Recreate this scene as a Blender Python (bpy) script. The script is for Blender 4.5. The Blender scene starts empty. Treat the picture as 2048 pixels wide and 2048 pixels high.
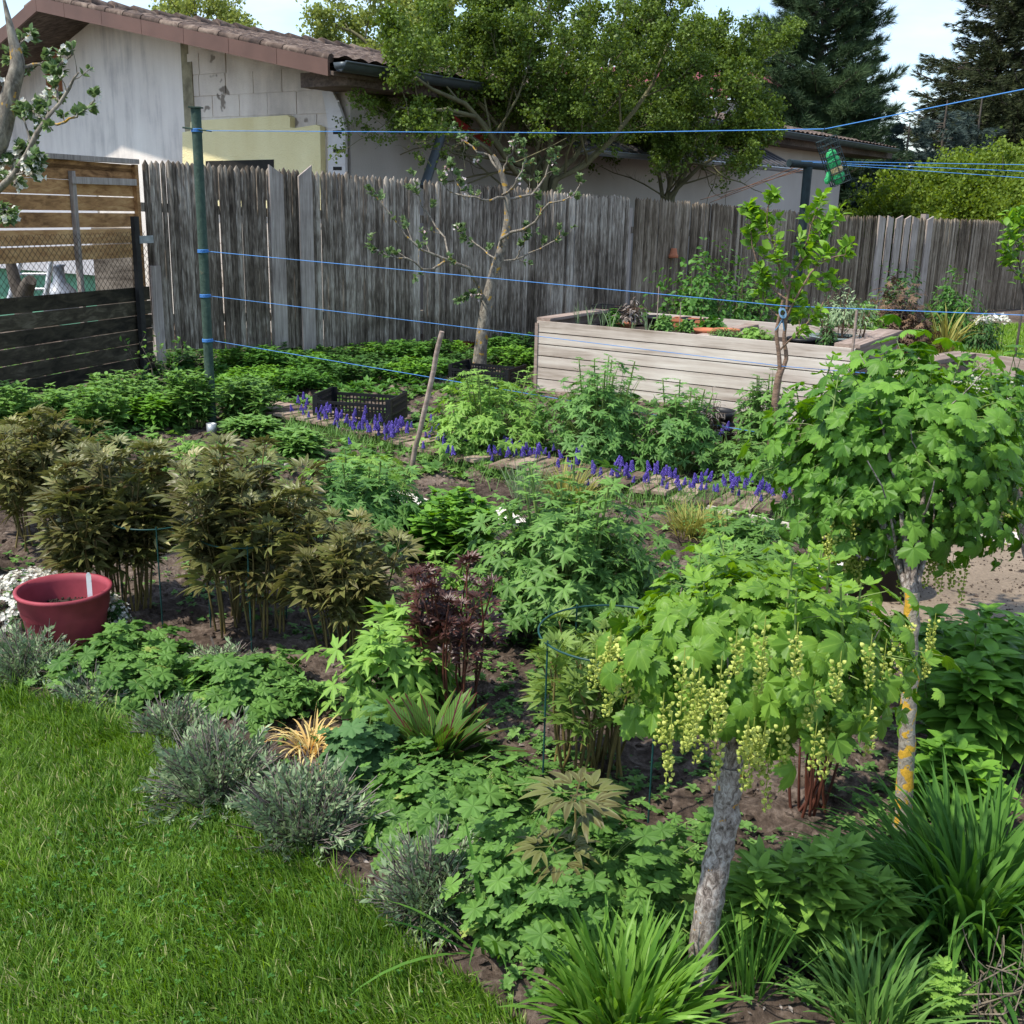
import bpy, math, numpy as np
from mathutils import Vector
# ---------------------------------------------------------------- camera, sky, sun, exposure
EYE, FPX, PITCH, ROLL = 1.65, 2200.0, math.radians(15.8), math.radians(1.4)
scene = bpy.context.scene
cd = bpy.data.cameras.new('camera'); cam = bpy.data.objects.new('camera', cd); scene.collection.objects.link(cam)
cd.sensor_width = 36; cd.sensor_fit = 'HORIZONTAL'; cd.lens = 36 * FPX / 2048; cd.clip_start = .05; cd.clip_end = 2000
cam.location = (0, 0, EYE); cam.rotation_mode = 'XYZ'
from mathutils import Matrix
cam.rotation_euler = (Matrix.Rotation(math.pi/2 - PITCH, 3, 'X') @ Matrix.Rotation(ROLL, 3, 'Z')).to_euler()
scene.camera = cam
SUN_AZ, SUN_EL = math.radians(-118), math.radians(60)      # azimuth clockwise from +Y
world = bpy.data.worlds.new('World'); scene.world = world; world.use_nodes = True
nt = world.node_tree; nt.nodes.clear()
out = nt.nodes.new('ShaderNodeOutputWorld'); bg = nt.nodes.new('ShaderNodeBackground'); sky = nt.nodes.new('ShaderNodeTexSky')
sky.sky_type = 'NISHITA'; sky.sun_disc = False; sky.sun_elevation = SUN_EL; sky.sun_rotation = SUN_AZ
sky.air_density = 1.0; sky.dust_density = .6; sky.ozone_density = 2.0
tc = nt.nodes.new('ShaderNodeTexCoord'); mp = nt.nodes.new('ShaderNodeMapping'); mp.inputs['Scale'].default_value = (1.6, 1.6, 6)
nz = nt.nodes.new('ShaderNodeTexNoise'); nz.inputs['Scale'].default_value = 2.2; nz.inputs['Detail'].default_value = 7; nz.inputs['Roughness'].default_value = .55
cr = nt.nodes.new('ShaderNodeValToRGB'); cr.color_ramp.elements[0].position = .50; cr.color_ramp.elements[1].position = .78
cr.color_ramp.elements[0].color = (0.10, .10, .10, 1); cr.color_ramp.elements[1].color = (.75, .75, .75, 1)
mx = nt.nodes.new('ShaderNodeMix'); mx.data_type = 'RGBA'; mx.inputs['B'].default_value = (5.2, 5.6, 6.3, 1)
L = nt.links.new
L(tc.outputs['Generated'], mp.inputs['Vector']); L(mp.outputs[0], nz.inputs['Vector']); L(nz.outputs['Fac'], cr.inputs[0])
L(cr.outputs[0], mx.inputs['Factor']); L(sky.outputs[0], mx.inputs['A']); L(mx.outputs['Result'], bg.inputs['Color']); L(bg.outputs[0], out.inputs['Surface'])
bg.inputs['Strength'].default_value = 0.15
sl = bpy.data.lights.new('sun', 'SUN'); sl.energy = 3.4; sl.angle = math.radians(1.2); sl.color = (1, .94, .84)
so = bpy.data.objects.new('sun', sl); scene.collection.objects.link(so)
sd = Vector((math.sin(SUN_AZ)*math.cos(SUN_EL), math.cos(SUN_AZ)*math.cos(SUN_EL), math.sin(SUN_EL)))
so.rotation_euler = sd.to_track_quat('Z', 'Y').to_euler(); so.location = (-6, -4, 9)
scene.view_settings.view_transform = 'Standard'; scene.view_settings.look = 'None'; scene.view_settings.exposure = 0.76; scene.view_settings.gamma = 1
scene.cycles.max_bounces = 7; scene.cycles.transparent_max_bounces = 8; scene.cycles.transmission_bounces = 4; scene.cycles.use_denoising = True
# ---------------------------------------------------------------- helpers
def R(seed): return np.random.default_rng(seed)
def ray(px, py):
    u = (px-1024)/FPX; v = -(py-1024)/FPX; c, s = math.cos(ROLL), math.sin(ROLL)
    a = u*c - v*s; b = u*s + v*c; cp, sp = math.cos(PITCH), math.sin(PITCH)
    return np.array([a, cp+b*sp, -sp+b*cp])
def atz(px, py, z=0.):            # point seen at a pixel, at height z
    d = ray(px, py); t = (z-EYE)/d[2]; return np.array([d[0]*t, d[1]*t, z])
def aty(px, py, y):               # point seen at a pixel, at distance y
    d = ray(px, py); t = y/d[1]; return np.array([d[0]*t, y, EYE+d[2]*t])
def hit(px, py, P0, D):           # (s, z) on the vertical plane through P0 along D
    d = ray(px, py); n = np.array([-D[1], D[0]]); t = (n @ np.array(P0[:2]))/(n @ d[:2])
    p = d*t; return float((p[:2]-np.array(P0[:2])) @ np.array(D)), float(EYE+p[2])
def nrm(a): return a/np.maximum(np.linalg.norm(a, axis=-1, keepdims=True), 1e-9)
WL = {}
def emp(name, label, cat, loc=(0, 0, 0), group=None):
    o = bpy.data.objects.new(name, None); scene.collection.objects.link(o); o.location = loc
    o.empty_display_size = .1
    o['label'] = label; o['category'] = cat
    if group: o['group'] = group
    WL[o.name] = np.array(loc, float); return o
def tag(o, label=None, cat=None, group=None, kind=None):
    for k, v in (('label', label), ('category', cat), ('group', group), ('kind', kind)):
        if v: o[k] = v
    return o
def kids(o, _c={}): return [c for c in o.children]
def dup(o, loc, rz=0, sc=1, label=None, cat=None, group=None):
    r = o.copy(); scene.collection.objects.link(r); r.location = loc; r.rotation_euler = (0, 0, rz)
    r.scale = (sc, sc, sc) if np.isscalar(sc) else sc
    tag(r, label, cat, group)
    for ch in PARTS.get(o.name, []):
        c = ch.copy(); scene.collection.objects.link(c); c.parent = r
        for g in PARTS.get(ch.name, []):
            d = g.copy(); scene.collection.objects.link(d); d.parent = c
    return r
PARTS = {}
class MB:
    def __init__(s): s.V = []; s.F = {3: [], 4: []}; s.A = []; s.U = []; s.n = 0
    def add(s, V, F, v=.5, uv=None):
        V = np.asarray(V, float).reshape(-1, 3); s.V.append(V)
        for f in F:
            f = np.asarray(f, int)
            if f.size: s.F[f.shape[-1]].append(f.reshape(-1, f.shape[-1])+s.n)
        s.A.append(np.full(len(V), v) if np.isscalar(v) else np.asarray(v, float).ravel())
        s.U.append(np.zeros((len(V), 2)) if uv is None else np.asarray(uv, float).reshape(-1, 2)); s.n += len(V); return s
    def inst(s, T, B, P, v):       # T template (V, faces, uv); B (N,3,3) columns = axes; P (N,3)
        N = len(P)
        if N == 0: return s
        V = np.einsum('nij,kj->nki', B, T[0])+np.asarray(P)[:, None, :]; k = len(T[0]); off = (np.arange(N)*k)[:, None, None]
        return s.add(V, [(np.asarray(f)[None]+off) for f in T[1]], np.repeat(v, k), np.tile(T[2], (N, 1)))
    def tubes(s, P, r, sides=5, v=.5, cap=True):     # P (N,K,3), r (N,K)
        P = np.asarray(P, float); P = P[None] if P.ndim == 2 else P; N, K, _ = P.shape
        r = np.broadcast_to(np.asarray(r, float), (N, K)); t = np.gradient(P, axis=1); t = nrm(t)
        ref = np.where(np.abs(t[:, :1, 2:3]) > .9, np.array([1., 0, 0]), np.array([0, 0, 1.])); ref = np.broadcast_to(ref, t.shape)
        a = nrm(np.cross(t, ref)); b = np.cross(t, a); th = np.arange(sides)*2*math.pi/sides
        ring = P[:, :, None]+r[:, :, None, None]*(np.cos(th)[:, None]*a[:, :, None]+np.sin(th)[:, None]*b[:, :, None])
        i = np.arange(N)[:, None, None]*K*sides; j = np.arange(K-1)[None, :, None]*sides; k = np.arange(sides)[None, None]; k2 = (k+1) % sides
        f = np.stack([i+j+k, i+j+k2, i+j+sides+k2, i+j+sides+k], -1).reshape(-1, 4)
        vv = np.repeat(np.broadcast_to(np.asarray(v, float), (N,)), K*sides)
        uu = np.stack(np.broadcast_arrays(k/sides, np.arange(K)[None, :, None]/K+0*i), -1)
        s.add(ring, [f], vv, uu)
        if cap and sides > 2:
            for e in (0, K-1):
                c = P[:, e]; s.add(np.concatenate([ring[:, e], c[:, None]], 1), [np.stack([i[:, 0, 0:1]*0+np.arange(N)[:, None]*(sides+1)+k[0], np.arange(N)[:, None]*(sides+1)+k2[0], np.arange(N)[:, None]*(sides+1)+sides+0*k[0]], -1).reshape(-1, 3)], np.repeat(np.broadcast_to(np.asarray(v, float), (N,)), sides+1))
        return s
    def box(s, c, h, v=.5, M=None, bev=0.):   # centre, half sizes, 3x3 axes
        sx = np.array([[-1, -1, -1], [1, -1, -1], [1, 1, -1], [-1, 1, -1], [-1, -1, 1], [1, -1, 1], [1, 1, 1], [-1, 1, 1]], float)*np.asarray(h)
        if M is not None: sx = sx @ np.asarray(M).T
        q = [[0, 3, 2, 1], [4, 5, 6, 7], [0, 1, 5, 4], [1, 2, 6, 5], [2, 3, 7, 6], [3, 0, 4, 7]]
        return s.add(sx+np.asarray(c), [q], v)
    def hexa(s, b, t, v=.5):     # bottom and top quads
        q = [[0, 3, 2, 1], [4, 5, 6, 7], [0, 1, 5, 4], [1, 2, 6, 5], [2, 3, 7, 6], [3, 0, 4, 7]]
        return s.add(np.concatenate([b, t]), [q], v)
    def lathe(s, prof, c=(0, 0, 0), n=28, v=.5):
        prof = np.asarray(prof, float); th = np.arange(n)*2*math.pi/n; K = len(prof)
        V = np.stack([prof[:, 0:1]*np.cos(th), prof[:, 0:1]*np.sin(th), np.repeat(prof[:, 1:2], n, 1)], -1)+np.asarray(c)
        k = np.arange(n); j = np.arange(K-1)[:, None]*n
        f = np.stack([j+k, j+(k+1) % n, j+n+(k+1) % n, j+n+k], -1).reshape(-1, 4); return s.add(V, [f], v)
    def build(s, name, mat, parent=None, smooth=True):
        V = np.concatenate(s.V); loc = np.zeros(3)
        if parent is not None: loc = WL[parent.name]
        m = bpy.data.meshes.new(name); m.vertices.add(len(V)); m.vertices.foreach_set('co', (V-loc).astype(np.float32).ravel())
        fs = [np.concatenate(s.F[k]) for k in (3, 4) if s.F[k]]; li = np.concatenate([f.ravel() for f in fs]).astype(np.int32)
        tot = np.concatenate([np.full(len(f), f.shape[1]) for f in fs]).astype(np.int32); st = np.concatenate([[0], np.cumsum(tot)[:-1]]).astype(np.int32)
        m.loops.add(len(li)); m.loops.foreach_set('vertex_index', li); m.polygons.add(len(tot)); m.polygons.foreach_set('loop_start', st); m.polygons.foreach_set('loop_total', tot)
        m.polygons.foreach_set('use_smooth', np.full(len(tot), bool(smooth)))
        a = m.attributes.new('v', 'FLOAT', 'POINT'); a.data.foreach_set('value', np.concatenate(s.A).astype(np.float32))
        a = m.attributes.new('uvx', 'FLOAT2', 'POINT'); a.data.foreach_set('vector', np.concatenate(s.U).astype(np.float32).ravel())
        m.materials.append(mat); m.update(calc_edges=True); m.validate()
        o = bpy.data.objects.new(name, m); scene.collection.objects.link(o)
        if parent is not None: o.parent = parent; PARTS.setdefault(parent.name, []).append(o)
        WL[o.name] = loc; return o
# ---------------------------------------------------------------- materials
def newmat(name):
    m = bpy.data.materials.new(name); m.use_nodes = True; t = m.node_tree; t.nodes.clear()
    o = t.nodes.new('ShaderNodeOutputMaterial'); p = t.nodes.new('ShaderNodeBsdfPrincipled'); t.links.new(p.outputs[0], o.inputs[0]); return m, t, p, o
def N(t, typ, **k):
    n = t.nodes.new('ShaderNode'+typ)
    for a, b in k.items():
        if hasattr(n, a): setattr(n, a, b)
        else: n.inputs[a.replace('_', ' ')].default_value = b
    return n
def ramp(t, fac, stops):
    c = t.nodes.new('ShaderNodeValToRGB'); e = c.color_ramp.elements
    while len(e) < len(stops): e.new(.5)
    for i, (p, col) in enumerate(stops): e[i].position = p; e[i].color = (*col, 1)
    t.links.new(fac, c.inputs[0]); return c.outputs[0]
def c3(*a): return tuple(a)
def leafmat(name, dark, light, trans=.3, rough=.45, tip=None, vein=None, spec=.22, nscale=30, pv=None, edge=None):
    m, t, p, o = newmat(name)
    at = N(t, 'Attribute', attribute_name='v'); tcn = N(t, 'TexCoord'); no = N(t, 'TexNoise', Scale=nscale, Detail=3.0)
    t.links.new(tcn.outputs['Object'], no.inputs['Vector'])
    ma = N(t, 'Math', operation='MULTIPLY_ADD'); t.links.new(no.outputs['Fac'], ma.inputs[0]); ma.inputs[1].default_value = .5
    sb = N(t, 'Math', operation='SUBTRACT'); t.links.new(at.outputs['Fac'], sb.inputs[0]); sb.inputs[1].default_value = .25; t.links.new(sb.outputs[0], ma.inputs[2])
    mid = tuple((a+b)/2 for a, b in zip(dark, light)); st = [(0, dark), (.55, mid), (.93, light)]
    if tip: st.append((1.0, tip))
    col = ramp(t, ma.outputs[0], st)
    ua = N(t, 'Attribute', attribute_name='uvx'); sx = N(t, 'SeparateXYZ'); t.links.new(ua.outputs['Vector'], sx.inputs[0])
    if vein:      # x = 0 on the midrib; side veins run obliquely
        ab = N(t, 'Math', operation='ABSOLUTE'); t.links.new(sx.outputs['X'], ab.inputs[0])
        m1 = N(t, 'Math', operation='MULTIPLY'); t.links.new(sx.outputs['Y'], m1.inputs[0]); m1.inputs[1].default_value = vein[1]
        m2 = N(t, 'Math', operation='MULTIPLY_ADD'); t.links.new(ab.outputs[0], m2.inputs[0]); m2.inputs[1].default_value = -vein[2]; t.links.new(m1.outputs[0], m2.inputs[2])
        fr = N(t, 'Math', operation='FRACT'); t.links.new(m2.outputs[0], fr.inputs[0])
        lt = N(t, 'Math', operation='LESS_THAN'); t.links.new(fr.outputs[0], lt.inputs[0]); lt.inputs[1].default_value = vein[3]
        l2 = N(t, 'Math', operation='LESS_THAN'); t.links.new(ab.outputs[0], l2.inputs[0]); l2.inputs[1].default_value = vein[4]
        mxm = N(t, 'Math', operation='MAXIMUM'); t.links.new(lt.outputs[0], mxm.inputs[0]); t.links.new(l2.outputs[0], mxm.inputs[1])
        mc = N(t, 'Mix', data_type='RGBA'); t.links.new(mxm.outputs[0], mc.inputs['Factor']); t.links.new(col, mc.inputs['A']); mc.inputs['B'].default_value = (*vein[0], 1); col = mc.outputs['Result']
    if edge:
        ab = N(t, 'Math', operation='ABSOLUTE'); t.links.new(sx.outputs['X'], ab.inputs[0]); f2 = ramp(t, ab.outputs[0], [(.45, (0, 0, 0)), (.85, (.85, .85, .85))]); mc = N(t, 'Mix', data_type='RGBA'); t.links.new(f2, mc.inputs['Factor']); t.links.new(col, mc.inputs['A']); mc.inputs['B'].default_value = (*edge, 1); col = mc.outputs['Result']
    if pv:        # palmate veins fanning out from the stalk
        at2 = N(t, 'Math', operation='ARCTAN2'); t.links.new(sx.outputs['X'], at2.inputs[0]); t.links.new(sx.outputs['Y'], at2.inputs[1])
        ma2 = N(t, 'Math', operation='MULTIPLY_ADD'); t.links.new(at2.outputs[0], ma2.inputs[0]); ma2.inputs[1].default_value = pv[0]/(2*math.radians(pv[1])); ma2.inputs[2].default_value = pv[0]/2+20
        fr = N(t, 'Math', operation='FRACT'); t.links.new(ma2.outputs[0], fr.inputs[0]); pg = N(t, 'Math', operation='PINGPONG'); t.links.new(fr.outputs[0], pg.inputs[0]); pg.inputs[1].default_value = .5
        f2 = ramp(t, pg.outputs[0], [(.30, (0, 0, 0)), (.47, (.25, .25, .25)), (.5, (1, 1, 1))]); mc = N(t, 'Mix', data_type='RGBA'); fm = N(t, 'Math', operation='MULTIPLY'); t.links.new(f2, fm.inputs[0]); fm.inputs[1].default_value = .45; t.links.new(fm.outputs[0], mc.inputs['Factor']); t.links.new(col, mc.inputs['A']); mc.inputs['B'].default_value = (min(light[0]*1.5, 1), min(light[1]*1.35, 1), light[2]*1.6, 1); col = mc.outputs['Result']
        bu = N(t, 'Bump', Strength=.35, Distance=.006); t.links.new(no.outputs['Fac'], bu.inputs['Height']); b2 = N(t, 'Bump', Strength=.5, Distance=.004); t.links.new(pg.outputs[0], b2.inputs['Height']); t.links.new(bu.outputs[0], b2.inputs['Normal']); t.links.new(b2.outputs[0], p.inputs['Normal'])
    t.links.new(col, p.inputs['Base Color']); p.inputs['Roughness'].default_value = rough; p.inputs['Specular IOR Level'].default_value = spec
    tr = N(t, 'BsdfTranslucent'); hs = N(t, 'HueSaturation', Saturation=1.15, Value=1.5, Hue=.485); t.links.new(col, hs.inputs['Color']); t.links.new(hs.outputs[0], tr.inputs['Color'])
    ms = N(t, 'MixShader'); ms.inputs[0].default_value = trans; t.links.new(p.outputs[0], ms.inputs[1]); t.links.new(tr.outputs[0], ms.inputs[2]); t.links.new(ms.outputs[0], o.inputs[0])
    return m
def solid(name, col, rough=.5, metal=0, var=.25, scale=20, bump=0.):
    m, t, p, o = newmat(name); tcn = N(t, 'TexCoord'); no = N(t, 'TexNoise', Scale=scale, Detail=5.0); t.links.new(tcn.outputs['Object'], no.inputs['Vector'])
    a = tuple(x*(1-var) for x in col); b = tuple(min(1, x*(1+var)) for x in col)
    t.links.new(ramp(t, no.outputs['Fac'], [(.3, a), (.7, b)]), p.inputs['Base Color']); p.inputs['Roughness'].default_value = rough; p.inputs['Metallic'].default_value = metal; p.inputs['Specular IOR Level'].default_value = .3
    if bump:
        bu = N(t, 'Bump', Strength=bump, Distance=.01); t.links.new(no.outputs['Fac'], bu.inputs['Height']); t.links.new(bu.outputs[0], p.inputs['Normal'])
    return m
def wood(name, stops, axis='Z', grain=60, along=2.0, rough=.85, bump=.4, blotch=1.2, vamt=.5, knots=None):
    # grain runs along the given object axis; 'v' gives each board its own tone
    m, t, p, o = newmat(name); tcn = N(t, 'TexCoord'); at = N(t, 'Attribute', attribute_name='v')
    sc = {'X': (along, grain, grain), 'Y': (grain, along, grain), 'Z': (grain, grain, along)}[axis]
    mpn = N(t, 'Mapping'); mpn.inputs['Scale'].default_value = sc; t.links.new(tcn.outputs['Object'], mpn.inputs['Vector'])
    ad = N(t, 'VectorMath', operation='ADD'); cx = N(t, 'CombineXYZ'); mv = N(t, 'Math', operation='MULTIPLY'); t.links.new(at.outputs['Fac'], mv.inputs[0]); mv.inputs[1].default_value = 37.
    for i in range(3): t.links.new(mv.outputs[0], cx.inputs[i])
    t.links.new(mpn.outputs[0], ad.inputs[0]); t.links.new(cx.outputs[0], ad.inputs[1])
    n1 = N(t, 'TexNoise', Scale=1.0, Detail=6.0, Roughness=.65, Distortion=.6); t.links.new(ad.outputs[0], n1.inputs['Vector'])
    n2 = N(t, 'TexNoise', Scale=blotch, Detail=4.0, Roughness=.6); t.links.new(tcn.outputs['Object'], n2.inputs['Vector'])
    s1 = N(t, 'Math', operation='MULTIPLY_ADD'); t.links.new(n1.outputs['Fac'], s1.inputs[0]); s1.inputs[1].default_value = 1.25
    s2 = N(t, 'Math', operation='MULTIPLY_ADD'); t.links.new(n2.outputs['Fac'], s2.inputs[0]); s2.inputs[1].default_value = .9; s3 = N(t, 'Math', operation='MULTIPLY_ADD'); t.links.new(at.outputs['Fac'], s3.inputs[0]); s3.inputs[1].default_value = vamt; s3.inputs[2].default_value = .5-.625-.45-vamt/2
    t.links.new(s3.outputs[0], s2.inputs[2]); t.links.new(s2.outputs[0], s1.inputs[2])
    t.links.new(ramp(t, s1.outputs[0], stops), p.inputs['Base Color']); p.inputs['Roughness'].default_value = rough; p.inputs['Specular IOR Level'].default_value = .25
    bu = N(t, 'Bump', Strength=bump, Distance=.006); t.links.new(n1.outputs['Fac'], bu.inputs['Height']); t.links.new(bu.outputs[0], p.inputs['Normal'])
    return m
def bark(name, stops, scale=25, lich=None, zs=.5, lt=.62):
    m, t, p, o = newmat(name); tcn = N(t, 'TexCoord'); mpn = N(t, 'Mapping'); mpn.inputs['Scale'].default_value = (1, 1, zs); t.links.new(tcn.outputs['Object'], mpn.inputs['Vector'])
    n1 = N(t, 'TexNoise', Scale=scale, Detail=6.0, Roughness=.7, Distortion=.8); t.links.new(mpn.outputs[0], n1.inputs['Vector']); col = ramp(t, n1.outputs['Fac'], stops)
    if lich:
        n2 = N(t, 'TexNoise', Scale=scale*.5, Detail=3.0); t.links.new(tcn.outputs['Object'], n2.inputs['Vector']); f = ramp(t, n2.outputs['Fac'], [(lt-.03, (0, 0, 0)), (lt, (1, 1, 1))])
        mc = N(t, 'Mix', data_type='RGBA'); t.links.new(f, mc.inputs['Factor']); t.links.new(col, mc.inputs['A']); mc.inputs['B'].default_value = (*lich, 1); col = mc.outputs['Result']
    t.links.new(col, p.inputs['Base Color']); p.inputs['Roughness'].default_value = .9
    bu = N(t, 'Bump', Strength=.7, Distance=.01); t.links.new(n1.outputs['Fac'], bu.inputs['Height']); t.links.new(bu.outputs[0], p.inputs['Normal']); return m
# leaf tones
M = {}
M['delph'] = leafmat('delphinium_leaf', (.05, .13, .03), (.17, .34, .08), .3, .5, pv=(5, 150))
M['delph2'] = leafmat('delphinium_young_leaf', (.09, .20, .03), (.27, .46, .09), .33, .5, pv=(5, 150))
M['delph_blue'] = leafmat('delphinium_cool_leaf', (.045, .12, .022), (.18, .34, .075), .28, .5, pv=(5, 150))
M['ger'] = leafmat('geranium_leaf', (.04, .11, .02), (.16, .31, .06), .25, .55, tip=(.32, .38, .09), pv=(7, 168))
M['ger_old'] = leafmat('geranium_dull_leaf', (.045, .11, .035), (.12, .24, .075), .22, .6)
M['cur'] = leafmat('currant_leaf', (.045, .13, .018), (.17, .34, .045), .32, .45, pv=(5, 155))
M['cur_b'] = leafmat('currant_bright_leaf', (.06, .15, .02), (.23, .40, .055), .36, .42, pv=(5, 155))
M['peo'] = leafmat('peony_bronze_leaf', (.075, .05, .02), (.16, .19, .05), .2, .42, tip=(.40, .36, .16), spec=.35, edge=(.17, .18, .065))
M['peo_g'] = leafmat('peony_green_leaf', (.08, .16, .03), (.24, .34, .08), .3, .42)
M['peo_r'] = leafmat('peony_dark_red_leaf', (.030, .012, .010), (.10, .04, .028), .15, .4, spec=.4)
M['peo_o'] = leafmat('peony_olive_leaf', (.09, .07, .025), (.17, .20, .055), .22, .4, tip=(.34, .32, .12), edge=(.21, .20, .08))
M['phlox'] = leafmat('phlox_leaf', (.035, .11, .018), (.18, .37, .05), .28, .4)
M['phlox_l'] = leafmat('lance_leaf', (.06, .15, .03), (.19, .35, .08), .3, .45)
M['sweet'] = leafmat('sweet_william_leaf', (.05, .13, .022), (.24, .42, .07), .22, .45)
M['dark'] = leafmat('dark_leaf', (.02, .06, .015), (.08, .18, .04), .22, .5)
M['lily'] = leafmat('daylily_leaf', (.03, .10, .018), (.13, .28, .045), .3, .6, spec=.12)
M['lily_l'] = leafmat('daylily_light_leaf', (.07, .18, .02), (.22, .40, .07), .33, .42, tip=(.34, .48, .16))
M['lav'] = leafmat('lavender_leaf', (.10, .17, .07), (.36, .46, .26), .15, .7)
M['lavdead'] = leafmat('lavender_twig', (.08, .06, .05), (.30, .26, .23), .0, .85)
M['sorrel'] = leafmat('sorrel_leaf', (.04, .12, .02), (.13, .26, .045), .3, .42, vein=((.09, .012, .02), 9., 3.5, .16, .09))
M['yellow'] = leafmat('yellowed_leaf', (.62, .38, .12), (.80, .72, .34), .35, .6)
M['grass'] = leafmat('grass_blade', (.036, .105, .010), (.23, .39, .045), .35, .5, tip=(.44, .44, .20))
M['clover'] = leafmat('clover_leaf', (.03, .11, .02), (.10, .25, .05), .3, .5)
M['goldgrass'] = leafmat('golden_grass_blade', (.16, .18, .04), (.45, .42, .12), .3, .5)
M['weed'] = leafmat('weed_leaf', (.06, .15, .03), (.20, .36, .09), .3, .5)
M['apple'] = leafmat('apple_leaf', (.07, .13, .045), (.22, .31, .13), .25, .5)
M['sap'] = leafmat('sapling_leaf', (.08, .19, .02), (.25, .44, .06), .34, .42)
M['shrub'] = leafmat('shrub_leaf', (.04, .12, .02), (.12, .27, .05), .28, .5)
M['lilac'] = leafmat('small_tree_leaf', (.045, .085, .012), (.17, .25, .04), .26, .5)
M['bgtree'] = leafmat('spring_tree_leaf', (.14, .19, .04), (.34, .40, .11), .35, .5)
M['bgbush'] = leafmat('yellow_green_leaf', (.09, .15, .02), (.24, .33, .05), .35, .5)
M['pine'] = leafmat('pine_needle', (.018, .040, .018), (.085, .14, .055), .08, .6)
M['spruce'] = leafmat('spruce_needle', (.018, .03, .012), (.075, .09, .035), .08, .6)
M['bspruce'] = leafmat('blue_spruce_needle', (.025, .045, .04), (.10, .14, .12), .08, .6)
M['raceme'] = leafmat('currant_flower', (.28, .35, .06), (.58, .62, .17), .25, .5)
M['muscari'] = leafmat('grape_hyacinth_flower', (.05, .035, .24), (.20, .14, .58), .15, .45)
M['white'] = leafmat('white_petal', (.62, .60, .52), (.85, .84, .78), .3, .6)
M['pinkwhite'] = leafmat('apple_petal', (.72, .50, .48), (.86, .82, .80), .3, .5)
M['maple'] = leafmat('purple_brown_leaf', (.06, .04, .03), (.22, .14, .08), .2, .5)
M['stem_g'] = solid('green_stem', (.16, .23, .06), .5, var=.3)
M['stem_r'] = solid('reddish_stem', (.17, .13, .045), .5, var=.6, scale=9)
M['stem_dr'] = solid('dark_red_stem', (.10, .035, .022), .5, var=.3)
M['twig'] = solid('twig_bark', (.17, .14, .10), .85, var=.35)
M['olivetwig'] = solid('olive_branch_bark', (.15, .14, .075), .85, var=.35, scale=6)
M['brown'] = solid('brown_bark', (.12, .075, .045), .85, var=.4, scale=12)
M['bark_cur'] = bark('currant_bark', [(.36, (.06, .045, .036)), (.48, (.24, .195, .165)), (.62, (.46, .41, .37))], 85, (.50, .25, .03), .6, .69)
M['bark_lich'] = bark('lichen_bark', [(.3, (.12, .09, .06)), (.6, (.38, .34, .27))], 60, (.62, .36, .03), .8, .56)
M['bark_app'] = bark('apple_bark', [(.35, (.075, .062, .05)), (.5, (.19, .165, .13)), (.65, (.34, .30, .24))], 30, (.42, .25, .04), .5, .64)
M['bark_sap'] = bark('sapling_bark', [(.3, (.10, .06, .04)), (.6, (.27, .175, .12))], 30, None, 2.5)
M['bark_dark'] = bark('dark_bark', [(.3, (.035, .028, .02)), (.6, (.11, .09, .07))], 8)
# ---------------------------------------------------------------- leaf templates (unit length along +y, normal +z)
def T_simple(w=.3, K=4, curl=.25, fold=.12, peak=.45, base=.04):
    t = np.linspace(0, 1, K+1); wd = w*np.power(np.sin(math.pi*np.power(t, math.log(.5)/math.log(peak))), .85)+base*(1-t); wd[-1] = .0
    V = []; U = []
    for a, b in zip(t, wd):
        z = -curl*a*a
        V += [(-b, a, z+fold*b/max(w, .01)*w), (0, a, z), (b, a, z+fold*b/max(w, .01)*w)]; U += [(-1*b/w, a), (0, a), (b/w, a)]
    F = [[3*i, 3*i+1, 3*i+4, 3*i+3] for i in range(K)]+[[3*i+1, 3*i+2, 3*i+5, 3*i+4] for i in range(K)]
    return (np.array(V), [np.array(F)], np.array(U))
def T_palm(lobes=5, depth=.5, teeth=2, tdepth=.12, n=45, span=150, droop=.25, crease=.06, side=.72, seed=0, power=1.):
    th = np.radians(np.linspace(-span, span, n)); u = (th/math.radians(span)+1)/2*lobes       # lobes across the fan
    lob = (1-np.abs((u % 1)*2-1))**power if power < .99 or power > 1.01 else np.abs(np.sin(u*math.pi)); env = side+(1-side)*np.cos(th*.75)
    tt = np.abs(((u*teeth) % 1)*2-1)
    r = env*(1-depth*(1-lob))*(1-tdepth*tt); g = R(seed); r = r*(1+g.uniform(-.03, .03, n))
    x, y = np.sin(th)*r, np.cos(th)*r
    V = [(0, 0, 0)]; U = [(0, .01)]
    for k, f in enumerate((.5, 1.)):
        rr = np.minimum(r, 1.0) if k else np.minimum(r, env*(1-depth*.8)*1.05); rr = rr if k else r*0+np.minimum(r*.55, env*(1-depth)*.85)
        xx, yy = np.sin(th)*rr, np.cos(th)*rr
        zz = -droop*rr**2+crease*lob*rr*(1 if k else 1.3)
        V += list(zip(xx, yy, zz)); U += list(zip(xx, yy))
    V = np.array(V); V[:, 1] += .0
    i = np.arange(n-1); F3 = np.stack([0*i, 1+i+1, 1+i], 1); F4 = np.stack([1+i, 1+i+1, 1+n+i+1, 1+n+i], 1)
    return (V, [F3, F4], np.array(U))
def merge(parts):      # parts: (template, 3x3, offset)
    V, U, F, n = [], [], {3: [], 4: []}, 0
    for T, B, p in parts:
        V.append(T[0] @ np.asarray(B).T+np.asarray(p)); U.append(T[2])
        for f in T[1]: F[f.shape[1]].append(f+n)
        n += len(T[0])
    return (np.concatenate(V), [np.concatenate(F[k]) for k in (3, 4) if F[k]], np.concatenate(U))
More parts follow.
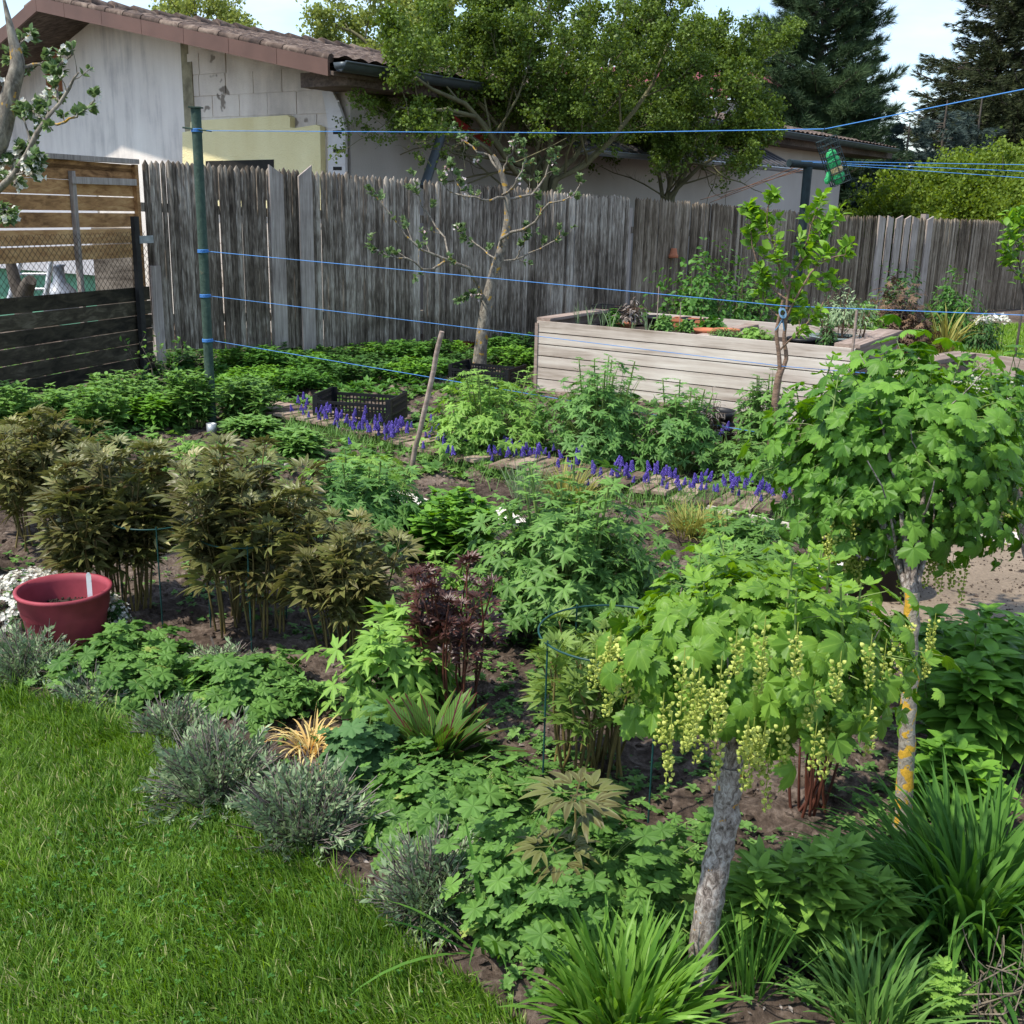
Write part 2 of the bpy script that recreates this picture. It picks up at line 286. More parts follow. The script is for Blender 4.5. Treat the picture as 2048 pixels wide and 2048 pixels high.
def frame(d, n, roll=0):   # d (N,3) direction of the leaf, n (N,3) its normal -> (N,3,3) with columns x,y,z
    y = nrm(d); x = nrm(np.cross(y, n)); z = np.cross(x, y); return np.stack([x, y, z], -1)
def rotz(a): c, s = math.cos(a), math.sin(a); return np.array([[c, -s, 0], [s, c, 0], [0, 0, 1.]])
def rotx(a): c, s = math.cos(a), math.sin(a); return np.array([[1, 0, 0], [0, c, -s], [0, s, c]])
T_lance = T_simple(.16, 4, .35, .25); T_oval = T_simple(.27, 4, .3, .22, .48); T_round = T_simple(.36, 3, .2, .15, .5); T_tiny = T_simple(.3, 2, .2, .1); T_lanceb = T_simple(.13, 5, .5, .3)
T_del = T_palm(5, .70, 3, .30, 31, 152, .30, .16, .85, 1, .8); T_dels = T_palm(5, .70, 1, .0, 21, 152, .30, .16, .85, 2, .8)
T_cur = T_palm(5, .36, 5, .11, 51, 158, .34, .14, .60, 3, .75); T_curb = T_palm(5, .30, 5, .12, 51, 150, .60, -.10, .66, 8, .7); T_cur2 = T_palm(5, .36, 5, .11, 51, 152, -.15, .18, .62, 5, .75)
T_ger = T_palm(7, .34, 3, .10, 43, 170, .20, .16, .95, 5, 1.0); T_gers = T_palm(5, .42, 1, .12, 22, 165, .18, .10, .92, 6, .7)
def T_peony(w=.052, curl=.35, lf=.50, drop=-.12):
    L_ = T_simple(w/lf, 4, curl, .3, .42); ps = []
    for k, (a, l0) in enumerate(((0, .5), (.95, .30), (-.95, .30))):
        B0 = rotz(a); base = np.array([0, .22, 0]); jt = base+B0 @ np.array([0, .16, .02])
        for b, s in ((0, 1.), (.62, .78), (-.62, .78)):
            B = B0 @ rotz(b) @ rotx(-drop)*lf*s; ps.append((L_, B, jt))
    st = (np.array([(-.012, 0, 0), (.012, 0, 0), (.01, .4, .02), (-.01, .4, .02)]), [np.array([[0, 1, 2, 3]])], np.zeros((4, 2)))
    ps.append((st, np.eye(3), np.zeros(3))); return merge(ps)
T_peo = T_peony(); T_peoL = T_peony(.05, .3, .52, -.15)
def T_cluster(T, n, spread, lift, seed, s0=.7):
    g = R(seed); ps = []
    for i in range(n):
        a = 2*math.pi*i/n*1.0+g.uniform(-.5, .5); ps.append((T, rotz(a) @ rotx(g.uniform(lift-.3, lift+.3))*g.uniform(s0, 1.), g.normal(0, spread, 3)))
    return merge(ps)
T_ros = T_cluster(T_oval, 7, .02, .5, 3); T_rosl = T_cluster(T_lance, 9, .02, .75, 4); T_clump = T_cluster(T_round, 6, .28, .2, 5, .5)
T_clumps = T_cluster(T_simple(.42, 2, .1, .1), 8, .5, .3, 7, .5); T_clumps = (T_clumps[0], T_clumps[1], T_clumps[2])
_g = R(70); T_clumps = merge([(T_simple(.42, 2, .1, .1), np.linalg.qr(_g.normal(0, 1, (3, 3)))[0]*_g.uniform(.32, .5), _g.normal(0, .42, 3)*[1, 1, .55]) for _ in range(9)])
def T_blossom():
    P = T_simple(.42, 2, -.15, .2, .6); return merge([(P, rotz(k*1.2566) @ rotx(.45), np.zeros(3)) for k in range(5)])
T_blo = T_blossom()
def T_needles(n, seed, spread, w, L_=1.):
    g = R(seed); ps = []; S = (np.array([(-w, 0, 0), (w, 0, 0), (0, 1, 0)]), [np.array([[0, 1, 2]])], np.zeros((3, 2)))
    for i in range(n):
        a = 2*math.pi*i/n; ps.append((S, rotz(0) @ rot_y(a) @ rotx(g.uniform(.1, spread))*g.uniform(.7, 1)*L_, np.array([0, g.uniform(0, .45), 0])))
    return merge(ps)
def rot_y(a): c, s = math.cos(a), math.sin(a); return np.array([[c, 0, s], [0, 1, 0], [-s, 0, c]])
T_tuft = T_needles(16, 1, 1.0, .035); T_spray = T_needles(14, 2, .8, .05)
def T_floret():      # small open bell of the currant flower string
    V = [(0, 0, 0)]; n = 6
    for k in range(n): V.append((math.cos(k*math.tau/n), math.sin(k*math.tau/n), .55))
    for k in range(n): V.append((.62*math.cos(k*math.tau/n), .62*math.sin(k*math.tau/n), -.25))
    F3 = [[0, 7+(k+1) % n, 7+k] for k in range(n)]; F4 = [[7+k, 7+(k+1) % n, 1+(k+1) % n, 1+k] for k in range(n)]
    V[0] = (0, 0, -.6); return (np.array(V, float), [np.array(F3), np.array(F4)], np.zeros((len(V), 2)))
T_flo = T_floret()
T_ball = (np.array([(1, 0, 0), (-1, 0, 0), (0, 1, 0), (0, -1, 0), (0, 0, 1), (0, 0, -1)], float), [np.array([[0, 2, 4], [2, 1, 4], [1, 3, 4], [3, 0, 4], [2, 0, 5], [1, 2, 5], [3, 1, 5], [0, 3, 5]])], np.zeros((6, 2)))
# ---------------------------------------------------------------- plant growers (points in world space)
def rnd_dirs(g, n, zmin=-.1):
    z = g.uniform(zmin, 1, n); a = g.uniform(0, math.tau, n); r = np.sqrt(1-z*z); return np.stack([r*np.cos(a), r*np.sin(a), z], 1)
def dome(mb, sm, c, Rx, Rz, n, T, size, seed, zmin=.0, inner=.62, up=.9, stem=None, out=.6, sv=.25, Ry=None, lump=.12, base=None):
    """leaves spread through the outer shell of an ellipsoid, each on its own stalk"""
    g = R(seed); c = np.asarray(c, float); d = rnd_dirs(g, n, zmin); f = g.uniform(inner, 1., n)**.7
    lum = 1+1.5*lump*np.sin(d[:, 0]*5+seed)*np.cos(d[:, 1]*4+seed*2)+lump*np.sin(d[:, 0]*9-d[:, 2]*8+d[:, 1]*7+seed)+.10*g.normal(0, 1, n)
    P = c+d*f[:, None]*lum[:, None]*np.array([Rx, Ry or Rx, Rz])
    nn = nrm(d*np.array([1, 1, .6])*out+np.array([0, 0, up])+g.normal(0, .28, (n, 3))); dd = d+np.array([0, 0, -.35])+g.normal(0, .25, (n, 3)); dd = nrm(dd-(dd*nn).sum(1, keepdims=True)*nn)
    s = size*g.uniform(1-sv, 1+sv, n); v = np.clip(g.normal(.5, .2, n), 0, 1)
    mb.inst(T, frame(dd, nn)*s[:, None, None], P-dd*(s*.3)[:, None], v)
    if sm is not None:
        b = (c if base is None else np.asarray(base))+g.normal(0, .15, (n, 3))*np.array([Rx, Rx, 0]); e = P-dd*(s*.3)[:, None]; k = (n if stem is None else min(n, stem))
        b = b[:k]; e = e[:k]; md = b*.45+e*.55+np.array([0, 0, .12*Rz]); sm.tubes(np.stack([b, (b+md)/2, md, (md+e)/2+[0, 0, .03*Rz], e], 1), np.linspace(.0035, .002, 5)*max(size/.08, .8)*.8, 3, g.uniform(0, 1, k), cap=False)
def delphinium(loc, Rr, H, n, size, label, seed, mat='delph', T=None, spikes=6, name='delphinium'):
    o = emp(name, label, 'perennial', loc, 'delphinium clumps'); loc = np.asarray(loc, float); mb, sm = MB(), MB(); g = R(seed+50)
    dome(mb, sm, loc+[0, 0, H*.35], Rr, H*.66, n, T or T_del, size, seed, -.45, .5, .8, None, .7, .3, base=loc)
    for k in range(spikes):      # shoots standing out of the clump, each with a whorl of leaves
        a, r = g.uniform(0, math.tau), Rr*math.sqrt(g.uniform(0, .6)); top = loc+[r*math.cos(a), r*math.sin(a), H*g.uniform(.95, 1.2)]
        b = loc+[r*.4*math.cos(a), r*.4*math.sin(a), 0]; sm.tubes(np.stack([b, (b+top)/2, top]), [.006, .005, .004], 4, .5)
        m = 6; aa = np.arange(m)*2.4+g.uniform(0, 6); d = np.stack([np.cos(aa), np.sin(aa), np.full(m, .15)], 1); nn = nrm(np.stack([-np.cos(aa)*.3, -np.sin(aa)*.3, np.ones(m)], 1)+g.normal(0, .2, (m, 3)))
        mb.inst(T or T_del, frame(d, nn)*(size*g.uniform(.55, .95, m))[:, None, None], top-np.array([0, 0, 1])*np.linspace(0, .12, m)[:, None]+d*.02, g.uniform(.5, 1, m))
    mb.build('foliage', M[mat], o); sm.build('stems', M['stem_g'], o); return o
def mound(loc, Rr, H, n, size, label, seed, mat='ger', T=None, cat='ground cover', name='geranium', group='low hardy geranium mounds', Ry=None):
    o = emp(name, label, cat, loc, group); loc = np.asarray(loc, float); mb, sm = MB(), MB()
    dome(mb, sm, loc, Rr, H, n, T or T_ger, size, seed, .02, .45, .9, n//2, .55, .42, Ry=Ry, lump=.24)
    mb.build('foliage', M[mat], o); sm.build('stems', M['stem_g'], o); return o
def peony(loc, Rr, H, nst, label, seed, mat='peo', size=.165, stm='stem_r', T=None, nl=11, name='peony', t0=.36, lean=(0, 0)):
    o = emp(name, label, 'perennial', loc, 'peony clumps'); loc = np.asarray(loc, float); g = R(seed); mb, sm = MB(), MB()
    a = g.uniform(0, math.tau, nst); q = np.sqrt(g.uniform(0, 1, nst)); b = loc+np.stack([q*np.cos(a)*Rr*.50, q*np.sin(a)*Rr*.50, 0*q], 1)
    top = loc+np.stack([q*np.cos(a)*Rr*.85+lean[0], q*np.sin(a)*Rr*.85+lean[1], H*g.uniform(.68, 1.05, nst)*(1-.1*q)], 1)
    t = np.linspace(0, 1, 6)[None, :, None]; P = b[:, None]*(1-t)+top[:, None]*t; P[:, :, 2] += 0; P[:, :, :2] -= ((top-b)[:, None, :2]*.3*np.sin(t*math.pi)); P[:, :, :2] += g.normal(0, .02, (nst, 1, 2))*np.sin(t*math.pi)
    sm.tubes(P, np.linspace(.0048, .0028, 6), 5, g.uniform(0, 1, nst))
    for k in range(nl):
        f = t0+(1-t0)*(k+.5)/nl; x = f*5; i = int(min(x, 4)); p = P[:, i]*(1-(x-i))+P[:, i+1]*(x-i); aa = a*0+g.uniform(0, math.tau, nst)+k*2.4
        el = .15+.6*f; d = np.stack([np.cos(aa), np.sin(aa), np.full(nst, el)], 1)+g.normal(0, .15, (nst, 3)); d[:, :2] += .5*np.stack([np.cos(a), np.sin(a)], 1)*q[:, None]; d = nrm(d)
        nn = nrm(np.array([0, 0, 1.])+g.normal(0, .3, (nst, 3))-d*.2); s = size*g.uniform(.75, 1.15, nst)*(.75+.45*math.sin(f*3))
        mb.inst(T or T_peo, frame(d, nn)*s[:, None, None], p, np.clip(g.normal(.5, .22, nst), 0, 1))
    for k in range(3):
        aa = g.uniform(0, math.tau, nst); d = nrm(np.stack([np.cos(aa)*.6, np.sin(aa)*.6, np.ones(nst)*.7], 1)); nn = nrm(np.stack([-np.cos(aa), -np.sin(aa), np.ones(nst)], 1)+g.normal(0, .3, (nst, 3)))
        mb.inst(T or T_peo, frame(d, nn)*(size*g.uniform(.5, .75, nst))[:, None, None], P[:, -1], g.uniform(.4, 1, nst))
    mb.build('foliage', M[mat], o); sm.build('stems', M[stm], o); return o
def leafy(loc, Rr, H, nst, label, seed, mat='phlox', size=.09, T=None, nodes=9, cat='perennial', name='phlox', group=None, per=3, lift=.55, stm='stem_g', t0=.15, spread=.55):
    """upright stems set with pairs or whorls of leaves, crowded at the tip"""
    o = emp(name, label, cat, loc, group); loc = np.asarray(loc, float); g = R(seed); mb, sm = MB(), MB(); T = T or T_oval
    a = g.uniform(0, math.tau, nst); q = np.sqrt(g.uniform(0, 1, nst)); b = loc+np.stack([q*np.cos(a), q*np.sin(a), 0*q], 1)*[Rr*spread, Rr*spread, 0]
    hh = H*g.uniform(.75, 1.05, nst)*(1-.22*q**2); top = loc+np.stack([q*np.cos(a)*Rr*.92, q*np.sin(a)*Rr*.92, hh], 1)
    P = np.stack([b, b*.6+top*.4+[0, 0, .02], top], 1); sm.tubes(P, np.array([.004, .0035, .0025]), 4, .5)
    for k in range(nodes):
        f = t0+(1-t0)*(k+1)/nodes; p = b*(1-f)+top*f
        for j in range(per):
            aa = g.uniform(-.3, .3, nst)+k*1.3+j*math.tau/per+a*3; e = lift*(.35+.9*f**2); d = nrm(np.stack([np.cos(aa), np.sin(aa), np.full(nst, e)], 1)+g.normal(0, .12, (nst, 3)))
            nn = nrm(np.array([0, 0, 1.])+0*d-d*e*.5+g.normal(0, .15, (nst, 3))); s = size*g.uniform(.75, 1.15, nst)*(1.05-.45*max(f-.6, 0)/.4)*(.6+.5*min(f*1.6, 1))
            mb.inst(T, frame(d, nn)*s[:, None, None], p, np.clip(g.normal(.35+.4*f, .15, nst), 0, 1))
    mb.inst(T_ros, frame(np.tile([1., 0, 0], (nst, 1)), np.tile([0, 0, 1.], (nst, 1)))*(size*.45*g.uniform(.8, 1.2, nst))[:, None, None], top, np.full(nst, .85))
    mb.build('foliage', M[mat], o); sm.build('stems', M[stm], o); return o
def lavender(loc, Rr, H, n, label, seed, dead=.35, Ry=None, lean=(0, 0)):
    o = emp('lavender', label, 'shrub', loc, 'lavender bushes along the lawn edge'); loc = np.asarray(loc, float); g = R(seed); mb, sm = MB(), MB()
    n = int(n*1.5); d = rnd_dirs(g, n, .0); d[:, 0] *= Rr*1.15; d[:, 1] *= (Ry or Rr)*1.15; d[:, 2] *= H; f = g.uniform(.4, 1.05, n)[:, None]*(1+.2*np.sin(d[:, :1]*9/Rr+seed)*np.cos(d[:, 1:2]*8/Rr+seed)+.08*g.normal(0, 1, (n, 1))); e = loc+d*f+[lean[0], lean[1], 0]; b = loc+d*[.25, .25, 0]
    md = b*.5+e*.5+g.normal(0, .012, (n, 3)); sm.tubes(np.stack([b, md, e], 1), np.array([.0026, .002, .0012]), 3, g.uniform(0, 1, n), cap=False)
    alive = g.uniform(0, 1, n) > dead; E, D = e[alive], nrm(e-md)[alive]; m = len(E)
    for k in range(19):
        t = k/19; p = E-D*(1-t)*.085; aa = g.uniform(0, math.tau, m); pe = nrm(np.cross(D, nrm(g.normal(0, 1, (m, 3))))); dd = nrm(D*(.5+.6*t)+pe*.8)
        mb.inst(T_needle, frame(dd, nrm(np.cross(pe, D)+pe*.3))*(g.uniform(.016, .031, m))[:, None, None], p, np.clip(g.normal(.5, .25, m), 0, 1))
    # dry stubs of last year's flower stalks
    k = int(n*.5); i = g.integers(0, n, k); s0 = e[i]-d[i]*.25; s1 = e[i]+nrm(d[i]+g.normal(0, .25*H, (k, 3)))*g.uniform(.01, .045, k)[:, None]; sm.tubes(np.stack([s0, s1], 1), np.array([.0016, .001]), 3, g.uniform(0, 1, k), cap=False)
    mb.build('foliage', M['lav'], o); sm.build('twigs', M['lavdead'], o); return o
T_needle = T_simple(.12, 2, .2, .1, .5)
def blades(mb, base, az, Ln, W, lean, curl, v, K=6, fold=.3, twist=None):
    """strap leaves: each starts at 'lean' from the vertical and bends over by 'curl'"""
    n = len(base); t = np.linspace(0, 1, K+1); ang = lean[:, None]+curl[:, None]*t[None]**1.6; ds = Ln[:, None]/K
    r = np.concatenate([np.zeros((n, 1)), np.cumsum(np.sin((ang[:, 1:]+ang[:, :-1])/2)*ds, 1)], 1); z = np.concatenate([np.zeros((n, 1)), np.cumsum(np.cos((ang[:, 1:]+ang[:, :-1])/2)*ds, 1)], 1)
    dx, dy = np.cos(az)[:, None], np.sin(az)[:, None]; C = np.stack([base[:, 0:1]+r*dx, base[:, 1:2]+r*dy, base[:, 2:3]+z], -1)
    tw = (az if twist is None else az+twist); sx, sy = -np.sin(tw), np.cos(tw); w = W[:, None]*(np.minimum(1, .55+1.2*t)*(1-t**3.0))[None]
    S = np.stack([sx[:, None]*w, sy[:, None]*w, 0*w], -1); up = np.stack([-np.cos(ang)*dx, -np.cos(ang)*dy, np.sin(ang)], -1)*(w*fold)[..., None]
    if fold:
        V = np.stack([C-S+up, C, C+S+up], 2); q = 3
        i = np.arange(n)[:, None]*(K+1)*3; j = np.arange(K)[None]*3
        F = np.concatenate([np.stack([i+j+c, i+j+c+1, i+j+c+4, i+j+c+3], -1).reshape(-1, 4) for c in (0, 1)])
        uv = np.stack(np.broadcast_arrays(np.array([-1, 0, 1.])[None, None], t[None, :, None]+0*i[..., None]), -1)
    else:
        V = np.stack([C-S, C+S], 2); q = 2; i = np.arange(n)[:, None]*(K+1)*2; j = np.arange(K)[None]*2; F = np.stack([i+j, i+j+1, i+j+3, i+j+2], -1).reshape(-1, 4)
        uv = np.stack(np.broadcast_arrays(np.array([-1, 1.])[None, None], t[None, :, None]+0*i[..., None]), -1)
    mb.add(V, [F], np.repeat(v, (K+1)*q), uv)
def clump(loc, Rr, n, Ln, W, label, seed, mat='lily', cat='perennial', name='daylily', group='strap leaved clumps', lean=(.1, .7), curl=(.3, 1.5), K=7, part='foliage', bias=None):
    o = emp(name, label, cat, loc, group); g = R(seed); mb = MB(); loc = np.asarray(loc, float)
    a = g.uniform(0, math.tau, n); q = np.sqrt(g.uniform(0, 1, n)); base = loc+np.stack([q*np.cos(a)*Rr, q*np.sin(a)*Rr, 0*q], 1)
    az = a+g.normal(0, .6, n)
    if bias is not None: az = np.arctan2(np.sin(az)+bias[1], np.cos(az)+bias[0])
    L_ = Ln*g.uniform(.55, 1.1, n)
    blades(mb, base, az, L_, W*g.uniform(.7, 1.2, n), g.uniform(*lean, n)*(.3+.9*q), g.uniform(*curl, n), np.clip(g.normal(.5, .2, n), 0, 1), K, .35, g.normal(0, .5, n))
    mb.build(part, M[mat], o); return o
# ---------------------------------------------------------------- branching
def grow(P, rr, level, maxl, g, out, tips, up=.15, wig=.12, nch=(4, 7), ratio=.62, K=6, spread=.9, rat=.6, tmin=.25):
    """P: a polyline already made (K,3); grow side branches from it"""
    out.append((P, rr, level))
    L_ = np.linalg.norm(np.diff(P, axis=0), axis=1).sum()
    if level >= maxl: tips.append(P); return
    n = int(g.integers(nch[0], nch[1]+1)); ts = np.linspace(tmin, .97, n)+g.normal(0, .03, n)
    for i, t in enumerate(np.clip(ts, .05, 1)):
        x = t*(len(P)-1); k = min(int(x), len(P)-2); p = P[k]*(1-(x-k))+P[k+1]*(x-k); d = nrm(P[k+1]-P[k]); side = nrm(np.cross(d, nrm(g.normal(0, 1, 3)))); 
        dd = nrm(d*(1-spread*.45)+side*spread+np.array([0, 0, up])); ln = L_*ratio*(1.15-.6*t)*g.uniform(.7, 1.25); r0 = np.interp(x, range(len(P)), rr)*rat
        Q = [p]; cur = dd
        for s in range(K-1):
            cur = nrm(cur+g.normal(0, wig, 3)+np.array([0, 0, up*.35])); Q.append(Q[-1]+cur*ln/(K-1))
        grow(np.array(Q), np.linspace(r0, max(r0*.35, .0012), K), level+1, maxl, g, out, tips, up, wig, nch, ratio, K, spread, rat, tmin)
def poly(pts, K=8, g=None, wig=0.):
    pts = np.asarray(pts, float); t = np.linspace(0, len(pts)-1, K); i = np.minimum(t.astype(int), len(pts)-2); f = (t-i)[:, None]
    m = np.gradient(pts, axis=0); h = f; P0, P1, M0, M1 = pts[i], pts[i+1], m[i], m[i+1]
    Q = (2*h**3-3*h**2+1)*P0+(h**3-2*h**2+h)*M0+(-2*h**3+3*h**2)*P1+(h**3-h**2)*M1
    if g is not None: Q[1:-1] += g.normal(0, wig, (K-2, 3))
    return Q
def segs(sm, out, s0=8, minr=0.):
    by = {}
    for P, rr, lv in out: by.setdefault((len(P), lv), []).append((P, rr))
    for (k, lv), l in by.items(): sm.tubes(np.array([a for a, _ in l]), np.array([b for _, b in l]), max(3, s0-2*lv), .5, cap=False)
def along(tips, g, n, spread=0., t0=.2):
    i = g.integers(0, len(tips), n); t = g.uniform(t0, 1, n); A = np.array([tips[k] for k in i]); x = t*(A.shape[1]-1); k = np.minimum(x.astype(int), A.shape[1]-2); f = (x-k)[:, None]; r = np.arange(n)
    p = A[r, k]*(1-f)+A[r, k+1]*f; d = nrm(A[r, k+1]-A[r, k]); return p+g.normal(0, 1, (n, 3))*spread, d
def leaves_on(mb, tips, g, n, T, size, spread=0., outw=.9, upn=.8, v=(.5, .22), sv=.3, t0=.35):
    p, d = along(tips, g, n, spread, t0); side = nrm(np.cross(d, nrm(g.normal(0, 1, (n, 3))))); dd = nrm(d*.5+side*outw+np.array([0, 0, .1])); nn = nrm(np.array([0, 0, upn])+g.normal(0, .45, (n, 3)))
    mb.inst(T, frame(dd, nn)*(size*g.uniform(1-sv, 1+sv, n))[:, None, None], p, np.clip(g.normal(*v, n), 0, 1))
# ---------------------------------------------------------------- ground
def vnoise(x, y, s, seed):
    x = np.asarray(x)/s+1000.3; y = np.asarray(y)/s+1000.7; xi, yi = np.floor(x).astype(int), np.floor(y).astype(int); fx, fy = x-xi, y-yi; fx = fx*fx*(3-2*fx); fy = fy*fy*(3-2*fy)
    def h(a, b):
        n = (a*374761393+b*668265263+seed*1442695041) & 0xffffffff; n = ((n ^ (n >> 13))*1274126177) & 0xffffffff; return ((n ^ (n >> 16)) & 0xffff)/65535.
    return (h(xi, yi)*(1-fx)+h(xi+1, yi)*fx)*(1-fy)+(h(xi, yi+1)*(1-fx)+h(xi+1, yi+1)*fx)*fy
LAWN = np.array([(-6, 4.7), (-3.2, 4.1), (-1.72, 3.42), (-1.35, 3.25), (-.99, 3.02), (-.76, 2.78), (-.53, 2.50), (-.35, 2.30), (-.2, 2.12), (-.05, 2.02), (.06, 1.88), (.12, 1.2), (.2, -3), (-6, -3)])
def inpoly(x, y, P):
    c = np.zeros(np.shape(x), bool); j = len(P)-1
    for i in range(len(P)):
        a = ((P[i, 1] > y) != (P[j, 1] > y)) & (x < (P[j, 0]-P[i, 0])*(y-P[i, 1])/(P[j, 1]-P[i, 1]+1e-12)+P[i, 0]); c ^= a; j = i
    return c
def edged(x, y, P):
    d = np.full(np.shape(x), 9.)
    for i in range(len(P)-5+1):
        a, b = P[i], P[i+1]; ab = b-a; t = np.clip(((x-a[0])*ab[0]+(y-a[1])*ab[1])/(ab @ ab), 0, 1); d = np.minimum(d, np.hypot(x-a[0]-t*ab[0], y-a[1]-t*ab[1]))
    return d
def gz(x, y):
    z = .035*(vnoise(x, y, .7, 1)-.5)+.045*(vnoise(x, y, .16, 2)-.5)+.045*(vnoise(x, y, .075, 3)-.5)+.030*(vnoise(x, y, .05, 5)-.5)
    far = np.clip((np.hypot(x, y)-14)/6, 0, 1); lw = inpoly(x, y, LAWN); return np.where(lw, .1*z-.012, z)*(1-far)-.01*far
def axis(lo, hi, st, far, k=26):
    a = np.arange(lo, hi, st); g = np.geomspace(st*3, far, k); return np.concatenate([(lo-g)[::-1], a, hi+g])
xs = axis(-4.5, 4.6, .024, 900); ys = axis(1.2, 11.5, .028, 900); X, Yy = np.meshgrid(xs, ys); Z = gz(X, Yy)
mb = MB(); nx, ny = len(xs), len(ys); i = np.arange(ny-1)[:, None]*nx; j = np.arange(nx-1)[None]
mb.add(np.stack([X, Yy, Z], -1), [np.stack([i+j, i+j+1, i+j+nx+1, i+j+nx], -1)])
def soilmat():
    m, t, p, o = newmat('garden_soil'); tcn = N(t, 'TexCoord'); n1 = N(t, 'TexNoise', Scale=28., Detail=9.0, Roughness=.7); n2 = N(t, 'TexNoise', Scale=1.4, Detail=4.0); n3 = N(t, 'TexVoronoi', Scale=55.)
    for n in (n1, n2, n3): t.links.new(tcn.outputs['Object'], n.inputs['Vector'])
    a = N(t, 'Math', operation='MULTIPLY_ADD'); t.links.new(n1.outputs['Fac'], a.inputs[0]); a.inputs[1].default_value = .8; s = N(t, 'Math', operation='MULTIPLY_ADD'); t.links.new(n2.outputs['Fac'], s.inputs[0]); s.inputs[1].default_value = .6; s.inputs[2].default_value = -.2; t.links.new(s.outputs[0], a.inputs[2])
    t.links.new(ramp(t, a.outputs[0], [(.30, (.028, .020, .015)), (.48, (.085, .062, .047)), (.68, (.23, .18, .145))]), p.inputs['Base Color']); p.inputs['Roughness'].default_value = .95; p.inputs['Specular IOR Level'].default_value = .15
    b = N(t, 'Bump', Strength=.9, Distance=.02); t.links.new(n1.outputs['Fac'], b.inputs['Height']); b2 = N(t, 'Bump', Strength=.4, Distance=.012); t.links.new(n3.outputs['Distance'], b2.inputs['Height']); t.links.new(b.outputs[0], b2.inputs['Normal']); t.links.new(b2.outputs[0], p.inputs['Normal']); return m
M['soil'] = soilmat()
tag(mb.build('soil', M['soil']), kind='structure')
# crumbs of soil and small stones
g = R(11); n = 30000; x = g.uniform(-4.5, 4.6, n); y = 1.6+9*g.uniform(0, 1, n)**1.5; k = ~inpoly(x, y, LAWN); x, y = x[k], y[k]; n = len(x)
T_clod = (T_ball[0]*[1, .8, .7], T_ball[1], T_ball[2]); B = np.linalg.qr(g.normal(0, 1, (n, 3, 3)))[0]*np.array(.004+.020*g.uniform(0, 1, n)**4)[:, None, None]
mb = MB().inst(T_clod, B, np.stack([x, y, gz(x, y)+.004], 1), g.uniform(0, 1, n)); tag(mb.build('soil_crumbs', M['soil'], smooth=False), kind='stuff', label='crumbs and clods of bare brown garden soil', cat='soil')
# lawn: earth-green base sheet plus blades and clover
def cut(o_pts, z, name, mat, th=.0):
    from mathutils.geometry import tessellate_polygon
    f = tessellate_polygon([[Vector((a, b, 0)) for a, b in o_pts]]); mb = MB(); mb.add([(a, b, z) for a, b in o_pts], [np.array(f)]); return mb.build(name, mat)
g = R(21); n = 420000; x = g.uniform(-3.3, .3, n); y = g.uniform(1.55, 4.3, n)
edge = edged(x, y, LAWN[:12]); wob = .05*(vnoise(x, y, .12, 9)-.35); k = (inpoly(x, y, LAWN) & (edge > wob)) | ((edge < .02) & (g.uniform(0, 1, n) < .4)); k &= (x/y > -.62); x, y = x[k], y[k]; edge = edge[k]; n = len(x)
patch = vnoise(x, y, .35, 31); tuft = vnoise(x, y, .05, 32); Ln = .016+.034*g.uniform(0, 1, n)*(.4+patch)+.020*vnoise(x, y, .11, 36)+.012*tuft+.035*np.exp(-edge/.05)*g.uniform(0, 1, n)
az = g.uniform(0, math.tau, n)*.65+.35*(math.tau*vnoise(x, y, .2, 33)); v = np.clip(.05+.35*vnoise(x, y, .25, 34)+.3*vnoise(x, y, .07, 37)+g.normal(.1, .18, n), 0, 1)
v = np.where(g.uniform(0, 1, n) < .05+.06*(vnoise(x, y, .3, 35) > .6), .99, v*.9)
mb = MB(); blades(mb, np.stack([x, y, 0*x+.004], 1), az, Ln*1.05, g.uniform(.0010, .0023, n), g.uniform(.05, .75, n), g.uniform(.2, 1.3, n), v, K=3, fold=0, twist=g.uniform(-1.4, 1.4, n))
tag(mb.build('grass', M['grass']), kind='stuff', label='lush mown lawn grass in front of the flower bed', cat='grass')
g = R(22); n = 9000; x = g.uniform(-3, .1, n); y = g.uniform(1.6, 4.0, n); k = inpoly(x, y, LAWN) & (vnoise(x, y, .45, 40)+.3*g.uniform(0, 1, n) > .72) & (x/y > -.6); x, y = x[k], y[k]; n = len(x)
T_clo = merge([(T_simple(.42, 2, .1, .2, .6), rotz(a) @ rotx(.15), np.zeros(3)) for a in (0, 2.1, 4.2)])
B = frame(np.stack([np.cos(q := g.uniform(0, 6.28, n)), np.sin(q), 0*q], 1), nrm(g.normal(0, .3, (n, 3))+[0, 0, 1]))*g.uniform(.006, .011, n)[:, None, None]
mb = MB().inst(T_clo, B, np.stack([x, y, g.uniform(.02, .042, n)], 1), g.uniform(.2, 1, n)); tag(mb.build('clover', M['clover']), kind='stuff', label='white clover leaves scattered through the lawn', cat='clover')
M['lawnbase'] = solid('lawn_thatch', (.06, .10, .025), .95, var=.5, scale=60, bump=.5)
zb = LAWN.copy(); cut([tuple(p) for p in zb], .006, 'lawn', M['lawnbase'])['kind'] = 'structure'
